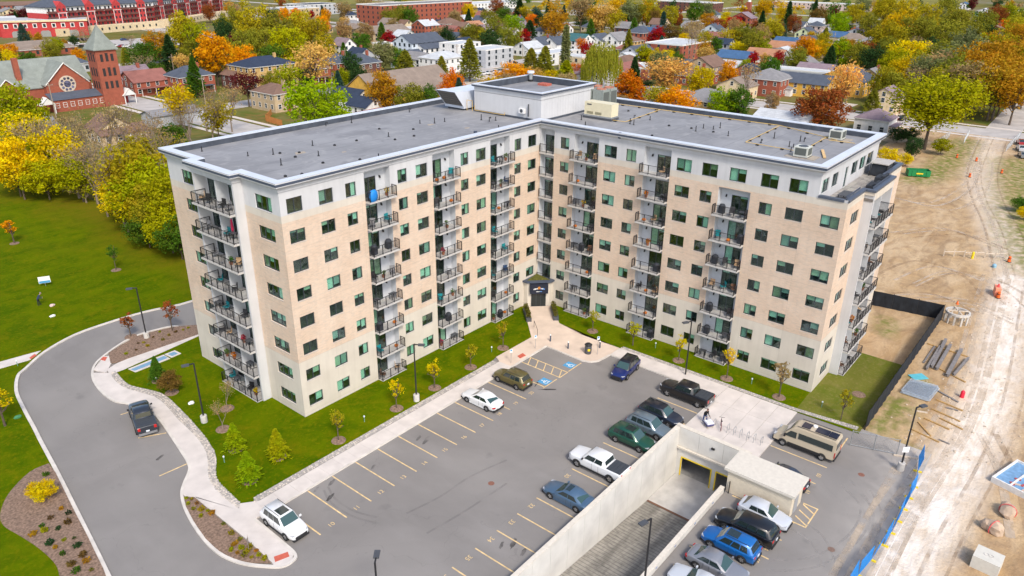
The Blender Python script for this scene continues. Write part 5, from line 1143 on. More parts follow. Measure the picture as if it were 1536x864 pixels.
# planters by the entrance
def leaf_cloud(rng, c, rx, ry, rz, n, s, mb, m=0):
    for _ in range(n):
        d = Vector((rng.gauss(0,1), rng.gauss(0,1), rng.gauss(0,1))).normalized(); r_ = rng.random()**.4
        p = Vector((c[0]+d.x*rx*r_, c[1]+d.y*ry*r_, c[2]+d.z*rz*r_)); a = Vector((rng.gauss(0,1), rng.gauss(0,1), rng.gauss(0,1))).normalized(); b = a.orthogonal().normalized(); q = s*rng.uniform(.6,1.4)
        mb.face([p-a*q, p-b*q*.6, p+a*q, p+b*q*.6], m)
def leaf_mat(name, base=None, var=.35):
    k = NT(name); oi = k.n('ShaderNodeObjectInfo'); n1 = k.noise(.9, 3); n2 = k.noise(5., 3)
    c = base if base else oi.outputs['Color']
    hs = k.n('ShaderNodeHueSaturation'); k.l(k.ramp(n1, .3, .7, .488, .528), hs.inputs['Hue']); k.l(k.ramp(n2, .25, .75, 1-var, 1+var), hs.inputs['Value']); hs.inputs['Saturation'].default_value = 1.05
    if base: hs.inputs['Color'].default_value = base+(1,)
    else: k.l(c, hs.inputs['Color'])
    t = k.t; tl = k.n('ShaderNodeBsdfTranslucent'); k.l(hs.outputs[0], tl.inputs[0]); mx = k.n('ShaderNodeMixShader'); mx.inputs[0].default_value = .35
    out = t.nodes['Material Output']; k.l(hs.outputs[0], k.b.inputs['Base Color']); k.b.inputs['Roughness'].default_value = .8; k.b.inputs['Specular IOR Level'].default_value = .15
    k.l(k.b.outputs[0], mx.inputs[1]); k.l(tl.outputs[0], mx.inputs[2]); k.l(mx.outputs[0], out.inputs[0]); return k.m
M_LEAF = leaf_mat('leaves')
M_BARK = mat('bark', (.10,.075,.055), .95, var=.3, scale=6)
rng = random.Random(3)
for i, (a, b, lb) in enumerate((((-4.33,-1.53),(-6.57,-3.93),'grass planter box left of the entrance'), ((-1.23,-3.86),(-3.93,-6.42),'grass planter box right of the entrance'))):
    a, b = Vector(a), Vector(b); c = (a+b)/2; L = (b-a).length; ang = math.atan2(b.y-a.y, b.x-a.x)
    t = thing('planter_box', lb, 'planter', (c.x, c.y, .1), ang, 'planters flanking the entrance'); mb = MB(); mb.box(-L/2,-.35,0,L/2,.35,.55); mb.build('box', M_DARKG, t)
    mb = MB()
    for j in range(8): leaf_cloud(rng, (-L/2+L*(j+.5)/8,0,.95), .35,.35,.45, 60, .12, mb)
    o = mb.build('grasses', M_LEAF, t); o.color = (.16,.15,.035,1)
# bicycle racks
rk = MB(); rk.tube([(-.28,0,0),(-.28,0,.75),(-.2,0,.85),(.2,0,.85),(.28,0,.75),(.28,0,0)], .025, 6); RK = rk.mesh('hoop', M_STEEL)
RP = [(-13.20,-32.84),(-13.21,-33.48),(-13.13,-34.95),(-13.21,-35.67),(-13.18,-36.33),(-13.16,-37.06),(-13.11,-37.74),(-13.09,-38.46)]
for i, p in enumerate(RP):
    t = thing('bike_rack', '%s steel bike hoop counting from the black pickup' % ordinal(i), 'bike rack', (*p, .128), R(0), 'steel bike hoops on the concrete plaza'); link('hoop', RK, t)
def bicycle(loc, rot, label):
    t = thing('bicycle', label, 'bicycle', (*loc, .128), rot); R_ = .34
    for x in (-.52,.52):
        mb = MB(); pts = [(x+R_*math.cos(2*math.pi*i/20), 0, R_+R_*math.sin(2*math.pi*i/20)) for i in range(21)]; mb.tube(pts, .028, 5); wl = mb.build('wheel', mat('bike_tyre', (.20,.06,.07), .7), t)
        mb = MB(); 
        for i in range(8): a = 2*math.pi*i/8; mb.cyl((x,0,R_),(x+R_*math.cos(a),0,R_+R_*math.sin(a)),.006,.006,3)
        mb.build('spokes', M_STEEL, wl)
    mb = MB(); P = {'h':(.42,0,.80),'s':(-.18,0,.82),'b':(-.05,0,.30),'r':(-.52,0,R_),'f':(.52,0,R_)}
    for a, b in ('hb','hs','sb','sr','br','hf'): mb.cyl(P[a],P[b],.025,.025,6)
    mb.build('frame', mat('bike_frame', (.10,.03,.06), .4), t)
    mb = MB(); mb.cyl((.40,0,.8),(.38,0,1.0),.02,.02,6); mb.cyl((.38,-.28,1.02),(.38,.28,1.02),.02,.02,6); mb.build('handlebar', M_BLACK, t)
    mb = MB(); mb.cyl((-.18,0,.82),(-.2,0,.93),.018,.018,6); mb.prism([(-.33,-.08),(-.02,0),(-.33,.08)],.93,.98); mb.build('saddle', M_BLACK, t)
bicycle((-12.99,-34.11), R(25), 'bicycle with reddish wheels standing at the bike hoops')
# lawn path lights
for i, (p, lb) in enumerate((((-35.86,-5.38),'small path light on the lawn near the left sidewalk by the young trees'),((-48.86,-0.52),'small path light between the low spruces'),((-1.03,-22.89),'small path light on the right wing lawn behind the blue SUV'),((-2.08,-20.33),'pale path light nearest the plaza on the right lawn'),((-16.00,-5.56),'small path light on the lawn near the accessible sign'),((-2.58,-32.97),'small path light on the lawn behind the wide concrete apron'),((-2.31,-40.74),'small path light on the dry lawn behind the camper van'),((-45.84,18.26),'small path light by the round spruce near the curved sidewalk'),((-54.36,34.31),'small utility light by the lawn sidewalk'))):
    t = thing('path_light', lb, 'path light', (*p, .1), 0, 'small path lights'); mb = MB(); mb.cyl((0,0,0),(0,0,.62),.04,.035,6); mb.build('stem', mat('light_green_post', (.15,.28,.22), .6), t); mb = MB(); mb.lathe([(.08,.6),(.09,.7),(.03,.78)], 10); mb.build('head', mat('light_head', (.65,.70,.72), .4), t)
for i, (p, lb) in enumerate((((-46.38,45.16),'white plastic bag lying on the left lawn'),((-45.04,48.71),'pale paper scrap on the left lawn near the walking person'),((-45.59,11.40),'white drain cover in the lawn near the lamp post'),((-58.50,22.53),'green valve lid in the lawn by the drive'))):
    mb = MB(); mb.blob((0,0,.12),.35,.25,.18,random.Random(i),2,.15); tag(mb.build(('plastic_bag','paper_scrap','drain_cover','valve_lid')[i], [M_WHITE, mat('scrap', (.6,.45,.4), .9), M_WHITE, mat('valve_green', (.06,.22,.10), .6)][i], None, (*p,.08)), lb, ('bag','paper','cover','lid')[i])
# ================================================================ people
def person(loc, rot, label, top, legs, hair, pose, name='person'):
    t = thing(name, label, 'person', (*loc, .12), rot)
    V = []; E = []; Rr = []; 
    def add(p, r, par=None): V.append(p); Rr.append(r); (E.append((par, len(V)-1)) if par is not None else None); return len(V)-1
    lean = pose.get('lean', .12)
    pel = add((0,0,.95), .15); wst = add((lean*.3,0,1.10), .14, pel); chs = add((lean*.8,0,1.34), .17, wst); nk = add((lean*1.2,0,1.50), .06, chs); hd0 = add((lean*1.5,0,1.58), .085, nk); hd = add((lean*1.7,0,1.70), .10, hd0); hdt = add((lean*1.75,0,1.78), .07, hd)
    for q in (1,-1):
        st_ = pose.get('step', .15)*q
        hp = add((0,.1*q,.90), .115, pel); kn = add((st_*.7+.05,.11*q,.50), .075, hp); an = add((st_,.11*q,.08), .05, kn); toe = add((st_+.2,.12*q,.04), .045, an)
        sh = add((lean*.95,.19*q,1.42), .075, chs); el = add((pose['el'][0],.24*q,pose['el'][1]), .055, sh); wr = add((pose['wr'][0],.20*q,pose['wr'][1]), .038, el); hn = add((pose['wr'][0]+.09,.19*q,pose['wr'][1]-.01), .045, wr)
    me = bpy.data.meshes.new('body'); me.from_pydata(V, E, []); o = link('body', me, t)
    md = o.modifiers.new('skin', 'SKIN'); sk = me.skin_vertices[0].data
    for i, r in enumerate(Rr): sk[i].radius = (r, r)
    sk[0].use_root = True; o.modifiers.new('sub', 'SUBSURF').render_levels = 2
    # colours by height: trousers, jacket, skin
    k = NT('clothing_'+str(len(MATS))); tc = k.n('ShaderNodeTexCoord'); sx = k.n('ShaderNodeSeparateXYZ'); k.l(tc.outputs['Object'], sx.inputs[0])
    col = k.mix(k.math('GREATER_THAN', sx.outputs[2], .93), legs, top); col = k.mix(k.math('GREATER_THAN', sx.outputs[2], 1.53), col, (.50,.30,.22)); col = k.mix(k.math('LESS_THAN', sx.outputs[2], .09), col, (.03,.03,.03)); me.materials.append(k.out(col, .85))
    mb = MB(); mb.blob((lean*1.62,0,1.755),.115,.105,.10,random.Random(1),2,.03); mb.build('hair', mat('hair_'+str(int(hair[0]*100)), hair, .8), t, smooth=True)
    for q in (1,-1): mb = MB(); mb.blob((lean*1.7+.095,.035*q,1.70),.014,.014,.012,random.Random(1),1,0); mb.build('eye', M_BLACK, t)
    mb = MB(); mb.blob((lean*1.7+.11,0,1.675),.022,.016,.028,random.Random(1),1,0); mb.build('nose', mat('skin', (.50,.30,.22), .7, var=0), t)
    for q in (1,-1):
        h = MB(); bx, bz = pose['wr'][0]+.12, pose['wr'][1]-.01
        for f in range(4): h.tube([(bx,q*.19+(f-1.5)*.02,bz),(bx+.045,q*.19+(f-1.5)*.02,bz-.01),(bx+.06-.004*abs(f-1.4),q*.19+(f-1.5)*.02,bz-.05)], .010, 5)
        h.tube([(bx-.03,q*.19-q*.04,bz),(bx+.02,q*.19-q*.06,bz-.015)], .011, 5); h.build('fingers', mat('skin'), t)
    return t
person((-46.10,50.27), R(-20), 'person in a dark jacket walking on the left lawn', (.035,.05,.10), (.02,.025,.03), (.25,.22,.20), dict(lean=.30, step=.12, el=(.20,1.12), wr=(.45,1.05)))
pp = (-13.13,-32.36); pr = math.atan2(-.80,-.55)
person(pp, pr, 'person in a black jacket and blue trousers pushing a cart near the bike hoops', (.012,.012,.015), (.03,.06,.20), (.10,.05,.04), dict(lean=.20, step=.18, el=(.12,1.12), wr=(.40,1.0)))
dv = Vector((math.cos(pr), math.sin(pr)))*.85
t = thing('push_cart', 'low cart with a white load pushed by the person at the bike hoops', 'cart', (pp[0]+dv.x, pp[1]+dv.y, .128), pr)
mb = MB(); mb.box(-.35,-.38,.45,.35,.38,.62); mb.build('load', mat('cart_load', (.70,.72,.78), .6), t); mb = MB(); mb.box(-.37,-.4,.28,.37,.4,.45); mb.build('tray', mat('cart_navy', (.05,.05,.16), .6), t); mb = MB(); mb.tube([(-.35,-.3,.45),(-.47,-.3,1.0),(-.47,.3,1.0),(-.35,.3,.45)],.02,6); mb.build('handle', M_STEEL, t)
for a in (-1,1):
    for b in (-1,1): mb = MB(); mb.cyl((a*.28,b*.32,.0),(a*.28,b*.32,.28),.025,.025,6); mb.build('leg', mat('cart_wood', (.30,.18,.08), .7), t)
# ================================================================ balcony furniture
FURN = random.Random(77)
cm = MB(); cm.box(-.28,-.28,.40,.28,.28,.46); cm.box(-.28,.22,.46,.28,.28,.95)
for a in (-.26,.22):
    for b in (-.26,.22): cm.box(a,b,0,a+.04,b+.04,.40)
cm.box(-.32,-.26,.62,-.28,.24,.66); cm.box(.28,-.26,.62,.32,.24,.66)
CH = cm.v, cm.f, cm.m
def chair_parts(t, m):
    s = MB(); s.box(-.28,-.28,.40,.28,.24,.47); s.build('seat', m, t); s = MB(); s.box(-.28,.24,.42,.28,.30,.98); s.build('backrest', m, t)
    for a in (-.27,.23):
        for b in (-.27,.23): s = MB(); s.box(a,b,0,a+.04,b+.04,.40); s.build('leg', M_BLACK, t)
        s = MB(); s.box(a-.02,-.26,.62,a+.05,.26,.66); s.build('armrest', M_BLACK, t)
CHC = [('black',(.02,.02,.022)),('brown',(.14,.07,.04)),('dark blue',(.02,.05,.12)),('grey',(.22,.22,.23)),('tan',(.42,.28,.16)),('teal',(.01,.22,.25)),('charcoal',(.05,.05,.055))]
PROT = {}
WINGN = {'left':'left wing','right':'right wing','left_end':'left end','right_end':'right end'}
def colname(c):
    w_, i = c
    if w_ == 'left': return ('outer','middle','inner')[i]+' left wing column'
    if w_ == 'right': return ('inner','middle','outer')[i]+' right wing column'
    if w_ == 'left_end': return ('far','near')[i]+' half of the left end'
    return ('near','far')[i]+' half of the right end'
def flo(k): return ('ground','second','third','fourth','fifth','sixth','seventh','eighth')[k]+'-floor'
for (c, k, face, u0, u1) in SPOTS:
    end = c[0].endswith('end'); z = FL(k)+.005
    n = FURN.choice((1,2,2,2,3,3)) if not end else FURN.choice((1,2,2))
    us = [u0+.55, (u0+u1)/2, u1-.5] if n == 3 else [u0+.65, u1-.55] if n == 2 else [FURN.uniform(u0+.6, u1-.6)]
    used = set()
    for q in range(n):
        typ = FURN.choice(('chair','chair','chair','plant','table','grill','pumpkins')) if not end else FURN.choice(('chair','chair','table','plant'))
        d = FURN.uniform(-.15,.25) - (.75 if end else 0)
        p = faceP(face, us[q], d, z); side = '' if n == 1 else ('left-hand ' if q == 0 else ('right-hand ' if q == n-1 else 'middle '))
        where = 'on the %s balcony, %s' % (flo(k), colname(c))
        if typ == 'chair':
            cn, cc = FURN.choice(CHC)
            if cn not in PROT:
                t = thing('patio_chair', '', 'chair', p, face[2], 'patio chairs on the balconies'); chair_parts(t, mat('chair_'+cn.replace(' ','_'), cc, .7, var=.08)); PROT[cn] = t
            else: t = tree_copy(PROT[cn]); t.location = p
            t.rotation_euler = (0, 0, face[2] + FURN.uniform(-.9,.9)); t['label'] = '%s%s patio chair %s' % (side, cn, where)
        elif typ == 'table':
            t = patio_table(p, '%ssmall dark table %s' % (side, where), .8, .6, None, 'small tables on the balconies'); t.rotation_euler.z = face[2]
        elif typ == 'grill':
            t = thing('covered_grill', '%sblack covered grill %s' % (side, where), 'grill', p, face[2], 'covered grills on the balconies'); s = MB(); s.box(-.3,-.25,0,.3,.25,.75); s.lathe([(.36,.7),(.38,.85),(.25,1.05),(.03,1.1)], 10); s.build('cover', mat('dark_cover'), t)
        elif typ == 'plant':
            t = thing('potted_plant', '%spotted plant %s' % (side, where), 'plant', p, 0, 'potted plants on the balconies'); s = MB(); s.lathe([(.14,0),(.2,.32),(.2,.35)], 10); s.build('pot', mat('pot_clay', (.30,.12,.06), .8), t)
            s = MB(); leaf_cloud(FURN, (0,0,.62), .3,.3,.32, 70, .09, s); o = s.build('foliage', M_LEAF, t); o.color = FURN.choice(((.45,.32,.01,1),(.06,.14,.02,1),(.10,.16,.03,1),(.35,.05,.10,1),(.5,.18,.02,1)))
        else:
            t = thing('pumpkin', '%sorange pumpkin %s' % (side, where), 'pumpkin', p, 0, 'pumpkins on the balconies'); s = MB(); s.blob((0,0,.18),.24,.24,.18,FURN,2,.02); s.build('fruit', mat('pumpkin_orange', (.55,.15,.01), .6), t, smooth=True); s = MB(); s.cyl((0,0,.34),(.02,0,.44),.03,.02,5); s.build('stalk', mat('stalk', (.15,.12,.04), .9), t)
t = thing('patio_umbrella', 'closed pink umbrella standing on a left end balcony', 'umbrella', faceP(FACE_EL,-8.0,-.5,FL(6)), 0); s = MB(); s.cyl((0,0,0),(0,0,2.1),.025,.025,6); s.build('pole', M_STEEL, t); s = MB(); s.lathe([(.04,.7),(.15,.9),(.10,1.9),(.02,2.1)], 8); s.build('canopy', mat('pink_cloth', (.65,.03,.10), .8), t)
t = thing('patio_cover', 'bright blue tarp draped over the eighth-floor balcony rail of the left wing', 'cover', faceP(FACE_L,-28.7,-.62,FL(7)), 0); s = MB(); s.blob((0,0,.55),.55,.30,.75,random.Random(4),2,.12); s.build('tarp', mat('blue_tarp', (.01,.20,.60), .6, var=.1), t, smooth=True)

# ================================================================ trees
def clump_tree(seed, H, Rw, base, n_cl, n_leaf, leaf, shape='round', jit=.35):
    """returns (trunk mesh, crown mesh) for a broadleaf tree of height H, crown radius Rw, crown base height"""
    r = random.Random(seed); tr = MB(); cr = MB(); hc = (H+base)/2; hz = (H-base)/2
    tr.cyl((0,0,-.1),(0,0,base*.9),.028*H*.55,.02*H*.55,7); tr.cyl((0,0,base*.9),(r.uniform(-.3,.3),r.uniform(-.3,.3),hc+hz*.45),.02*H*.55,.005*H,6)
    cl = []
    for i in range(n_cl):
        for _ in range(20):
            d = Vector((r.gauss(0,1), r.gauss(0,1), r.gauss(0,1)+.15)).normalized(); q = r.uniform(.35,.86)
            zz = d.z*q; wz_ = 1.
            if shape == 'oval': wz_ = 1. - .45*max(0, zz)
            if shape == 'vase': wz_ = .65 + .45*max(-.6, zz)
            p = Vector((d.x*Rw*q*wz_, d.y*Rw*q*wz_, hc+zz*hz))
            if all((p-c[0]).length > .32*Rw for c in cl) or _ > 14: break
        rad = r.uniform(.19,.40)*Rw*(.85 if q > .7 else 1.)
        cl.append((p, rad))
        if i < n_cl*.75:
            s0 = Vector((0,0,base*.8+(p.z-base*.8)*r.uniform(.15,.5))); mid = s0.lerp(p,.55)+Vector((r.uniform(-.3,.3),r.uniform(-.3,.3),.1*H*.3*r.random())); tr.cyl(s0,mid,.008*H,.005*H,5,cap=False); tr.cyl(mid,p,.005*H,.0015*H,4,cap=False)
    tot = sum(c[1]**2 for c in cl)
    for p, rad in cl:
        k = int(n_leaf*rad*rad/tot); off = Vector((r.uniform(-1,1),r.uniform(-1,1),r.uniform(-1,1)))
        for _ in range(k):
            d = Vector((r.gauss(0,1), r.gauss(0,1), r.gauss(0,1)*.8)).normalized(); q = rad*(r.random()**.33)*(1+jit*math.sin(d.x*5+off.x*6)*math.cos(d.y*4+off.y*6))
            c = p + d*q; a = (d + Vector((r.gauss(0,1),r.gauss(0,1),r.gauss(0,1)))*.8).normalized(); b = a.orthogonal().normalized(); e = a.cross(b); s = leaf*r.uniform(.55,1.3); t = r.uniform(0,6.28); u = b*math.cos(t)+e*math.sin(t); v = a.cross(u)
            cr.face([c-u*s, c-v*s*.62, c+u*s, c+v*s*.62])
    return tr.mesh('trunk', M_BARK), cr.mesh('crown', M_LEAF)
def conifer(seed, H, Rw, n, leaf, power=1., base=.06):
    r = random.Random(seed); tr = MB(); cr = MB(); tr.cyl((0,0,-.1),(0,0,H*.95),.018*H,.004*H,7)
    tiers = max(8, int(H*1.4))
    for i in range(n):
        f = r.random()**.75; z = H*(base+(1-base)*f); lim = Rw*(1-f)**power*(.82+.18*math.sin(f*tiers*6.28)) + .03*H*.3
        a = r.uniform(0,6.28); lim *= .82+.25*math.sin(a*5+f*20)*.6; q = lim*(r.random()**.35); c = Vector((q*math.cos(a), q*math.sin(a), z-q*.18+r.uniform(-.1,.1)))
        o = Vector((math.cos(a),math.sin(a),-.35)).normalized(); sd_ = o.orthogonal(); t = r.uniform(0,6.28); s = leaf*r.uniform(.6,1.3); v = (sd_*math.cos(t)+o.cross(sd_)*math.sin(t)); cr.face([c-o*s, c-v*s*.45, c+o*s, c+v*s*.45])
    return tr.mesh('trunk', M_BARK), cr.mesh('crown', M_LEAF)
def bare_tree(seed, H, Rw, leaves, leaf):
    r = random.Random(seed); tr = MB(); cr = MB(); tips = []
    def grow(p, d, L, rad, lev):
        q = p + d*L; tr.cyl(p, q, rad, rad*.65, 6 if lev < 2 else 3, cap=False)
        if lev >= 4: tips.append(q); return
        for i in range(3 if lev < 3 else 2):
            nd = (d + Vector((r.gauss(0,.55), r.gauss(0,.55), r.gauss(.12,.3)))).normalized(); grow(q, nd, L*r.uniform(.6,.82), rad*.6, lev+1)
        if lev > 1: tips.append(q)
    for i in range(4): grow(Vector((0,0,H*.18)), Vector((r.gauss(0,.4),r.gauss(0,.4),1)).normalized(), H*.26, H*.011, 1)
    tr.cyl((0,0,-.1),(0,0,H*.2),H*.02,H*.016,7)
    for _ in range(leaves):
        c = r.choice(tips)+Vector((r.gauss(0,.5),r.gauss(0,.5),r.gauss(0,.5))); a = Vector((r.gauss(0,1),r.gauss(0,1),r.gauss(0,1))).normalized(); b = a.orthogonal().normalized(); cr.face([c-a*leaf, c-b*leaf*.6, c+a*leaf, c+b*leaf*.6])
    return tr.mesh('trunk', mat('grey_bark', (.22,.17,.13), .95, var=.2)), cr.mesh('crown', M_LEAF)
def willow(seed, H, Rw, n):
    r = random.Random(seed); tr, cr0 = clump_tree(seed, H*.97, Rw*.8, H*.25, 22, n//3, .26); cr = MB()
    cr.v = [tuple(v.co) for v in cr0.vertices]; cr.f = [tuple(p.vertices) for p in cr0.polygons]; cr.m = [0]*len(cr.f)
    for _ in range(n//11):
        a = r.uniform(0,6.28); q = Rw*r.uniform(.35,1.)**.8; z0 = H*(.95-.45*(q/Rw)**2)*r.uniform(.75,1.); L = H*r.uniform(.2,.5); k = 9
        for i in range(k):
            z = z0-L*i/k; 
            if z < .5: break
            c = Vector((q*math.cos(a)+r.uniform(-.15,.15), q*math.sin(a)+r.uniform(-.15,.15), z)); u = Vector((r.gauss(0,.25),r.gauss(0,.25),1)).normalized()*.38; v = u.orthogonal().normalized()*.13; cr.face([c-u,c-v,c+u,c+v])
    return tr, cr.mesh('crown', M_LEAF)
PT = {'round': [clump_tree(11+i, 14, 6.0, 1.6, 40, 4800, .30) for i in range(4)], 'oval': [clump_tree(31+i, 16, 5.0, 1.8, 40, 4600, .30, 'oval') for i in range(3)],
      'sparse': [clump_tree(51+i, 15, 6.2, 4.0, 30, 2100, .30, 'vase', .6) for i in range(3)], 'spruce': [conifer(71+i, 14, 3.6, 3400, .34) for i in range(2)],
      'cone': [conifer(81+i, 12, 4.0, 3600, .30, .62, .10) for i in range(2)], 'column': [conifer(91, 14, 1.9, 2400, .30, .45, .04)], 'bare': [bare_tree(101+i, 13, 5.5, 260, .22) for i in range(3)],
      'giant': [clump_tree(161, 18, 9.0, 4.2, 60, 9500, .27, 'vase', .6)],
      'sapling': [clump_tree(141+i, 3.6, .75, 1.15, 15, 420, .085, 'oval', .5) for i in range(4)],
      'willow': [willow(121+i, 15, 7.0, 4600) for i in range(2)]}
def extent(me):
    zs_ = sorted(v.co.z for v in me.vertices); rs_ = sorted(math.hypot(v.co.x, v.co.y) for v in me.vertices)
    return zs_[int(len(zs_)*.997)], rs_[int(len(rs_)*.97)]
DIM = {k: [extent(c if k != 'bare' else t_) for t_, c in v] for k, v in PT.items()}
TW = {'giant': 'giant tree', 'sapling': 'sapling', 'round': 'round tree', 'oval': 'tall oval tree', 'sparse': 'open crowned tree', 'spruce': 'spruce', 'cone': 'cone-shaped tree', 'column': 'narrow columnar tree', 'bare': 'half-bare tree', 'willow': 'drooping willow'}
LC = {'gold': (.56,.34,.025), 'yellow': (.64,.46,.012), 'yellow-green': (.34,.33,.016), 'olive': (.235,.22,.026), 'green': (.085,.155,.016), 'dark green': (.036,.075,.02), 'blue-green': (.045,.10,.07), 'orange': (.72,.29,.02), 'red-orange': (.66,.16,.018),
      'red': (.40,.022,.04), 'maroon': (.13,.022,.028), 'rust': (.27,.075,.028), 'tan': (.36,.24,.11), 'peach': (.66,.38,.12), 'lime': (.25,.33,.014), 'mustard': (.38,.30,.025), 'amber': (.46,.23,.03), 'sage': (.19,.20,.075), 'bronze': (.17,.10,.028)}
TREES = []
trng = random.Random(9)
def tree(loc, H, W, color, typ, where, label=None, ring=False, name=None, z=0.):
    k = trng.randrange(len(PT[typ])); tm, cm_ = PT[typ][k]; h0, r0 = DIM[typ][k]
    nm = name or {'spruce':'spruce_tree','cone':'cone_tree','column':'columnar_tree','willow':'willow_tree','bare':'half_bare_tree'}.get(typ, 'broadleaf_tree')
    t = thing(nm, label or '', 'tree', (loc[0], loc[1], z), trng.uniform(0,6.28), None)
    for n_, m_ in (('trunk', tm), ('crown', cm_)):
        o = link(n_, m_, t); o.scale = (W/2/r0, W/2/r0, H/h0)
        if n_ == 'crown':
            c = LC[color]; q = trng.uniform(.85,1.18); o.color = (c[0]*q*trng.uniform(.92,1.08), c[1]*q, c[2]*q, 1)
    if ring: mb = MB(); mb.lathe([(.75,-.02),(.7,.05),(.1,.09)], 14); mb.build('mulch_ring', M_MULCH, t)
    if label is None: TREES.append((t, color, typ, where, screen((loc[0], loc[1], H))))
    return t
def where_of(x, y):
    if x < 280 and y >= 110: return 'in the belt beside the left lawn'
    if x < 180: return 'near the brick church'
    if x < 400 and y < 110: return 'in front of the red apartment blocks'
    if x < 560 and y >= 95: return 'just behind the left wing'
    if x < 560: return 'among the houses beyond the left wing'
    if x < 780 and y < 95: return 'among houses left of the penthouse'
    if x < 900 and y >= 90: return 'right behind the penthouse'
    if x < 1000 and y < 40: return 'in the far row beyond the penthouse'
    if x < 1000 and y < 90: return 'among the cottages beyond the penthouse'
    if x < 1110 and y >= 62: return 'behind the right wing, inner half'
    if x < 1200 and y < 62: return 'in far streets beyond the right wing'
    if x < 1320 and y >= 62: return 'behind the right wing, outer half'
    if x < 1320: return 'among the far houses at upper right'
    if y < 85: return 'in the upper right woods'
    return 'beside the far street at the right edge'
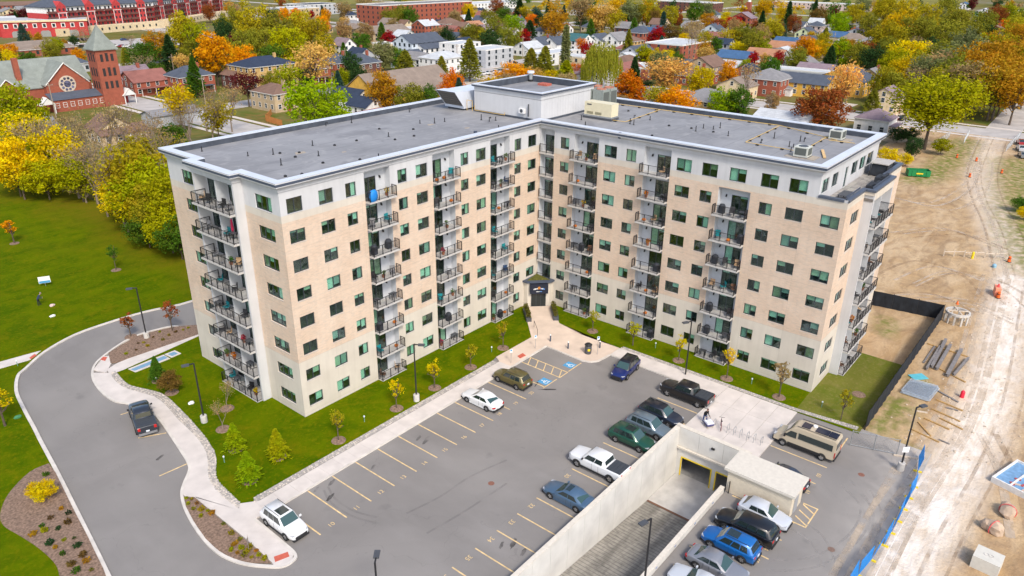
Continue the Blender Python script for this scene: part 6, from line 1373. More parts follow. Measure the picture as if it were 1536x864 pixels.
# (crown-top pixel turned into a ground point, height, crown width, colour, kind)
TL = [
 ((-10.79,153.17),15,13,'yellow-green','round'),((-21.26,104.64),13,11,'yellow','round'),((-23.82,110.03),10,9,'yellow-green','round'),((-28.04,107.41),12,10,'yellow','round'),((-9.07,119.50),13,10,'tan','bare'),((-3.07,122.98),14,10,'tan','bare'),
 ((-23.19,74.01),13,10,'tan','bare'),((-19.63,73.92),14,12,'mustard','round'),((-19.44,67.64),13,10,'yellow-green','round'),((-21.59,58.30),12,9,'yellow-green','round'),((-21.83,64.69),10,8,'mustard','round'),((-24.24,55.33),9,8,'yellow-green','round'),((-24.65,51.59),7.5,7,'green','round'),((-21.06,97.66),11,9,'tan','bare'),
 ((0.44,123.36),12,9,'tan','bare'),((2.26,114.76),11,8,'tan','bare'),((23.74,140.38),13,9,'yellow','sparse'),((28.57,136.45),12,9,'tan','bare'),((32.73,130.69),13,9,'tan','bare'),((57.16,160.52),11,11,'maroon','sparse'),((0.31,101.23),9,8,'mustard','bare'),((57.00,218.18),9,8,'green','round'),((0.02,170.18),5,6,'yellow-green','sparse'),((1.31,157.95),6,7,'tan','bare'),((8.47,115.62),8,7,'green','oval'),
 ((73.52,206.12),19,14,'orange','oval'),((132.29,288.70),22,15,'olive','round'),((125.81,259.72),24,17,'mustard','round'),((125.37,242.15),22,16,'olive','round'),((148.06,256.40),21,15,'mustard','round'),((150.46,246.76),19,12,'mustard','sparse'),((113.48,217.21),18,15,'yellow-green','round'),((110.35,228.68),17,14,'olive','round'),((130.25,216.03),15,10,'mustard','oval'),((98.29,227.21),17,13,'olive','round'),
 ((90.03,281.41),14,14,'amber','round'),((68.05,249.03),13,13,'green','round'),((79.12,249.76),15,9,'dark green','spruce'),((90.48,257.69),23,13,'mustard','oval'),((90.82,249.72),20,11,'yellow-green','sparse'),((88.35,239.75),13,10,'dark green','round'),((122.61,281.24),18,11,'dark green','round'),((87.82,248.10),13,10,'olive','round'),
 ((85.14,414.69),6,5,'amber','oval'),((83.17,394.50),7,5,'amber','oval'),((79.04,368.91),5,4,'green','oval'),((82.10,360.29),6,4,'amber','oval'),((93.74,378.78),6,5,'dark green','round'),((47.77,312.51),6,8,'green','round'),((34.75,296.65),9,9,'yellow','round'),((132.08,560.56),9,12,'maroon','round'),((139.72,561.10),10,12,'maroon','round'),((118.18,541.85),7,8,'red','round'),((163.06,577.07),8,7,'maroon','round'),((146.50,567.30),5,7,'gold','round'),
 ((39.94,101.25),16,16,'lime','round'),((83.00,160.73),18,16,'peach','sparse'),((67.03,152.77),13,10,'yellow-green','sparse'),((97.03,163.48),8,8,'yellow-green','round'),((93.54,149.60),10,8,'dark green','oval'),((77.57,119.06),13,10,'amber','round'),((79.46,109.96),10,10,'olive','round'),((86.05,108.85),9,9,'green','round'),((74.21,172.77),8,7,'olive','round'),
 ((176.79,247.34),10,10,'green','round'),((196.48,249.23),10,8,'red','oval'),((139.05,188.60),13,10,'sage','oval'),((144.96,187.65),10,9,'green','round'),((126.61,161.76),12,9,'olive','cone'),((128.76,144.44),11,6,'olive','cone'),((144.90,145.08),16,9,'olive','cone'),
 ((137.34,116.38),10,15,'orange','round'),((153.45,120.43),7,10,'peach','round'),((156.82,114.45),6,9,'yellow','round'),((158.41,125.42),13,8,'olive','cone'),((160.04,119.99),14,8,'olive','cone'),((151.23,103.60),11,8,'yellow-green','cone'),((183.61,127.23),20,5,'sage','column'),((166.72,108.96),8,8,'red-orange','round'),
 ((161.95,95.34),17,15,'olive','willow'),((131.92,65.67),13,10,'red-orange','oval'),((153.90,65.14),15,17,'peach','sparse'),((125.23,45.12),11,12,'orange','round'),((127.51,52.39),10,10,'mustard','sparse'),((218.72,104.61),10,8,'yellow','round'),((220.40,111.83),11,8,'yellow-green','oval'),((226.13,103.15),9,7,'yellow','round'),((230.73,100.69),8,7,'green','round'),
 ((137.34,36.16),10,10,'lime','round'),((137.79,31.54),11,8,'green','oval'),((158.50,37.69),15,11,'tan','bare'),((247.67,73.59),9,5,'red','oval'),((258.07,66.55),9,5,'red','oval'),((226.19,67.75),8,6,'yellow-green','round'),((261.79,74.33),7,5,'peach','oval'),
 ((137.42,7.32),13,15,'rust','round'),((167.73,11.18),17,10,'peach','sparse'),((179.74,5.52),8,5,'olive','cone'),
 ((275.37,61.40),14,12,'orange','oval'),((280.34,47.73),14,10,'lime','oval'),((281.40,40.86),13,11,'olive','round'),((267.91,31.09),13,10,'dark green','round'),((289.60,54.77),6,6,'dark green','round'),
 ((450.57,135.95),20,6,'dark green','column'),((393.13,123.99),14,12,'mustard','round'),((380.48,116.25),12,11,'bronze','round'),((542.64,190.60),18,15,'gold','round'),((516.72,164.91),14,10,'gold','round'),((296.38,89.75),9,9,'yellow-green','round'),
 ((430.21,96.07),16,13,'lime','round'),((520.08,139.25),14,13,'bronze','round'),((610.28,157.22),11,9,'maroon','round'),((551.73,153.08),20,6,'dark green','spruce'),((357.55,80.16),12,6,'olive','cone'),((584.46,128.11),18,13,'sage','round'),((479.71,94.92),14,12,'mustard','sparse'),((446.08,95.67),9,7,'dark green','round'),((424.42,67.62),9,8,'red','round'),((421.93,70.09),6,8,'maroon','round'),((536.96,98.62),24,17,'mustard','round'),((455.46,65.75),24,18,'mustard','round'),
 ((412.86,43.70),17,16,'olive','willow'),((478.38,53.21),12,8,'gold','round'),((277.07,19.42),15,16,'yellow','round'),((260.43,20.71),13,12,'yellow-green','round'),((249.74,-4.87),18,18,'sage','sparse'),((231.06,-2.48),16,16,'tan','sparse'),((591.58,36.38),17,15,'rust','round'),((231.38,-15.78),20,20,'amber','round'),((248.61,-20.04),20,19,'amber','round'),((193.78,-18.48),17,15,'tan','sparse'),((194.17,-25.74),17,16,'amber','sparse'),((420.21,14.19),14,10,'dark green','round'),((634.30,34.89),17,15,'yellow-green','round'),((453.00,35.95),20,18,'olive','round'),((549.55,64.97),16,14,'sage','round'),((415.29,19.89),16,14,'olive','sparse'),((331.62,14.98),16,14,'olive','round'),((334.76,4.48),15,12,'yellow-green','round'),((406.39,-3.22),16,14,'amber','round'),((213.08,1.37),13,12,'tan','bare'),((200.87,5.25),11,10,'olive','round'),((192.69,-16.36),13,12,'tan','sparse'),((302.54,15.41),13,11,'sage','bare'),((827.32,91.99),14,8,'maroon','round'),((976.49,92.06),12,14,'green','round'),((348.56,41.84),15,13,'mustard','round'),((571.42,112.18),18,13,'gold','sparse'),((244.52,-25.42),18,16,'mustard','round'),((201.20,-9.88),14,11,'mustard','sparse'),((204.44,9.49),12,10,'mustard','round'),
 ((312.65,405.19),18,14,'tan','sparse'),((278.96,388.27),16,13,'tan','sparse'),((294.83,371.42),17,13,'tan','sparse'),((288.04,340.30),15,15,'olive','round'),((275.08,335.87),14,12,'olive','round'),((288.42,329.72),15,11,'green','round'),((328.78,360.82),10,7,'blue-green','round'),((326.62,347.61),12,10,'olive','round'),((342.28,353.62),13,13,'red-orange','round'),((395.56,394.58),9,7,'blue-green','oval'),((356.72,339.00),14,12,'yellow','round'),((321.88,307.74),13,6,'dark green','spruce'),((417.83,364.82),15,13,'rust','round'),((364.56,311.64),13,12,'green','round'),((339.52,305.13),12,13,'olive','round'),((243.22,215.42),16,13,'olive','sparse'),((250.76,230.62),9,10,'mustard','round'),((245.84,237.07),11,12,'olive','round'),((259.17,242.58),10,9,'bronze','round'),((310.13,422.46),9,7,'gold','round'),
 ((286.00,239.06),14,13,'lime','round'),((228.41,193.95),13,12,'olive','round'),((389.52,317.62),17,12,'dark green','spruce'),((478.03,357.11),13,6,'dark green','spruce'),((349.54,273.57),10,11,'red-orange','round'),((295.17,215.18),18,18,'amber','round'),((271.13,214.80),13,9,'dark green','cone'),((433.94,336.00),9,9,'blue-green','round'),((339.78,227.56),24,17,'tan','sparse'),((345.19,214.92),20,19,'peach','round'),((341.84,219.04),18,13,'gold','sparse'),((347.22,206.12),16,13,'mustard','round'),((402.44,230.16),18,15,'sage','round'),((410.44,226.84),17,12,'olive','round'),((424.82,255.21),20,14,'gold','round'),((370.39,248.36),9,11,'dark green','round'),((361.33,229.75),7,12,'dark green','round'),((391.68,225.60),10,9,'dark green','spruce'),
 ((406.16,212.21),16,13,'mustard','round'),((414.42,204.98),16,12,'mustard','round'),((459.88,248.84),15,11,'gold','round'),((395.11,205.35),15,8,'bronze','round'),((421.11,219.45),9,8,'dark green','spruce'),((367.37,184.03),15,5,'blue-green','column'),((425.80,204.59),13,7,'rust','round'),((436.11,209.92),7,7,'maroon','round'),((457.69,207.51),18,12,'green','round'),((468.10,203.40),16,14,'sage','round'),((328.25,157.74),11,14,'bronze','round'),((340.38,155.89),9,9,'olive','round'),((407.66,173.62),13,10,'amber','round'),((430.56,171.10),13,9,'yellow','round'),((389.15,157.12),11,11,'rust','round'),((452.63,171.78),9,10,'maroon','round'),((321.04,109.66),14,16,'olive','round'),((297.61,93.90),13,13,'olive','round'),((303.04,103.35),7,13,'yellow','round'),((315.70,115.12),12,13,'mustard','sparse'),((288.57,110.99),10,9,'green','oval'),((190.45,74.54),26,8,'tan','bare'),((282.16,114.31),13,9,'mustard','sparse'),((422.85,142.59),15,7,'dark green','spruce'),((444.58,166.96),7,9,'amber','round'),((275.21,111.11),9,10,'amber','round'),((482.36,221.88),11,9,'dark green','round'),
]
TL += [((-15.48,115.35),13,10,'tan','bare'),((-15.59,107.52),12,9,'tan','bare'),((-9.76,103.71),13,10,'tan','bare'),((-20.40,91.05),10,9,'tan','bare'),((-2.02,102.75),12,9,'tan','bare'),((15.14,120.48),12,9,'tan','bare'),((21.42,120.74),12,9,'tan','bare'),((-17.82,129.15),13,11,'yellow','sparse'),((-17.19,121.73),12,10,'tan','bare'),((-15.52,112.49),12,10,'tan','bare'),((-21.54,94.59),9,9,'yellow-green','round'),((-18.29,92.15),12,10,'tan','bare'),((-21.23,77.14),10,9,'yellow','round'),((-25.23,100.92),8,9,'yellow-green','round'),((-28.32,104.63),9,9,'yellow','sparse'),((-21.68,68.49),11,10,'yellow-green','round'),((-24.65,69.40),8,8,'yellow','sparse'),((-23.79,59.78),8,7,'mustard','round'),((-22.61,81.92),7,8,'tan','bare'),((-25.44,60.52),6,7,'green','round'),((-19.87,58.75),9,7,'yellow','round'),((-3.84,96.70),11,9,'tan','bare'),((14.33,118.10),10,9,'tan','bare'),((22.98,120.61),11,9,'mustard','sparse'),((-5.99,101.27),10,9,'mustard','sparse'),
 ((313.73,38.45),20,17,'mustard','round'),((348.61,35.27),20,17,'olive','round'),((345.45,19.98),20,17,'olive','sparse'),((289.62,1.61),20,17,'sage','round'),((215.01,-10.43),17,16,'olive','round'),((217.66,-1.32),15,14,'sage','round'),((221.01,-15.95),18,16,'amber','round'),((205.00,-25.72),18,18,'amber','round'),((193.91,-24.54),15,14,'mustard','sparse'),((190.22,-30.97),15,14,'amber','sparse'),((230.96,9.88),13,13,'yellow','round'),((248.26,9.61),14,14,'mustard','round'),((300.06,32.31),14,13,'olive','round'),((275.15,6.38),16,15,'olive','round'),((485.50,26.99),18,16,'olive','round'),((462.77,6.46),18,16,'mustard','round'),((285.10,-3.66),16,14,'tan','sparse'),((499.19,62.14),20,17,'mustard','round'),((615.22,73.34),20,17,'olive','round'),((402.54,56.31),20,16,'gold','round'),((204.36,-18.20),12,11,'tan','sparse'),((194.15,-13.82),15,14,'olive','sparse'),((290.36,-20.27),18,16,'rust','round'),((334.07,-4.35),17,15,'mustard','round'),((413.81,72.97),17,14,'olive','round'),((526.38,115.72),17,14,'mustard','round')]
for loc, H, W, c, ty in TL:
    s = screen((loc[0], loc[1], H)); tree(loc, H, W, c, ty, where_of(*s))
FOOT = [(o.location.x, o.location.y) for o in []]
frng = random.Random(404); FILL = []
HSPOT = [(*q[0], q[1], q[2]) for q in (((66.74,357.23),32,17),((52.14,283.98),15,9),((47.36,217.59),11,12),((48.40,209.99),13,11),((60.22,201.40),13,11),((84.76,193.21),20,14),((76.86,198.43),8,8),((6.82,145.18),9,8),((7.87,142.28),12,7),((-3.27,163.88),7,7),((28.28,154.57),18,9),((61.70,151.83),10,13),((118.57,193.18),11,11),((123.74,184.63),11,12),((77.21,133.70),9,12),((74.32,123.71),8,9),((68.17,111.22),13,10),((165.06,246.45),8,9),((187.92,300.99),10,8),((94.35,129.57),34,19),((99.77,119.82),7,8),((110.39,119.22),14,10),((186.59,216.31),26,15),((189.76,210.62),24,11),((157.97,193.55),12,10),((157.25,186.16),9,11),((157.98,172.78),19,13),((193.16,195.38),22,13),((187.19,172.21),24,16),((240.33,331.41),15,12),((230.63,293.24),32,16),((272.23,299.12),13,12),((276.42,299.36),15,9),((271.75,310.99),18,8),((194.16,243.03),20,10),((295.16,301.54),15,12),((254.99,260.68),13,12),((272.77,268.80),9,11),((295.96,280.63),12,11),((337.00,309.12),10,10),((291.77,266.23),10,10),((245.04,257.01),12,9),((244.60,245.64),11,9),((312.55,268.53),11,10),((283.85,330.61),8,8),((230.85,183.79),13,10),((246.59,187.03),13,10),((251.51,182.10),11,10),((298.78,227.33),10,10),((265.56,178.53),12,14),((278.88,173.44),11,11),((282.30,164.77),13,11),((290.87,161.15),10,11),((325.07,174.90),15,12),((328.55,169.75),8,11),((355.45,179.49),10,10),((213.45,155.50),40,12),((200.73,133.94),8,12),((244.52,128.79),15,11),((238.40,128.50),16,10),((215.75,117.64),15,11),((193.40,104.59),14,11),((202.01,100.87),16,11),((146.17,71.16),10,12),((167.91,105.13),8,10),((270.36,121.68),30,20),((408.46,184.85),11,10),((423.80,186.66),9,9),((339.32,133.17),17,12),((217.48,80.57),14,12),((200.43,76.44),14,12),((218.29,74.64),9,8),((230.05,75.59),12,13),((260.57,86.92),11,15),((278.79,79.98),11,17),((319.02,87.18),12,14),((302.91,81.53),9,10),((232.87,97.63),11,9),((144.96,45.15),14,15),((140.14,53.86),10,11),((182.11,51.47),10,11),((196.88,46.40),14,14),((198.79,39.94),5,5),((203.60,35.36),10,19),((218.36,26.29),16,18),((237.55,48.36),9,22),((246.37,45.79),9,14),((136.36,16.64),12,15),((153.03,-2.93),9,9),((188.67,3.74),9,9),((448.98,115.96),10,10),((408.08,107.79),11,10),((463.24,132.65),11,10),((399.69,87.88),10,14),((358.53,98.37),10,26),((375.57,92.52),10,13),((448.86,82.17),10,13),((321.51,43.14),11,12),((385.18,47.89),10,20),((788.79,112.29),11,18),((872.68,107.55),11,12),((758.75,69.87),12,12),((395.43,78.47),9,10),((747.81,214.05),20,95),((625.03,297.63),20,60),((318.56,354.69),90,24),((469.51,425.05),80,26),((336.37,498.41),36,26),((298.14,480.07),42,24),((172.99,677.93),34,16))] + [(20,190,60,40),(150,430,160,40)]
def free(x, y, r_):
    if any(abs(x-hx) < hw_/2+r_ and abs(y-hy) < hh_/2+r_ for hx, hy, hw_, hh_ in HSPOT): return False
    if abs(x-174) < 8 or (abs(x-37) < 8 and 55 < y < 265) or abs(y-170) < 7 and x > 30: return False
    if any(abs(x-q) < 6 for q in (290,400,520,640)) or any(abs(y-q) < 6 for q in (290,390,500)): return False
    if -30 < x < 52 and 125 < y < 215 or 118 < x < 215 and 118 < y < 172: return False
    if 110 < x < 165 and 122 < y < 160: return False
    if 80 < x < 230 and 335 < y < 425: return False
    return True
FH = []
for _ in range(3000):
    px_, d_ = frng.uniform(380,1546), frng.uniform(250,700); a_ = R(39.25296)+math.atan2(768-px_, 1119.77); x, y = CAM.x+d_*math.cos(a_), CAM.y+d_*math.sin(a_)
    wx_, wy_ = frng.uniform(7,11), frng.uniform(8,13)
    if x < 182 and y < 60 or not free(x, y, 8) or any((x-q[0])**2+(y-q[1])**2 < 7.5**2 for q, *_r in TL): continue
    if px_ > 1330 and d_ < 480: continue
    HSPOT.append((x, y, wx_, wy_)); FH.append((x, y, wx_, wy_))
    if len(FH) >= 85: break
pal = ['olive','yellow-green','gold','orange','green','amber','yellow','rust','tan','sage','tan','dark green','orange','red-orange','mustard','tan','maroon','peach','red']
for _ in range(1500):
    px_, d_ = frng.uniform(-10,1546), frng.uniform(215,640)
    y_ang = math.atan2(768-px_, 1119.77) ; a_ = R(39.25296)+y_ang; x, y = CAM.x+d_*math.cos(a_), CAM.y+d_*math.sin(a_)
    if y < 26 and x < 60 or (y < -4 and x < 168) : continue
    if not free(x, y, 4.5) or any((x-q[0])**2+(y-q[1])**2 < (8 if d_ < 400 else 7)**2 for q in FILL+[q_[0] for q_ in TL]): continue
    FILL.append((x, y)); 
    if len(FILL) >= 240: break
for x, y in FILL:
    H = frng.uniform(6.5,13.5); ty = frng.choice(('round','round','round','oval','sparse','cone','bare','spruce')); c = frng.choice(pal) if ty not in ('spruce','cone') else frng.choice(('dark green','green','olive','blue-green'))
    if ty == 'bare': c = 'tan'
    s_ = screen((x, y, H)); tree((x, y), H, H*frng.uniform(.7,.95) if ty not in ('spruce','cone') else H*.5, c, ty, where_of(*s_))
tb = (138.60,-19.31); tree(tb, 18.5, 22, 'yellow-green', 'giant', '', 'huge open yellow-green tree with a thick trunk beside the dirt road')
dw = random.Random(55); mb = MB(); DWC = ['olive','mustard','gold','green','dark green','amber','rust','tan']
for _ in range(330):
    d_ = dw.uniform(640,1150); a_ = R(39.25296)+math.atan2(768-dw.uniform(-20,1556), 1119.77); x, y = CAM.x+d_*math.cos(a_), CAM.y+d_*math.sin(a_)
    if not free(x, y, 6) or (80 < x < 260 and y > 400): continue
    H = dw.uniform(9,17); W_ = H*.42; ci = dw.randrange(len(DWC))
    for q_ in range(9):
        c_ = (x+dw.gauss(0,W_*.42), y+dw.gauss(0,W_*.42), H*dw.uniform(.35,.8)); leaf_cloud(dw, c_, W_*.45, W_*.45, H*.2, 26, .75, mb, ci)
tag(mb.build('distant_woods', [leaf_mat('woods_'+c.replace(' ','_'), LC[c]) for c in DWC]), 'mass of autumn trees along the far top edge', 'woods', None, 'stuff')
from collections import defaultdict
_g = defaultdict(list)
for r_ in TREES: _g[(r_[1], r_[2], r_[3])].append(r_)
for (c, ty, wh), rows in _g.items():
    rows.sort(key=lambda r_: r_[4][0])
    for i, r_ in enumerate(rows):
        r_[0]['label'] = ('%s %s %s' % (c, TW[ty], wh)) if len(rows) == 1 else '%s %s %s from left %s' % (ordinal(i), c, TW[ty], wh)
        r_[0]['group'] = 'trees of the neighbourhood'
# ---- young trees, spruces and shrubs on the property
def near(base, top, wpx, color, typ, label, ring=True, name=None):
    # height from the base point and the pixel height, width in metres
    return tree(base, top, wpx, color, typ, '', label, ring, name, .1)
NT_ = [((-39.66,-5.94),3.6,1.7,'mustard','sapling','thin young golden tree nearest the left building corner, in a mulch ring'),((-32.02,-6.05),3.6,1.7,'yellow','sapling','young yellow tree left of the lamp post on the left lawn'),((-26.43,-6.17),3.7,1.8,'yellow','sapling','young yellow tree right of the lamp post on the left lawn'),((-20.42,-6.13),3.2,1.7,'mustard','sapling','young mustard tree in front of the middle of the left wing'),((-14.31,-5.96),3.6,1.7,'mustard','sapling','young mustard tree nearest the entrance on the left lawn'),
 ((-3.37,-11.86),3.0,1.6,'yellow-green','sapling','young green-gold tree nearest the entrance on the right lawn'),((-3.30,-17.82),3.2,1.8,'yellow-green','sapling','young green-gold tree behind the blue SUV on the right lawn'),((-3.10,-24.05),3.4,1.6,'yellow','sapling','young yellow tree beside the right wing lamp post'),((-3.31,-30.29),4.0,1.8,'yellow','sapling','young yellow tree before the outer balcony column of the right wing'),((-3.33,-36.44),4.6,2.0,'tan','sapling','thin nearly bare young tree near the right building corner'),((-3.45,-43.13),3.8,1.5,'mustard','sapling','thin mustard sapling on the dry lawn behind the camper van'),
 ((-47.00,0.54),3.0,1.9,'lime','spruce','low bushy spruce leftmost of three near the curved sidewalk'),((-45.08,-3.71),3.2,2.0,'yellow-green','spruce','low yellowish spruce rightmost of three near the curved sidewalk'),((-48.83,-4.70),3.2,2.1,'lime','spruce','low bushy spruce nearest the junction of the two sidewalks'),((-45.46,18.71),3.1,1.8,'green','spruce','small green spruce by the vent gratings'),
 ((-45.77,15.14),2.6,2.6,'bronze','round','round bronze shrub next to the small green spruce'),((-43.61,7.65),3.6,2.2,'tan','bare','bare young tree near the left end balconies'),((-45.96,4.53),3.2,2.4,'tan','bare','bare spreading shrub beside the lamp post on the front lawn'),
 ((-42.40,31.66),3.3,2.0,'rust','sapling','small rust red tree beside the lamp post in the planting bed'),((-38.28,29.10),4.4,2.2,'rust','sapling','thin rust tree in the planting bed nearest the building'),((-39.04,79.28),4.2,2.6,'orange','sapling','small orange tree on the left lawn'),((-33.49,55.03),4.0,1.9,'green','sapling','small green tree on the left lawn in a mulch ring'),((-59.88,21.93),4.6,3.0,'yellow','sapling','yellow tree cut off by the left edge of the photo'),
 ((111.76,-17.31),4.5,5.5,'yellow','round','bright yellow shrub behind the far end of the right wing'),((123.95,-19.62),5.5,4.,'dark green','round','dark green bush behind the green dumpster'),((116.05,-20.33),3.0,3.0,'yellow','round','small yellow shrub left of the green dumpster'),((93.13,-46.56),3.0,4.,'green','round','green bush at the right edge of the dirt site'),((87.78,-47.81),2.5,3.,'yellow','round','yellow bush at the right edge of the dirt site'),((134.92,-23.82),4.0,5.,'yellow-green','round','wide yellow-green bush left of the dirt road'),((141.30,-12.03),4.0,5.,'dark green','round','dark green hedge bush behind the yellow shrub'),((144.23,-14.13),4.0,5.,'dark green','round','dark green hedge bush at the foot of the huge open tree'),((-21.49,93.48),4.0,7.,'tan','bare','tangled bare brush at the edge of the left lawn')]
for p, h, w_, c, ty, lb in NT_: tree(p, h, w_, c, ty, '', lb, h < 4.8 and 'edge of' not in lb and 'behind' not in lb, 'young_tree' if ty in ('oval','sparse','sapling') else ('shrub' if ty in ('round','bare') else 'young_spruce'), .1)
for p in ((2.99,-43.05),): mb = MB(); mb.lathe([(.75,-.02),(.7,.05),(.1,.09)], 14); tag(mb.build('mulch_ring', M_MULCH, None, (*p, .1)), 'empty mulch ring on the dry lawn', 'mulch ring')
tuft = MB(); leaf_cloud(random.Random(8), (0,0,.22), .30,.30,.26, 70, .11, tuft); TUFT = tuft.mesh('tuft', M_LEAF)
def tufts(pts, label, group, cols, s=1.):
    for i, p in enumerate(pts):
        o = tag(link('bed_plant', TUFT, None, (*p, .16)), label, 'plant', group); q = s*trng.uniform(.5,1.0); o.scale = (q,q,q*.8); c = LC[cols[i % len(cols)]]; o.color = (c[0]*.7, c[1]*.7, c[2]*.8, 1); o.rotation_euler.z = i
tufts([(-53.88,-2.70),(-53.63,-3.15),(-54.16,-3.54),(-53.65,-4.08),(-54.19,-4.50),(-53.80,-5.11),(-53.55,-5.66),(-53.51,-6.23),(-54.28,-5.84),(-53.76,-9.73),(-53.69,-10.90),(-54.19,-11.02),(-54.17,-11.86),(-54.10,-12.52),(-54.84,-11.40),(-54.68,-12.11),(-54.48,-12.74),(-54.23,-13.38),(-53.71,-13.61),(-53.58,-13.02),(-53.67,-14.28),(-53.63,-12.26),(-53.57,-8.21),(-54.45,-11.05)], 'small green or amber tuft in the narrow bed beside the white SUV sidewalk', 'tufts in the narrow bed', ('yellow-green','mustard','yellow-green','amber'))
tufts([(-60.47,10.16),(-62.23,9.32),(-61.51,4.20),(-61.35,3.10),(-62.58,3.65),(-63.45,3.16),(-63.53,2.40),(-64.35,2.65),(-62.72,1.80),(-61.88,1.93),(-62.34,-0.35),(-62.96,0.03),(-63.76,-0.31),(-62.56,-1.51),(-62.73,-2.91),(-63.69,-1.54),(-62.98,-5.04),(-62.81,-3.82),(-63.85,0.50),(-63.74,-3.27),(-63.81,-4.27)], 'small shrub in the large mulched bed left of the drive', 'shrubs in the large mulched bed', ('green','yellow-green','amber','dark green','bronze'), 1.1)
tufts([(-42.21,28.69),(-40.77,29.19),(-39.51,29.96),(-40.32,27.56),(-43.69,27.52),(-44.94,27.44),(-42.31,27.47),(-38.20,28.43),(-37.31,28.24),(-39.21,28.19),(-42.72,29.02),(-36.58,28.26)], 'low tuft in the bed between the drive and the walkway', 'tufts in the upper bed', ('mustard','bronze','yellow-green'), .9)
tree((-61.90,6.83), 1.8, 2.6, 'yellow', 'round', '', 'bright yellow round shrub in the large mulched bed', False, 'shrub', .12)

# ================================================================ houses and larger buildings of the town
WALLC = {'brick': (.30,.085,.05), 'dark brick': (.13,.055,.045), 'buff brick': (.50,.33,.13), 'yellow': (.62,.36,.06), 'white': (.70,.69,.67), 'cream': (.62,.50,.32), 'grey': (.42,.43,.45), 'pale blue': (.52,.58,.64), 'tan': (.46,.35,.22), 'red': (.42,.045,.045), 'pink': (.58,.45,.42), 'green': (.55,.6,.38)}
ROOFC = {'slate': (.085,.10,.13), 'brown': (.20,.125,.095), 'grey': (.24,.235,.24), 'mauve': (.25,.19,.215), 'taupe': (.25,.20,.165), 'blue': (.06,.13,.25), 'navy': (.035,.05,.085), 'teal': (.05,.14,.15), 'orange': (.42,.21,.12), 'pale': (.50,.52,.54), 'red': (.38,.05,.05), 'rust': (.28,.12,.10), 'green slate': (.24,.265,.24)}
def roofmat(n):
    if 'roof_'+n in MATS: return MATS['roof_'+n]
    k = NT('roof_'+n); c = ROOFC[n]; sx = k.n('ShaderNodeSeparateXYZ'); k.l(k.g.outputs['Position'], sx.inputs[0]); a = k.noise(.5, 4); b = k.noise(3., 4)
    col = k.mix(k.ramp(a, .3, .7), tuple(q*.85 for q in c), tuple(q*1.15 for q in c)); col = k.mix(k.ramp(b, .4, .8, 0, .4), col, tuple(q*.6 for q in c))
    f = k.math('FRACT', k.math('DIVIDE', sx.outputs[2], .32)); col = k.mix(k.math('MULTIPLY', k.math('LESS_THAN', f, .2), .35), col, tuple(q*.5 for q in c)); return k.out(col, .9, .2)
def wallmat(n): return mat('wall_'+n, WALLC[n], .9, var=.13, scale=1.2)
M_TRW = mat('white_trim', (.68,.67,.64), .7, var=.04); M_WPANE = mat('house_window_glass', (.03,.04,.05), .1, var=0, spec=.7)
wf = MB(); 
for a in ((-.6,0,0,-.5,.06,1.5),(.5,0,0,.6,.06,1.5),(-.5,0,0,.5,.06,.1),(-.5,0,1.4,.5,.06,1.5),(-.5,0,.72,.5,.06,.78)): wf.box(a[0],a[1]-.06,a[2],a[3],a[4]-.06,a[5])
WF = wf.mesh('window', M_TRW); wp = MB(); wp.box(-.5,-.025,.1,.5,-.005,1.4); WP = wp.mesh('pane', M_WPANE)
wq = MB(); wq.box(-.6,-.05,0,.6,0,1.5); WQ = wq.mesh('window', M_WPANE)
dq = MB(); dq.box(-.5,-.06,0,.5,0,2.1); DQ = {c: dq.mesh('door', mat('door_'+c, v, .6, var=0)) for c, v in (('white',(.6,.6,.6)),('red',(.3,.03,.03)),('dark',(.05,.05,.06)))}
HOUSES = []
hr = random.Random(12)
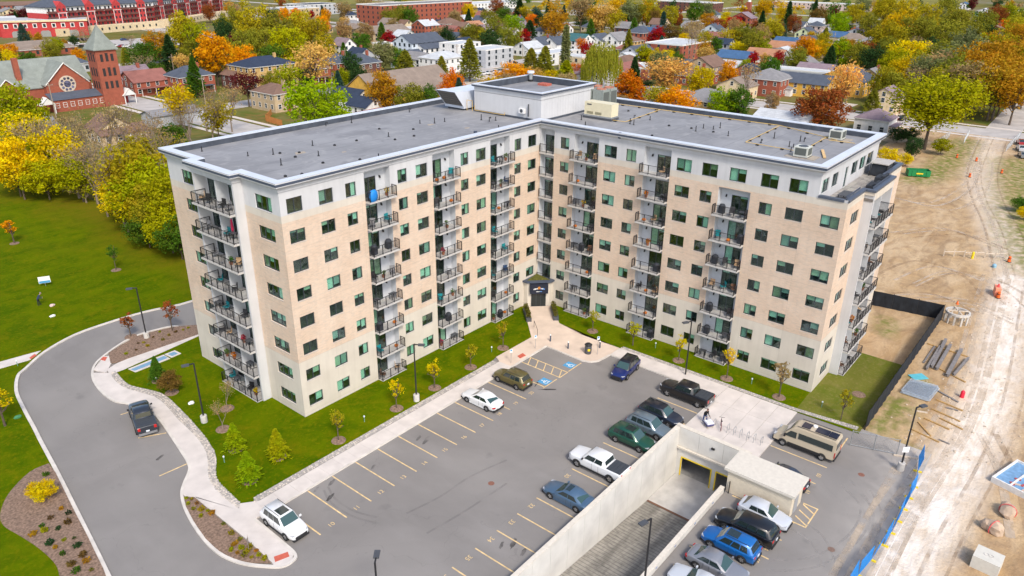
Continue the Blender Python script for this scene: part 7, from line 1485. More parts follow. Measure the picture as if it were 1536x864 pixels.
def house(loc, wx, wy, he, hroof, roof, wall, rc, label, win=True, chimney=None, porch=False, cat='house', name='house', base=0.):
    t = thing(name, label, cat, (loc[0], loc[1], 0)); d = math.hypot(loc[0]-CAM.x, loc[1]-CAM.y); a, b = wx/2, wy/2; ov = .35 if roof != 'flat' else 0
    wm, rm = wallmat(wall), roofmat(rc); mb = MB(); mb.prism([(-a,-b),(a,-b),(a,b),(-a,b)], -.1, he)
    rf = MB(); th = .16
    if roof == 'gx':      # ridge along x
        for s in (-1,1):
            p = [(-a-ov,s*(b+ov),he-.12),(a+ov,s*(b+ov),he-.12),(a+ov,0,he+hroof),(-a-ov,0,he+hroof)]; rf.face(p); rf.face([(x,y,z+th) for x,y,z in p]); rf.face([p[0],p[1],(p[1][0],p[1][1],p[1][2]+th),(p[0][0],p[0][1],p[0][2]+th)])
            for i, j in ((0,3),(1,2)): rf.face([p[i],p[j],(p[j][0],p[j][1],p[j][2]+th),(p[i][0],p[i][1],p[i][2]+th)])
        for s in (-1,1): mb.face([(s*a,-b,he),(s*a,b,he),(s*a,0,he+hroof-.02)])
    elif roof == 'gy':
        for s in (-1,1):
            p = [(s*(a+ov),-b-ov,he-.12),(s*(a+ov),b+ov,he-.12),(0,b+ov,he+hroof),(0,-b-ov,he+hroof)]; rf.face(p); rf.face([(x,y,z+th) for x,y,z in p]); rf.face([p[0],p[1],(p[1][0],p[1][1],p[1][2]+th),(p[0][0],p[0][1],p[0][2]+th)])
            for i, j in ((0,3),(1,2)): rf.face([p[i],p[j],(p[j][0],p[j][1],p[j][2]+th),(p[i][0],p[i][1],p[i][2]+th)])
        for s in (-1,1): mb.face([(-a,s*b,he),(a,s*b,he),(0,s*b,he+hroof-.02)])
    elif roof == 'hip':
        A, Bq = a+ov, b+ov; m_ = min(A, Bq)*.92; r1, r2 = (A-m_, 0) if A >= Bq else (0, Bq-m_)
        c = [(-A,-Bq,he-.1),(A,-Bq,he-.1),(A,Bq,he-.1),(-A,Bq,he-.1)]; top = [(-r1,-r2,he+hroof),(r1,r2,he+hroof)]
        if A >= Bq: rf.face([c[0],c[1],top[1],top[0]]); rf.face([c[2],c[3],top[0],top[1]]); rf.face([c[1],c[2],top[1]]); rf.face([c[3],c[0],top[0]])
        else: rf.face([c[1],c[2],top[1],top[0]]); rf.face([c[3],c[0],top[0],top[1]]); rf.face([c[0],c[1],top[0]]); rf.face([c[2],c[3],top[1]])
        rf.prism([q[:2] for q in c], he-.28, he-.102, 1)
    else:
        rf.prism([(-a+.25,-b+.25),(a-.25,-b+.25),(a-.25,b-.25),(-a+.25,b-.25)], he-.1, he+.05); 
        for q in ((-a-.05,-b-.05,a+.05,-b+.25),(-a-.05,b-.25,a+.05,b+.05),(-a-.05,-b+.25,-a+.25,b-.25),(a-.25,-b+.25,a+.05,b-.25)): rf.box(q[0],q[1],he-.1,q[2],q[3],he+.45,1)
    mb.build('wall', wm, t); ro = rf.build('roof', [rm, M_TRW], t)
    if chimney: c = MB(); c.box(-.45,-.45,he*.6,.45,.45,he+max(hroof,.6)+.9); c.build('chimney', wallmat(chimney), ro, (a*.45, -b*.2 if roof != 'gy' else b*.3, 0))
    fl = max(1, round(he/2.9)); near_ = d < 330
    if win:
        for f in range(fl):
            zz = .9 + f*(he/fl)
            if he-zz < 1.55: zz = he-1.6
            n = max(1, int(wx/(3.0 if roof != 'flat' else 4.4)))
            for i in range(n):
                if f == 0 and i == n//2 and n > 1: link('door', DQ[hr.choice(('white','red','dark'))], t, (-a+wx*(i+.5)/n, -b-.002, .1)); continue
                o = link('window', WF if near_ else WQ, t, (-a+wx*(i+.5)/n, -b-.002, zz))
                if near_: link('pane', WP, o)
            n = max(1, int(wy/(3.0 if roof != 'flat' else 4.4)))
            for i in range(n):
                o = link('window', WF if near_ else WQ, t, (-a-.002, -b+wy*(i+.5)/n, zz), -math.pi/2)
                if near_: link('pane', WP, o)
        if roof in ('gx','gy') and hroof > 2.2:
            o = link('window', WF if near_ else WQ, t, (-a-.002, 0, he+.3) if roof == 'gx' else (0, -b-.002, he+.3), -math.pi/2 if roof == 'gx' else 0)
            if near_: link('pane', WP, o)
    if porch:
        p = MB(); p.prism([(-a*.8,-b-1.9),(a*.8,-b-1.9),(a*.8,-b-.003),(-a*.8,-b-.003)], 2.5, 2.7); po = p.build('porch_roof', rm, t)
        for x in (-a*.75,0,a*.75): p = MB(); p.box(x-.08,-b-1.8,0,x+.08,-b-1.64,2.5); p.build('porch_post', M_TRW, po)
    return t
H_ = house
# left
H_((66.74,357.23),32,17,3.2,3.2,'hip','brick','taupe','long low brick building with a taupe hip roof behind the church')
H_((52.14,283.98),15,9,3.6,2.4,'hip','grey','slate','slate hip roofed hall directly behind the church nave')
H_((47.36,217.59),11,12,5,3.6,'gx','brick','mauve','mauve roofed brick house right of the church tower',chimney='brick')
H_((48.40,209.99),13,11,4.6,3.2,'gx','brick','rust','rust brown roofed brick house behind the round green tree',porch=True)
H_((60.22,201.40),13,11,6,3.0,'hip','brick','slate','brick house with a slate hip roof and white dormer',chimney='brick',porch=True)
H_((84.76,193.21),20,14,8.2,2.6,'hip','buff brick','navy','large buff brick villa with a navy mansard roof',chimney='buff brick')
H_((76.86,198.43),8,8,4.6,2.8,'gy','dark brick','brown','small brown roofed house left of the buff brick villa')
H_((6.82,145.18),9,8,3.4,3.0,'gy','cream','brown','cream gabled cottage among bare trees behind the lawn belt',chimney='cream')
H_((7.87,142.28),12,7,2.6,1.4,'gx','tan','brown','low brown roofed shed in front of the cream cottage')
H_((-3.27,163.88),7,7,2.8,1.8,'gx','grey','grey','small grey roofed garage below the church')
H_((28.28,154.57),14,7,3.0,1.2,'gx','grey','grey','long low grey garage with a low grey roof',win=False)
H_((61.70,151.83),10,13,5.6,2.2,'hip','tan','brown','tan brick house with a brown hip roof and buff chimney',chimney='tan')
H_((118.57,193.18),11,11,6,3.0,'hip','brick','slate','red brick house with a dormer and blue porch roof',porch=True,chimney='brick')
H_((123.74,184.63),11,12,6.2,3.2,'hip','dark brick','slate','dark brown brick house with a slate hip roof',chimney='brick')
H_((77.21,133.70),9,12,3.6,2.8,'gy','white','navy','white house with a navy gable roof half hidden by the lime tree')
H_((74.32,123.71),8,9,2.8,2.4,'gy','white','navy','lower white annex with a navy gable beside the rust roof')
H_((68.17,111.22),13,10,2.8,1.4,'hip','brick','rust','low house with a rust red hip roof at the rear parapet')
H_((165.06,246.45),8,9,5,3.4,'gy','white','mauve','narrow white gabled house with a mauve roof')
H_((187.92,300.99),10,8,3,1.6,'gx','cream','grey','low cream shed behind the mustard trees')
# church hall
H_((94.35,129.57),34,19,4.4,6.4,'gx','yellow','taupe','church hall with a huge taupe gable roof and yellow brick walls',cat='hall',name='church_hall')
H_((99.77,119.82),7,8,3.2,3.2,'gy','yellow','taupe','yellow gabled wing of the church hall',cat='hall',name='hall_wing')
H_((110.39,119.22),14,10,3,.5,'flat','grey','taupe','flat roofed annex between the hall and the gravel lot')
# white cluster
H_((186.59,216.31),22,13,7.4,3.6,'gx','pale blue','slate','large pale blue hall with a slate roof',cat='building')
H_((189.76,210.62),20,10,5,2.4,'gx','white','slate','long white wing with a slate roof in front of the pale blue hall',cat='building')
H_((157.97,193.55),12,10,4.6,2.6,'gx','pale blue','slate','pale blue cottage with a small front gable',porch=True)
H_((157.25,186.16),9,11,4.4,2.6,'gy','white','grey','pale grey gabled cottage with white trim',porch=True)
H_((157.98,172.78),16,12,6.2,2.2,'hip','white','pale','white stucco house with a pale hip roof')
H_((193.16,195.38),16,12,7.6,.4,'flat','white','pale','white flat roofed shop with a brick corner',cat='shop',name='shop_building')
H_((187.19,172.21),19,13,7.4,.4,'flat','grey','pale','light grey flat roofed shop on the far corner',cat='shop',name='shop_building')
H_((240.33,331.41),15,12,6,2.6,'hip','brick','grey','red brick house with a grey hip roof and white chimney',chimney='white')
H_((230.63,293.24),32,16,4.6,3.4,'gx','tan','taupe','long taupe roofed hall behind the red maple',cat='hall',name='parish_hall')
H_((272.23,299.12),13,12,5.6,3.2,'gx','brick','pale','brick house with a pale metal roof',chimney='brick')
H_((276.42,299.36),15,9,3.4,2.4,'gx','cream','red','low house with a bright red roof')
H_((271.75,310.99),18,8,3,1.2,'gx','white','pale','long low white shed left of the red roof')
H_((194.16,243.03),20,10,4.4,.4,'flat','cream','pale','low cream flat roofed store behind the red tree')
H_((295.16,301.54),15,12,5.6,3.2,'hip','tan','brown','tan house with a brown hip roof below the far red tree')
H_((254.99,260.68),13,12,5,3.4,'gy','brick','rust','rust roofed gable house left of the white gable')
H_((272.77,268.80),9,11,5.8,3.2,'gy','white','brown','white gabled house with brown roof in the far cluster')
H_((295.96,280.63),12,11,5,2.8,'gx','white','orange','white house with a pinkish orange roof')
H_((337.00,309.12),10,10,5,2.8,'gy','white','slate','white gabled house behind the yellow tree')
H_((291.77,266.23),10,10,4.4,2.4,'gx','grey','mauve','grey house with a mauve roof behind the olive trees')
H_((245.04,257.01),12,9,4,2.,'gx','white','navy','small navy roofed house behind the pale blue hall')
H_((244.60,245.64),11,9,4,2.2,'gy','cream','slate','small slate roofed house behind the white shop')
H_((312.55,268.53),11,10,4.4,2.6,'hip','tan','brown','brown hip roofed house behind the corner shop')
H_((283.85,330.61),8,8,4,2.6,'gy','cream','brown','tiny cream gable beside the far olive trees')
# centre
H_((230.85,183.79),13,10,3.6,2.8,'gx','white','pale','white cottage with a pale roof left of the brick chimney house')
H_((246.59,187.03),13,10,4.2,3.4,'gx','white','slate','white cottage with a slate roof and tall brick chimney',chimney='brick')
H_((251.51,182.10),11,10,4.2,3.4,'gx','white','slate','white gabled cottage beside the narrow sage tree')
H_((298.78,227.33),10,10,5,2.6,'hip','white','slate','white house with slate roof below the red-orange tree')
H_((265.56,178.53),12,14,5.2,3.2,'gy','white','teal','white house with a teal metal roof')
H_((278.88,173.44),11,11,4.6,3.4,'gx','white','slate','slate roofed house behind the maroon trees')
H_((282.30,164.77),13,11,5.2,3.8,'gx','white','grey','tall white gabled house with a grey roof and porch',porch=True)
H_((290.87,161.15),10,11,4.6,2.4,'hip','buff brick','brown','buff brick house with a brown roof beside the tall white gable')
H_((325.07,174.90),15,12,6,3.4,'hip','brick','slate','brick house with a broad slate hip roof')
H_((328.55,169.75),8,11,5.4,3.0,'gy','pale blue','blue','pale blue house with a bright blue roof')
H_((355.45,179.49),10,10,5,2.6,'gy','white','slate','white house with slate roof beside the blue-green column tree')
H_((213.45,155.50),28,11,5,.4,'flat','white','pale','long white flat roofed shop row with brick piers',cat='shop',name='shop_building')
H_((200.73,133.94),8,12,6,.4,'flat','cream','pale','cream gable end shop beside the maroon trees',cat='shop',name='shop_building')
H_((244.52,128.79),15,11,4.4,3.2,'gx','grey','slate','slate roofed cottage with a white gabled dormer')
H_((238.40,128.50),16,10,3.2,2.,'gx','white','pale','low white house with a pale metal roof beyond the willow')
H_((215.75,117.64),15,11,3.8,2.6,'hip','cream','brown','brown roofed bungalow beyond the willow')
H_((193.40,104.59),14,11,3.6,2.8,'gx','white','rust','rust brown roofed house beside the willow')
H_((202.01,100.87),16,11,4.4,.6,'flat','brick','pale','low brick building with a pale metal roof left of the peach tree')
H_((146.17,71.16),10,12,3.6,2.4,'gy','brick','mauve','house with a mauve roof behind the red-orange tree')
H_((167.91,105.13),8,10,4.6,2.6,'gy','white','mauve','white gabled house between the penthouse and the willow')
H_((270.36,121.68),30,20,7.6,.4,'flat','brick','pale','red brick school block with a flat pale roof',cat='school',name='school_building')
H_((408.46,184.85),11,10,4.4,2.8,'gy','white','grey','white gabled house beyond the school block')
H_((423.80,186.66),9,9,4.4,2.6,'gx','white','pale','small white house right of the far white gable')
H_((339.32,133.17),17,12,4.4,3.0,'gy','white','rust','white house with a long rust roof beyond the school block')
H_((217.48,80.57),14,12,5.4,3.4,'gx','tan','brown','tan house with a brown roof and white gable',chimney=None)
H_((200.43,76.44),14,12,3.8,2.8,'hip','brick','brown','brown roofed bungalow before the tan white-gabled house',chimney='brick')
H_((218.29,74.64),9,8,3,2.,'hip','brick','brown','brown roofed porch wing of the tan house')
H_((230.05,75.59),12,13,3.8,2.6,'gy','white','pale','white house with a pale grey roof')
H_((260.57,86.92),11,15,4.2,2.8,'gy','cream','blue','cream house with a deep blue roof')
H_((278.79,79.98),11,17,4.2,2.8,'gy','white','orange','white house with a pinkish orange roof behind the red columnar trees')
H_((319.02,87.18),12,14,4.2,2.8,'gy','white','orange','second orange roofed white house, left of the orange tree')
H_((302.91,81.53),9,10,4,2.,'gx','white','pale','white gabled porch house beside the slim red tree')
H_((232.87,97.63),11,9,3.4,1.4,'gy','grey','slate','low slate roofed shed by the school block')
H_((144.96,45.15),14,15,5.2,2.8,'hip','buff brick','grey','buff house with a grey hip roof behind the right wing')
H_((140.14,53.86),10,11,3.6,2.4,'gy','grey','grey','grey roofed house behind the orange trees')
H_((182.11,51.47),10,11,4.2,2.8,'gx','cream','taupe','cream gabled house with a taupe roof')
H_((196.88,46.40),14,14,6,3.0,'hip','brick','grey','square red brick house with a grey hip roof')
H_((198.79,39.94),5,5,2.8,.8,'hip','white','grey','white sunroom at the corner of the square brick house')
H_((203.60,35.36),10,19,4.6,2.8,'gy','yellow','slate','long yellow building with a slate roof and oval windows',cat='building')
H_((218.36,26.29),16,18,5.2,3.8,'gx','yellow','slate','wide yellow gabled building with a slate roof',cat='building')
H_((237.55,48.36),9,22,4.2,.5,'flat','grey','pale','flat pale metal roofed store behind the yellow building')
H_((246.37,45.79),9,14,3.8,2.4,'gy','brick','mauve','mauve roofed house behind the yellow building')
H_((136.36,16.64),12,15,3.6,2.,'gy','white','pale','pale blue metal roofed house close behind the right wing')
H_((153.03,-2.93),9,9,4.2,2.4,'hip','white','mauve','white porch house with a mauve roof near the huge open tree',porch=True)
H_((188.67,3.74),9,9,5,2.8,'gx','cream','mauve','cream gabled house with dark brick below beside the huge open tree')
# upper right
H_((448.98,115.96),10,10,6.2,2.6,'hip','pink','slate','tall pale house with a slate hip roof at upper right')
H_((408.08,107.79),11,10,4.4,3.4,'gx','green','slate','pale green gabled house at upper right')
H_((463.24,132.65),11,10,4.4,2.6,'gy','white','slate','white house with slate roof beside the dark column tree')
H_((399.69,87.88),10,14,4.2,2.8,'gy','cream','blue','cream house with a blue roof left of the lime tree')
H_((358.53,98.37),9,17,3.6,2.,'gy','grey','blue','long building with a blue panelled roof at upper right')
H_((375.57,92.52),10,13,3.6,2.2,'gy','grey','slate','grey bungalow with a slate roof behind the orange tree')
H_((448.86,82.17),10,13,5,2.8,'gy','buff brick','slate','buff house behind the olive trees at upper right')
H_((321.51,43.14),11,12,4.8,3.2,'gx','brick','mauve','brick tudor house with a mauve roof beside the dark green tree')
H_((385.18,47.89),9,14,3.8,2.4,'gy','grey','blue','long low house with a blue roof beside the willow')
H_((788.79,112.29),11,18,4,2.4,'gy','grey','taupe','taupe roofed house at the top right among trees')
H_((872.68,107.55),11,12,4.4,2.4,'gx','white','blue','blue roofed house at the top right edge')
H_((758.75,69.87),12,12,4.4,2.4,'gx','white','pale','white house with a pale roof at the top right')
H_((395.43,78.47),9,10,4,2.2,'gx','white','navy','small navy roofed house under the lime tree')
# far commercial and industrial
H_((747.81,214.05),20,95,6,.5,'flat','pink','pale','long pale store with a flat roof at the top edge',cat='store',name='store_building')
H_((625.03,297.63),20,60,8,.5,'flat','dark brick','pale','dark brick mill block at the top edge beyond the school',cat='mill',name='mill_building')
H_((318.56,354.69),90,24,15,1.,'flat','brick','grey','long orange brick mill with rows of windows at the top edge',cat='mill',name='mill_building')
H_((469.51,425.05),80,26,7.5,.4,'flat','white','pale','long white warehouse at the top edge',cat='warehouse',name='warehouse')
H_((336.37,498.41),36,26,8,.4,'flat','grey','slate','dark grey store box at the top edge',cat='store',name='store_building')
H_((298.14,480.07),42,24,7,.4,'flat','tan','pale','tan flat roofed store left of the dark store box',cat='store',name='store_building')
H_((172.99,677.93),34,16,6,2.4,'gx','brick','brown','brown brick row in the top left corner')
for i, (px, c, r_) in enumerate((((145.30,616.46),'cream','grey'),((163.05,635.36),'white','grey'),((167.71,619.40),'white','slate'),((179.94,632.55),'white','pale'),((154.94,575.54),'cream','brown'),((110.39,522.55),'white','pale'))):
    H_(px, 13, 11, 4.6, 2.6, 'gx' if i % 2 else 'gy', c, r_, ('cream house at the far left edge below the brick row','white house behind the left maroon tree','white house with a slate roof behind the right maroon tree','tall white house left of the red apartment blocks','cream house with a brown roof left of the red apartment blocks','small white house at the left edge above the red block')[i])
fhr = random.Random(8); fl_ = []
for x, y, wx_, wy_ in FH:
    wc_ = fhr.choice(('white','white','white','cream','brick','brick','grey','tan','pale blue','buff brick','dark brick')); rc_ = fhr.choice(('slate','brown','grey','taupe','mauve','navy','rust','pale','grey','brown')); he_ = fhr.choice((3.0,3.4,5.2,5.6))
    t_ = house((x, y), wx_, wy_, he_, fhr.uniform(2.4,3.6), fhr.choice(('gx','gy','gx','gy','hip')), wc_, rc_, '', chimney='brick' if fhr.random() < .3 else None, porch=fhr.random() < .3); t_['group'] = 'houses of the neighbourhood'
    s_ = screen((x, y, he_)); fl_.append((wc_, rc_, where_of(*s_), s_[0], t_))
_h = defaultdict(list)
for r_ in fl_: _h[r_[:3]].append(r_)
for (wc_, rc_, wh_), rows in _h.items():
    rows.sort(key=lambda q: q[3])
    for i, r_ in enumerate(rows): r_[4]['label'] = ('plain %s house, %s roof, %s' % (wc_, rc_, wh_)) if len(rows) == 1 else 'plain %s house, %s roof, %s from left %s' % (wc_, rc_, ordinal(i), wh_)
# ---- brick church
def church():
    t = thing('brick_church', 'red brick church with a green slate roof and square corner tower', 'church', (*(17.96,197.07), 0)); wm, rm = wallmat('brick'), roofmat('green slate'); M_ST = mat('stone_trim', (.55,.46,.36), .8)
    # local: x right, y away. front gable at y=0
    def gab(nm, x0, x1, y0, y1, he, hr_, axis):
        mb = MB(); mb.prism([(x0,y0),(x1,y0),(x1,y1),(x0,y1)], -.1, he); r2 = MB()
        if axis == 'y':
            xm = (x0+x1)/2
            for yy in (y0,y1): mb.face([(x0,yy,he),(x1,yy,he),(xm,yy,he+hr_)])
            for s, xe in ((-1,x0-.35),(1,x1+.35)): p = [(xe,y0-.3,he-.15),(xe,y1,he-.15),(xm,y1,he+hr_+.15),(xm,y0-.3,he+hr_+.15)]; r2.face(p); r2.face([(a,b,c+.2) for a,b,c in p]); r2.face([p[0],p[3],(p[3][0],p[3][1],p[3][2]+.2),(p[0][0],p[0][1],p[0][2]+.2)], 1)
        else:
            ym = (y0+y1)/2
            for xx in (x0,x1): mb.face([(xx,y0,he),(xx,y1,he),(xx,ym,he+hr_)])
            for ye in (y0-.35,y1+.35): p = [(x0,ye,he-.15),(x1,ye,he-.15),(x1,ym,he+hr_+.15),(x0,ym,he+hr_+.15)]; r2.face(p); r2.face([(a,b,c+.2) for a,b,c in p])
        mb.build(nm, wm, t); ro_ = r2.build('roof', [rm, M_TRW], t)
        if axis == 'y':
            xm = (x0+x1)/2
            for xe in (x0-.3, x1+.3): q = MB(); q.cyl((xe,y0-.32,he-.1),(xm,y0-.32,he+hr_+.2),.16,.16,5); q.build('rake_trim', M_TRW, ro_)
    gab('nave_wall', -24, 10, 6, 22, 7.5, 6.5, 'x'); gab('front_gable', -5, 7.5, 2, 14, 7.5, 6.0, 'y'); gab('side_gable', -20, -11, 1.5, 12, 6.0, 4.2, 'y'); gab('link_wall', -11, -5, 4, 12, 6.8, 2.4, 'x')
    mb = MB(); mb.prism([(-5.5,-2.2),(10.5,-2.2),(10.5,2),(-5.5,2)], -.1, 3.6); mb.build('narthex_wall', wm, t); mb = MB(); mb.face([(-5.8,-2.5,3.5),(10.8,-2.5,3.5),(10.8,2,5.2),(-5.8,2,5.2)]); mb.build('narthex_roof', roofmat('slate'), t)
    for i in range(7): link('window', WF, t, (-4.4+2.2*i, -2.205, 1.2)); 
    mb = MB(); mb.cyl((1.25,1.99,7.4),(1.25,1.90,7.4),2.5,2.5,24); ro = mb.build('rose_window', M_ST, t)
    M_SG = mat('stained_glass', (.10,.10,.16), .25, var=.9, scale=1.5)
    for i in range(10): a = math.pi*2*i/10; mb = MB(); mb.cyl((1.25+1.7*math.cos(a),1.885,7.4+1.7*math.sin(a)),(1.25+1.7*math.cos(a),1.87,7.4+1.7*math.sin(a)),.42,.42,10); mb.build('pane', M_SG, ro)
    mb = MB(); mb.cyl((1.25,1.885,7.4),(1.25,1.87,7.4),1.05,1.05,14); mb.build('pane', M_SG, ro)
    tw = MB(); tw.prism([(9.2,-3.2),(15.6,-3.2),(15.6,3.2),(9.2,3.2)], -.1, 17.0); to = tw.build('tower', wm, t); sp = MB(); A = 3.75
    sp.prism([(12.4-A,-A),(12.4+A,-A),(12.4+A,A),(12.4-A,A)], 17.0, 17.3); 
    for s in range(4): c = [(-A,-A),(A,-A),(A,A),(-A,A)]; p, q = c[s], c[(s+1)%4]; sp.face([(12.4+p[0],p[1],17.3),(12.4+q[0],q[1],17.3),(12.4+q[0]*.42,q[1]*.42,21.0),(12.4+p[0]*.42,p[1]*.42,21.0)]); sp.face([(12.4+p[0]*.42,p[1]*.42,21.0),(12.4+q[0]*.42,q[1]*.42,21.0),(12.4,0,24.5)])
    sp.build('spire', rm, to); lv = mat('belfry_dark', (.03,.025,.025), .8, var=0)
    for (u, z0, z1) in [(-1.6,13.6,15.8),(0,13.6,16.1),(1.6,13.6,15.8),(-1.6,9.2,11.6),(0,9.2,11.8),(1.6,9.2,11.6),(-1.6,5.4,7.6),(0,5.4,7.6),(1.6,5.4,7.6)]:
        mb = MB(); mb.box(12.4+u-.42,-3.26,z0,12.4+u+.42,-3.203,z1); mb.build('lancet_window', lv, to); mb = MB(); mb.box(9.143,u-.42,z0,9.197,u+.42,z1); mb.build('lancet_window', lv, to)
    ch = MB(); ch.box(-10.6,7.2,6,-9.2,8.6,15.5); ch.build('chimney', wm, t)
    for x in (-7.5, 17.0):
        p = MB(); p.face([(x-2,-4,2.8),(x+2,-4,2.8),(x,-4,4.8)]); p.face([(x-2.2,-4.2,2.7),(x,-4.2,4.9),(x,-1,4.9),(x-2.2,-1,2.7)]); p.face([(x+2.2,-4.2,2.7),(x,-4.2,4.9),(x,-1,4.9),(x+2.2,-1,2.7)]); po = p.build('porch_gable', M_TRW, t)
        for q in (-1.7,1.7): p = MB(); p.box(x+q-.12,-3.9,0,x+q+.12,-3.66,2.8); p.build('porch_post', M_TRW, po)
        link('door', DQ['red'], t, (x, -1.0, .1))
    for x in (-17.5,-13.5): o = link('window', WF, t, (x,1.495,2.2)); o.scale = (1.2,1,1.8); link('pane', WP, o)
    return t
church()
# ---- red brick apartment blocks in the far left
def red_block(loc, rot, n, label, wbay=6.2, floors=5, depth=18, low=False):
    t = thing('red_apartment_block', label, 'apartment block', (*loc, 0), rot); wm = wallmat('red'); L = n*wbay; H = floors*3.1
    mb = MB(); mb.prism([(0,0),(L,0),(L,depth),(0,depth)], 0, H-3.1); mb.build('wall', wm, t); mb = MB(); mb.prism([(0,.02),(L,.02),(L,depth),(0,depth)], H-3.1, H); mb.build('top_floor', wallmat('white'), t)
    mb = MB(); mb.prism([(-.6,-.8),(L+.6,-.8),(L+.6,depth+.6),(-.6,depth+.6)], H, H+.5); c = [(-.6,-.8),(L+.6,-.8),(L+.6,depth+.6),(-.6,depth+.6)]; m_ = depth*.5
    mb.face([(-.6,-.8,H+.5),(L+.6,-.8,H+.5),(L-m_,m_,H+5),(m_,m_,H+5)]); mb.face([(-.6,-.8,H+.5),(m_,m_,H+5),(-.6,depth+.6,H+.5)]); mb.face([(L+.6,-.8,H+.5),(L-m_,m_,H+5),(L+.6,depth+.6,H+.5)]); mb.face([(-.6,depth+.6,H+.5),(m_,m_,H+5),(L-m_,m_,H+5),(L+.6,depth+.6,H+.5)]); ro = mb.build('roof', roofmat('slate'), t)
    for i in range(1, n-1, 3): mb = MB(); x = (i+.5)*wbay; mb.face([(x-3.2,-.9,H+.3),(x+3.2,-.9,H+.3),(x,-.9,H+3.4)]); mb.face([(x-3.2,-.9,H+.3),(x,-.9,H+3.4),(x,6,H+3.4)]); mb.face([(x+3.2,-.9,H+.3),(x,-.9,H+3.4),(x,6,H+3.4)]); mb.build('roof_gable', wm, ro)
    dk = wallmat('dark brick'); wh = mat('white_trim'); 
    for i in range(n):
        x = (i+.5)*wbay
        if i % 3 == 1:
            mb = MB(); mb.prism([(x-wbay*.46,-.9),(x+wbay*.46,-.9),(x+wbay*.46,0),(x-wbay*.46,0)], 0, H+.2); mb.build('bay', wm, t)
            for s in (-1,1): mb = MB(); mb.box(x+s*wbay*.40-.18,-.96,0,x+s*wbay*.40+.18,-.905,H-3.2); mb.build('pilaster_strip', wh, t)
        else:
            for f in range(1, floors): mb = MB(); mb.box(x-wbay*.45,-1.3,f*3.1-.15,x+wbay*.45,-.02,f*3.1+1.0); mb.build('balcony', dk, t)
        for f in range(floors):
            for s in (-1,1): link('window', WQ, t, (x+s*1.3, -.905 if i % 3 == 1 else -.01, f*3.1+1.0))
    mb = MB(); mb.box(-.1,-.12 if False else -1.0,H-3.25,L+.1,-.93+.0,H-2.95); mb.build('string_course', wh, t)
    mb = MB(); mb.prism([(0,-9),(L,-9),(L,-1.4),(0,-1.4)], 0, 4.2); mb.build('podium', wallmat('cream'), t)
    for i in range(int(L/5)): link('window', WQ, t, (2.5+5*i, -9.005, 1.6))
p0 = Vector((109.05,435.68)); p1 = Vector((182.81,453.27)); d_ = p1-p0; ang = math.atan2(d_.y, d_.x); red_block(p0+Vector((0,12)), ang, max(6, int(d_.length/6.2)), 'red brick apartment block with balconies and slate roof, the nearer wing')
q0 = Vector((184.75,458.76)); q1 = Vector((275.88,522.11)); d2 = q1-q0; red_block(q0+Vector((0,12)), math.atan2(d2.y, d2.x), max(4, int(d2.length/6.2)), 'red brick apartment block with gabled slate roof, the farther wing')
def red_hall():
    p0 = Vector((85.30,453.86)); p1 = Vector((125.88,436.45)); d = p1-p0; t = thing('red_brick_hall', 'long low red brick hall with white cornice and arched garage doors', 'hall', (*p0, 0), math.atan2(d.y, d.x)); L = d.length; wm = wallmat('red')
    mb = MB(); mb.prism([(-30,6),(0,6),(0,0),(L,0),(L,24),(-30,24)], 0, 8.2); mb.build('wall', wm, t); mb = MB(); mb.prism([(-30.5,5.4),(-.5,5.4),(-.5,-.6),(L+.6,-.6),(L+.6,24.5),(-30.5,24.5)], 8.2, 9.1); mb.build('cornice', wallmat('cream'), t); mb = MB(); mb.prism([(-30,6),(0,6),(0,0.2),(L,.2),(L,24),(-30,24)], 9.1, 9.3); mb.build('roof', roofmat('pale'), t)
    for i in range(9):
        x = L*(i+.6)/9.2; mb = MB(); mb.box(x-1.1,-.12,5.0,x+1.1,-.02,7.4); w_ = mb.build('window', M_TRW, t); mb = MB(); mb.box(x-.7,-.16,5.3,x+.7,-.125,7.1); mb.build('pane', M_WPANE, w_)
        if i % 3 == 1: mb = MB(); mb.prism([(x-2.6,.0),(x+2.6,0),(x+2.6,2.6),(x+1.6,3.4),(x-1.6,3.4),(x-2.6,2.6)], .02, .1); mb.v = [(a, -c, b) for a, b, c in mb.v]; mb.build('arched_door', mat('arch_door', (.25,.25,.24), .6), t)
        if i % 3 == 2: mb = MB(); mb.box(x-2.3,-.3,0,x-1.9,-.004,8.2); mb.build('pilaster', wm, t)
red_hall()
# white steeple church far right
t = thing('white_steeple', 'white church steeple above the far houses', 'steeple', (*(630.19,240.20), 0)); mb = MB(); mb.prism([(-2,-2),(2,-2),(2,2),(-2,2)], 0, 10); mb.build('tower', wallmat('brick'), t); mb = MB(); mb.cyl((0,0,10),(0,0,24),1.6,.4,8); mb.build('spire', M_WHITE, t); 
H_((491.22,184.18),12,16,5.5,4,'gx','brick','mauve','brick church body with a mauve roof beside the white steeple',cat='church',name='small_church')
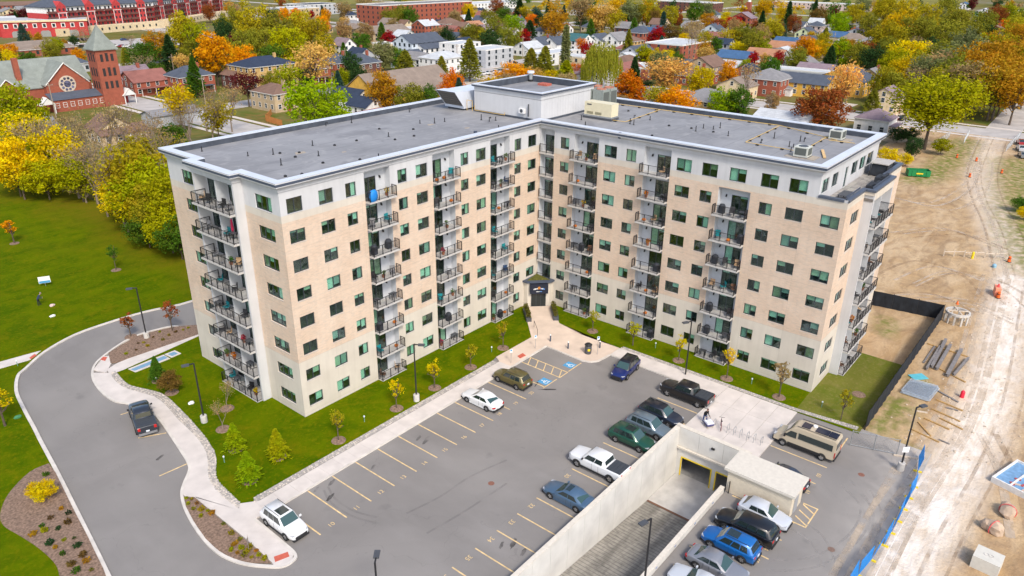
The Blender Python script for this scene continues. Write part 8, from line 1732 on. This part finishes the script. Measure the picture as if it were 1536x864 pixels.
# ---- streets of the town
def street(name, pts, w_, z, m): return tag(ribbon(pts, w_, z-.02, z, name, m), kind='structure')
M_ROAD = mat('town_asphalt', (.42,.39,.365), .9, var=.15, scale=.3); M_GRAV = mat('gravel', (.52,.45,.38), .95, var=.15, scale=.5)
M_TWALK = mat('town_sidewalk', (.58,.52,.46), .9, var=.1)
street('road', [(174,-400),(174,700)], 12, .0, M_ROAD); street('road', [(37,62),(37,262)], 11, .004, M_ROAD); street('road', [(37,166),(500,176)], 11, .008, M_ROAD); street('road', [(180,-31),(600,-20)], 9, .012, M_ROAD)
for k_, x_ in enumerate((290,400,520,640)): street('road', [(x_,-300),(x_,800)], 9, .016+.004*k_, M_ROAD)
for k_, y_ in enumerate((290,390,500,60)): street('road', [(60 if y_ != 60 else 176,y_),(900,y_)], 9, .034+.004*k_, M_ROAD)
for x_ in (165.5,182.5): street('sidewalk', [(x_,-400),(x_,700)], 1.8, .05, M_TWALK)
for x_ in (29.5,44.5): street('sidewalk', [(x_,62),(x_,255)], 1.6, .05, M_TWALK)
flat('gravel_lot', [(118,128),(163,130),(163,158),(128,156)], .02, M_GRAV, thick=.05); flat('gravel_yard', [(110,352),(205,340),(215,395),(112,400)], .06, M_ROAD, thick=.05)
flat('gravel_yard', [(180,4),(200,6),(200,-16),(180,-14)], .06, M_GRAV, thick=.05); flat('gravel_yard', [(180,22),(196,22),(196,14),(180,14)], .06, M_GRAV, thick=.05)
for k_, (a_, b_) in enumerate(((620,1400),)): flat('far_field', [(560,180),(1100,140),(1500,600),(700,900),(420,900),(470,420)], -.012, grass_mat('far_grass', (.19,.18,.045), (.26,.23,.08), (.15,.16,.04), .02), thick=.01)
# ---- far cars: one light body kit, copied
CARC = [('white',(.7,.7,.7)),('silver',(.45,.47,.5)),('dark blue',(.03,.05,.13)),('black',(.02,.02,.025)),('red',(.35,.02,.03)),('grey',(.2,.21,.22))]
CKIT = {}
def small_car(loc, rot, ci, label):
    cn, cc = CARC[ci]
    if cn not in CKIT:
        t = thing('distant_car', label, 'car', (*loc, .04), rot, 'cars parked in the town'); mb = MB(); prof = [(2.25,.3),(2.25,.65),(1.9,.85),(1.0,.98),(.35,1.42),(-1.2,1.45),(-1.9,1.02),(-2.2,.95),(-2.25,.3)]
        a = [(x,.86,z) for x,z in prof]; b = [(x,-.86,z) for x,z in prof]; mb.face(a); mb.face(b)
        for i in range(len(prof)): j = (i+1) % len(prof); mb.face([a[i],a[j],b[j],b[i]])
        mb.build('body', paintm('far_'+cn, cc), t); mb = MB(); mb.face([(1.0,.75,1.0),(1.0,-.75,1.0),(.38,-.7,1.42),(.38,.7,1.42)]); mb.face([(-1.88,.75,1.05),(-1.88,-.75,1.05),(-1.22,-.7,1.46),(-1.22,.7,1.46)])
        for s in (-1,1): mb.face([(.85,s*.875,1.0),(.3,s*.875,1.38),(-1.15,s*.875,1.38),(-1.7,s*.875,1.02)])
        o = mb.build('windows', M_CGL, t); o.scale = (1.01,1,1.01)
        for x in (1.4,-1.4):
            for s in (-1,1): tm, rims = wheel_mesh(.33,.22); link('wheel', tm, t, (x, s*.80, .33))
        CKIT[cn] = t
    else: t = tree_copy(CKIT[cn]); t.location = (*loc, .04); t.rotation_euler.z = rot
    t['label'] = label
FC = [((52.14,224.25),1,2,'dark blue car in the driveway right of the church'),((52.38,217.26),1,0,'white car at the kerb right of the church'),((55.34,227.74),1,5,'grey car between the blue and white cars right of the church')]
FC += [(p,0,(3,1,0,0,0,0,5)[i],'%s car from the left in the gravel lot behind the penthouse'%ordinal(i)) for i, p in enumerate(((144.43,152.86),(148.39,152.57),(151.75,151.66),(161.06,152.73),(165.34,152.44),(169.50,152.34),(173.94,153.53)))]
FC += [((153.62,181.19),0,2,'dark blue car in front of the pale cottages'),((155.27,176.41),0,2,'blue car right of the dark blue one at the pale cottages'),((204.21,174.20),0,0,'white car at the grey corner shop'),((197.96,166.63),0,3,'dark car in front of the white car at the corner shop'),
 ((97.68,394.13),0,0,'leftmost white car before the red brick hall'),((99.37,392.40),0,0,'second white car before the red brick hall'),((95.51,372.59),0,3,'black car before the red brick hall'),((97.61,370.44),0,0,'white car nearest the church spire'),((109.31,407.88),0,3,'dark car at the arched doors'),((111.58,405.59),0,3,'second dark car at the arched doors'),((109.45,372.41),0,1,'silver car right of the spire'),((107.93,364.49),0,0,'white car in the row right of the spire'),((109.30,358.45),0,4,'red car in the row right of the spire'),((110.71,357.00),0,0,'white car at the end of the row right of the spire'),((125.76,391.26),0,2,'blue car below the apartment podium'),
 ((174.30,-3.13),0,4,'red car by the far street at right'),((176.82,-4.39),0,3,'black car beside the red one at the far street'),((162.00,-37.65),.3,4,'red car behind the chain-link at the right edge'),((153.86,-38.72),.3,1,'silver car behind the chain-link at the right edge'),((145.74,-40.21),.3,5,'grey car nearest the dirt road at the right edge'),((307.83,88.61),0,3,'dark car before the orange roofed house')]
for p, r_, ci, lb in FC: small_car(p, r_ + math.pi/2*(hr.random() < .0), ci, lb)
# ---- utility poles and wires
def upole(loc, label, h=10.5, rot=0):
    t = thing('utility_pole', label, 'utility pole', (*loc, 0), rot, 'utility poles of the town'); mb = MB(); mb.cyl((0,0,0),(0,0,h),.16,.11,7); mb.build('pole', mat('pole_wood', (.32,.25,.19), .9), t); mb = MB(); mb.box(-1.1,-.06,h-1.0,1.1,.06,h-.86); mb.build('crossarm', mat('pole_wood'), t)
    for x in (-.95,0,.95): mb = MB(); mb.cyl((x,0,h-.86),(x,0,h-.65),.06,.05,6); mb.build('insulator', M_STEEL, t)
    return Vector((loc[0], loc[1], h-.7))
UPS = [upole((66.14,223.25),'utility pole before the slate roofed brick house'), upole((45.19,165.37),'utility pole among the bare trees behind the left wing'), upole((8.91,184.92),'utility pole in front of the church'), upole((124.35,194.80),'utility pole before the dark brown brick house'), upole((167.23,172.89),'utility pole at the white flat roofed shop'), upole((216.59,176.08),'utility pole near the long white shop row'), upole((319.85,189.54),'utility pole at the tall white gable'), upole((283.20,118.32),'tall utility pole right of the school block',13), upole((347.90,72.08),'utility pole beside the lime tree')]
for a, b, lb in ((0,1,'power line from the brick house pole toward the left wing'),(2,0,'power line across the church front'),(5,6,'power line over the cottages'),(6,7,'power line from the tall white gable to the school')):
    mb = MB(); 
    for dz in (0,.6): 
        pts = [UPS[a].lerp(UPS[b], i/10)+Vector((0,0,-dz-1.2*math.sin(math.pi*i/10))) for i in range(11)]; mb.tube(pts, .03, 3)
    tag(mb.build('power_line', M_DARKG), lb, 'power line')
# ================================================================ construction site
t = thing('screened_fence', 'black screened site fence around the right lawn', 'fence')
def fence_run(a, b, step, h, m, t_, th=.04, nm='screen_panel'):
    a, b = Vector(a), Vector(b); n = max(1, round((b-a).length/step)); ang = math.atan2(b.y-a.y, b.x-a.x); L = (b-a).length/n
    pm = MB(); k = 6
    for i in range(k): x0, x1 = L*i/k+.02*(i == 0), L*(i+1)/k-.02*(i == k-1); o0, o1 = .05*math.sin(i*1.9), .05*math.sin((i+1)*1.9); pm.face([(x0,o0,.03),(x1,o1,.03),(x1,o1*.5,h-.03),(x0,o0*.5,h-.03)]); pm.face([(x0,o0+th,.03),(x1,o1+th,.03),(x1,o1*.5+th,h-.03),(x0,o0*.5+th,h-.03)])
    PMesh = pm.mesh(nm, m); po = MB(); po.cyl((0,0,0),(0,0,h+.1),.04,.04,6); PO_ = po.mesh('post', M_BLACK)
    for i in range(n): c = a.lerp(b, i/n); link(nm, PMesh, t_, (c.x,c.y,0), ang); link('post', PO_, t_, (c.x,c.y,0))
    link('post', PO_, t_, (b.x,b.y,0))
M_SCR = mat('black_screen', (.013,.017,.024), .8, var=.3, scale=1.5)
fence_run((-3.6,-45.6),(30.3,-45.7),3.0,2.2,M_SCR,t); fence_run((30.3,-45.7),(29.0,-36.5),3.0,2.2,M_SCR,t)
# blue lattice fence
t = thing('lattice_fence', 'bright blue plastic lattice fence leaning along the gravel road', 'fence'); M_BLF = mat('blue_plastic', (.01,.22,.62), .5, var=.05)
pm = MB(); L = 2.3
for i in range(24): x = L*i/24; pm.box(x,-.008,.06,x+.045,.008,1.5)
for z in (.06,.3,.55,.8,1.05,1.3,1.45): pm.box(0,-.012,z,L,.012,z+.06)
BP = pm.mesh('lattice_panel', M_BLF); yb = MB(); yb.box(-.1,-.35,0,.1,.35,.10); YB = yb.mesh('foot', M_HAZ)
pts = [(-40,-50.9),(-24.8,-51.2),(-20,-51.8),(-16.1,-51.9),(-10.2,-51.8),(-4.9,-51.2)]
for a, b in zip(pts, pts[1:]):
    a, b = Vector(a), Vector(b); n = max(1, round((b-a).length/2.3)); 
    for i in range(n):
        c = a.lerp(b, i/n); ang = math.atan2(b.y-a.y, b.x-a.x) + .09*math.sin(i*2.1); o = link('lattice_panel', BP, t, (c.x,c.y,.04)); o.rotation_euler = (.16*math.sin(i*1.7), 0, ang); o.scale.x = (b-a).length/n/2.3; link('foot', YB, t, (c.x,c.y,.005), ang)
def simple(name, label, cat, loc, m, fn, rot=0, z=0.): mb = MB(); fn(mb); return tag(mb.build(name, m, None, (*loc, z), rot), label, cat)
t = thing('dumpster', 'green roll-off dumpster with a red interior behind the building', 'dumpster', (*(108.79,-24.62), 0), R(-62))
mb = MB(); a, b = 2.3, 1.15
for s in ((-a,-b,a,-b+.08),(-a,b-.08,a,b),(-a,-b+.08,-a+.08,b-.08),(a-.08,-b+.08,a,b-.08)): mb.box(s[0],s[1],.2,s[2],s[3],1.5)
mb.build('wall', mat('dumpster_green', (.01,.20,.06), .5, var=.1), t); mb = MB(); mb.box(-a+.08,-b+.08,.2,a-.08,b-.08,.5); mb.build('floor', mat('dumpster_red', (.25,.03,.03), .8), t)
for x in (-1.5,-.5,.5,1.5):
    for s in (-1,1): mb = MB(); mb.box(x-.08,min(s*b,s*(b+.1)),.2,x+.08,max(s*b,s*(b+.1)),1.5); mb.build('rib', mat('dumpster_green'), t)
mb = MB(); mb.box(-.7,-b-.11,.7,.7,-b-.103,1.0); mb.build('logo_patch', M_HAZ, t)
M_ORG = mat('safety_orange', (.75,.13,.02), .5, var=.05); M_SALM = mat('faded_orange', (.85,.30,.18), .6, var=.06)
def drum(p, label, s=1.):
    t = thing('traffic_drum', label, 'traffic drum', (*p, 0), 0, 'traffic drums on the dirt site'); mb = MB(); mb.lathe([(.26*s,.08),(.24*s,.5*s),(.20*s,.95*s)], 12); mb.build('body', M_ORG, t); mb = MB(); mb.lathe([(.36*s,0),(.36*s,.08)], 8); mb.build('base', M_TRIM, t); mb = MB(); mb.lathe([(.245*s,.55*s),(.235*s,.7*s)], 12); mb.build('band', mat('dark_band', (.10,.03,.02), .6), t)
for p, lb in (((133.84,-27.78),'traffic drum left of the dirt road near the street'),((133.23,-32.11),'small traffic drum in the middle of the dirt road'),((115.41,-33.86),'traffic drum on the dirt mound'),((124.30,-38.79),'traffic drum at the right rim of the dirt road'),((111.48,-25.95),'traffic drum beside the green dumpster'),((60.96,-49.23),'red traffic drum at the end of the barrier row'),((43.50,-50.34),'dark orange drum in front of the salmon barrier')): drum(p, lb)
t = thing('water_barrier', 'salmon plastic water barrier on the dirt site', 'barrier', (*(44.70,-49.95), 0), R(15)); mb = MB(); mb.prism([(-.9,-.35),(.9,-.35),(.9,.35),(-.9,.35)], 0, 1.25); mb.build('body', M_SALM, t); mb = MB(); mb.lathe([(.22,1.25),(.08,1.7)], 10); mb.build('cone', mat('cone_red', (.85,.08,.08), .5), t)
t = thing('manhole_riser', 'round concrete manhole riser with a timber cage beside the screened fence', 'manhole riser', (*(30.73,-47.34), 0)); mb = MB(); n = 18
for i in range(n): a0, a1 = 2*math.pi*i/n, 2*math.pi*(i+1)/n; mb.prism([(1.5*math.cos(a0),1.5*math.sin(a0)),(1.5*math.cos(a1),1.5*math.sin(a1)),(1.25*math.cos(a1),1.25*math.sin(a1)),(1.25*math.cos(a0),1.25*math.sin(a0))], 1.3, 1.6)
mb.build('ring', M_CONC, t); M_TIM = mat('raw_timber')
for i in range(10): a0 = 2*math.pi*i/10; mb = MB(); mb.obox(1.36*math.cos(a0),1.36*math.sin(a0),0,.12,.22,1.3,a0); mb.build('post', M_CONC, t)
for q in (0, math.pi/2): mb = MB(); mb.obox(0,0,1.6,2.7,.16,1.72,q+.5); mb.build('beam', mat('pale_board', (.55,.47,.38), .8), t)
mb = MB(); mb.lathe([(.2,0),(.05,.5)],10); tag(mb.build('traffic_cone', M_ORG, None, (*(34.72,-46.57),1.0)), 'orange cone behind the manhole riser', 'cone')
for i, (a, b) in enumerate((((-1,0),(0,0)),)): pass
# long dark timber and steel sections in rows
LOGS = [((14.81,-47.85),(23.65,-47.56),.35,'steel','leftmost long grey beam on the sleepers'),((13.88,-47.48),(20.97,-47.43),.25,'steel','second long grey beam on the sleepers'),((14.65,-48.39),(22.44,-48.33),.35,'steel','third long grey beam on the sleepers'),((13.75,-49.70),(21.93,-49.62),.4,'steel','fourth, thickest grey beam on the sleepers'),((14.43,-50.27),(20.04,-50.77),.25,'steel','rightmost short grey beam on the sleepers'),((15.60,-46.80),(21.18,-46.85),.2,'steel','thin grey beam nearest the screened fence'),
 ((21.36,-45.97),(20.80,-50.64),.18,'timber','rear timber sleeper under the grey beams'),((15.74,-47.72),(13.82,-51.62),.18,'timber','front timber sleeper under the grey beams'),((9.80,-49.35),(8.50,-51.88),.2,'steel','dark pole beside the stacked fence panels'),((7.53,-49.90),(6.90,-52.63),.16,'timber','ochre plank below the stacked fence panels'),((2.65,-49.78),(2.07,-52.30),.16,'timber','long ochre plank in the middle of the timber scatter'),((3.75,-51.08),(2.97,-53.36),.14,'timber','right-hand ochre plank of the timber scatter'),((5.14,-49.95),(4.43,-52.84),.14,'timber','thin plank under the ochre plank'),((1.43,-49.48),(-0.48,-51.10),.14,'timber','short plank near the lamp post'),((6.46,-51.11),(6.57,-52.25),.14,'steel','short dark pole in the timber scatter'),((3.63,-48.77),(4.00,-49.80),.14,'board','pale board near the lamp post head'),((-0.43,-49.34),(-1.09,-51.97),.14,'timber','bent ochre plank nearest the gravel road'),((-6.30,-49.04),(-5.17,-51.53),.16,'board','long pale board on the weeds beside the lamp post'),((-0.59,-51.86),(-0.78,-52.87),.1,'steel','dark bar at the end of the bent plank')]
for a, b, w_, k_, lb in LOGS:
    a, b = Vector(a), Vector(b); c = (a+b)/2; ang = math.atan2(b.y-a.y, b.x-a.x); L = (b-a).length; m_ = {'steel': mat('weathered_steel', (.20,.185,.18), .7, var=.2), 'timber': mat('ochre_timber', (.42,.26,.10), .85, var=.2), 'board': mat('pale_board', (.55,.47,.38), .8)}[k_]
    mb = MB(); hh = .3 if k_ == 'steel' and w_ > .22 else .14
    if k_ == 'steel' and w_ > .22: mb.box(-L/2,-w_/2,.12,L/2,w_/2,.16); mb.box(-L/2,-w_/2,.38,L/2,w_/2,.42); mb.box(-L/2,-.03,.16,L/2,.03,.38)
    else: mb.box(-L/2,-w_/2,0,L/2,w_/2,.12)
    tag(mb.build('steel_beam' if k_ == 'steel' else 'timber_plank', m_, None, (c.x,c.y,.01), ang), lb, 'beam' if k_ == 'steel' else 'plank', 'building materials laid on the dirt site')
t = thing('fence_panel_stack', 'flat stack of galvanised fence panels beside the screened fence', 'fence panels'); P4 = [Vector(p) for p in ((6.54,-46.59),(9.93,-46.81),(10.15,-49.55),(6.51,-49.32))]
for i in range(5):
    mb = MB(); z0 = .08+.07*i; o = Vector((.15*math.sin(i*2.1), .12*math.cos(i*1.7))); q = [p+o for p in P4]
    for a, b in zip(q, q[1:]+q[:1]): mb.cyl((*a,z0),(*b,z0),.03,.03,5)
    n = 26
    for j in range(1, n): a = q[0].lerp(q[3], j/n); b = q[1].lerp(q[2], j/n); mb.cyl((*a,z0),(*b,z0),.018,.018,3,cap=False)
    mb.build('fence_panel', mat('galvanised_wire', (.50,.56,.62), .45, .3, var=.1), t)
simple('foam_board', 'turquoise foam board lying by the stacked fence panels', 'board', (11.58,-47.14), mat('turquoise', (.10,.42,.50), .7, var=.1), lambda mb: mb.box(-.9,-.6,.04,.9,.6,.12), R(-40))
simple('red_canister', 'red canister standing on the dirt near the timber', 'canister', (10.00,-51.96), mat('canister_red', (.75,.02,.05), .5), lambda mb: mb.lathe([(.22,0),(.22,.7),(.12,.85)], 12))
t = thing('concrete_block', 'large pale concrete block with two lifting rings at lower right', 'concrete block', (*(-17.23,-58.72), 0), R(-4)); c4 = (1.25,.95)
mb = MB(); mb.box(-.85,-.95,0,.85,.95,1.15); mb.build('block', mat('cast_block', (.58,.56,.50), .85, var=.06), t)
for y in (-.15,.2): mb = MB(); pts_ = [(.16*math.cos(a*.7), y+.16*math.sin(a*.7), 1.16) for a in range(10)]; mb.tube(pts_, .03, 5); mb.build('lifting_ring', M_CONC, t)
for i, p in enumerate(((-9.03,-59.01), (-12.22,-58.44))):
    t = thing('boulder', ('tan boulder with a red strap below the blue bin','pale notched boulder with a red strap above the concrete block')[i], 'boulder', (*p, 0), i*1.1); mb = MB(); r_ = random.Random(31+i); mb.blob((0,0,.42),.85,.65,.62,r_,2,.13); mb.blob((.5,.2,.45),.5,.45,.5,r_,2,.12); mb.build('rock', mat('boulder_rock', (.45,.34,.25), .9, var=.15, scale=2.), t)
    mb = MB(); mb.tube([(0,.66*math.cos(.35*a_),.42+.66*math.sin(.35*a_)) for a_ in range(19)],.035,5); mb.build('strap', mat('strap_red', (.7,.10,.10), .7), t)
t = thing('open_bin', 'white framed open bin filled with blue sheeting at the right edge', 'bin', (*(-2.92,-59.21), 0), R(-17))
mb = MB(); a, b = 2.4, 1.5
for s in ((-a,-b,a,-b+.15),(-a,b-.15,a,b),(-a,-b+.15,-a+.15,b-.15),(a-.15,-b+.15,a,b-.15)): mb.box(s[0],s[1],0,s[2],s[3],.6)
mb.build('frame', mat('bin_white', (.68,.66,.63), .7), t); mb = MB(); mb.box(-a+.15,-b+.15,.05,a-.15,b-.15,.40); mb.build('sheeting', mat('bin_blue', (.16,.30,.48), .6, var=.2), t); mb = MB(); mb.box(-a+.15,-.08,.4,a-.15,.08,.5); mb.build('crossbar', mat('bin_white'), t)
for i in range(6): mb = MB(); x, y = -1.9+.45*i*.6, -1.0+.35*((i*7)%4); mb.obox(x,y,.41,.5,.22,.46,i); mb.build('scrap', mat('scrap_red', (.40,.08,.08), .8) if i % 2 else mat('scrap_tan', (.55,.42,.33), .8), t)
# barricade planks on the rim of the pit in the middle of the site
t = thing('site_barricade', 'low row of pale planks and posts around a trench on the dirt', 'barricade')
for i in range(7): a = Vector((56.96,-40.52)).lerp(Vector((62.32,-48.57)), i/6); mb = MB(); mb.box(a.x-.08,a.y-.08,0,a.x+.08,a.y+.08,1.1); mb.build('post', mat('pale_board'), t)
for i in range(3):
    a = Vector((56.96,-40.52)).lerp(Vector((62.32,-48.57)), i/3); b = Vector((56.96,-40.52)).lerp(Vector((62.32,-48.57)), (i+1)/3); mb = MB(); mb.cyl((*a,.75),(*b,.9),.06,.06,5); mb.build('plank', mat('pale_board'), t)
simple('yellow_marker', 'yellow marker cylinder in the barricade row', 'marker', (58.72,-44.38), M_HAZ, lambda mb: mb.lathe([(.2,0),(.2,1.1),(.1,1.2)], 10))
simple('blue_jug', 'pale blue jug on the dirt below the barricade', 'jug', (56.74,-47.82), mat('jug_blue', (.22,.40,.52), .6), lambda mb: mb.lathe([(.3,0),(.32,.4),(.12,.6)], 10))
for i, (a, b, lb) in enumerate((((141.91,-20.80),(159.21,-21.11),'chain-link fence stretch left of the dirt road'),((152.50,-25.80),(166.82,-24.49),'chain-link gate at the street end of the dirt road'),((149.45,-35.94),(173.61,-35.97),'chain-link fence right of the dirt road'),((-7.34,-45.26),(-5.97,-49.26),'low chain-link stretch between the screened fence and the lamp post'))):
    t = thing('chain_link_fence', lb, 'fence'); a, b = Vector(a), Vector(b); n = max(2, round((b-a).length/2.8)); mb = MB()
    for z in (.1,1.7): mb.cyl((*a,z),(*b,z),.03,.03,5)
    mb.build('rail', M_STEEL, t); mb = MB(); k_ = int((b-a).length/.25)
    for i_ in range(k_): p = a.lerp(b, i_/k_); q = a.lerp(b, min(1, (i_+4)/k_)); mb.cyl((*p,.1),(*q,1.7),.008,.008,3,cap=False); mb.cyl((*p,1.7),(*q,.1),.008,.008,3,cap=False)
    mb.build('mesh', M_STEEL, t)
    for i_ in range(n+1): p = a.lerp(b, i_/n); mb = MB(); mb.cyl((*p,0),(*p,1.8),.045,.045,6); mb.build('post', M_STEEL, t)
t = thing('timber_fence', 'orange timber yard fence beside the tan brick house', 'fence'); 
for (a, b) in (((47.23,136.48),(46.00,126.50)), ((47.23,136.48),(54.30,143.89))):
    a, b = Vector(a), Vector(b); n = 10
    for i in range(n): p, q = a.lerp(b, i/n+.004), a.lerp(b, (i+1)/n-.004); mb = MB(); mb.cyl((*p,0),(*p,1.9),.03,.03,4); mb.face([(*p,.05),(*q,.05),(*q,1.8),(*p,1.8)]); d = Vector((-(q-p).y,(q-p).x)).normalized()*.04; mb.face([(*(p+d),.05),(*(q+d),.05),(*(q+d),1.8),(*(p+d),1.8)]); mb.build('board', mat('orange_timber', (.50,.20,.05), .85, var=.15), t)
# loose leaves and clods on the dirt so that it is not bare
# small stones strewn over the dirt
mb = MB(); rr_ = random.Random(6)
for i in range(700):
    x, y = rr_.uniform(-3,70), rr_.uniform(-66,-47); s_ = rr_.uniform(.05,.16); mb.blob((x,y,.02),s_,s_*rr_.uniform(.7,1.2),s_*.6,rr_,0,.2)
tag(mb.build('loose_stones', mat('loose_stone', (.48,.40,.31), .95, var=.2)), 'loose stones and clods strewn over the dirt site', 'stones', None, 'stuff')
bpy.context.view_layer.update()
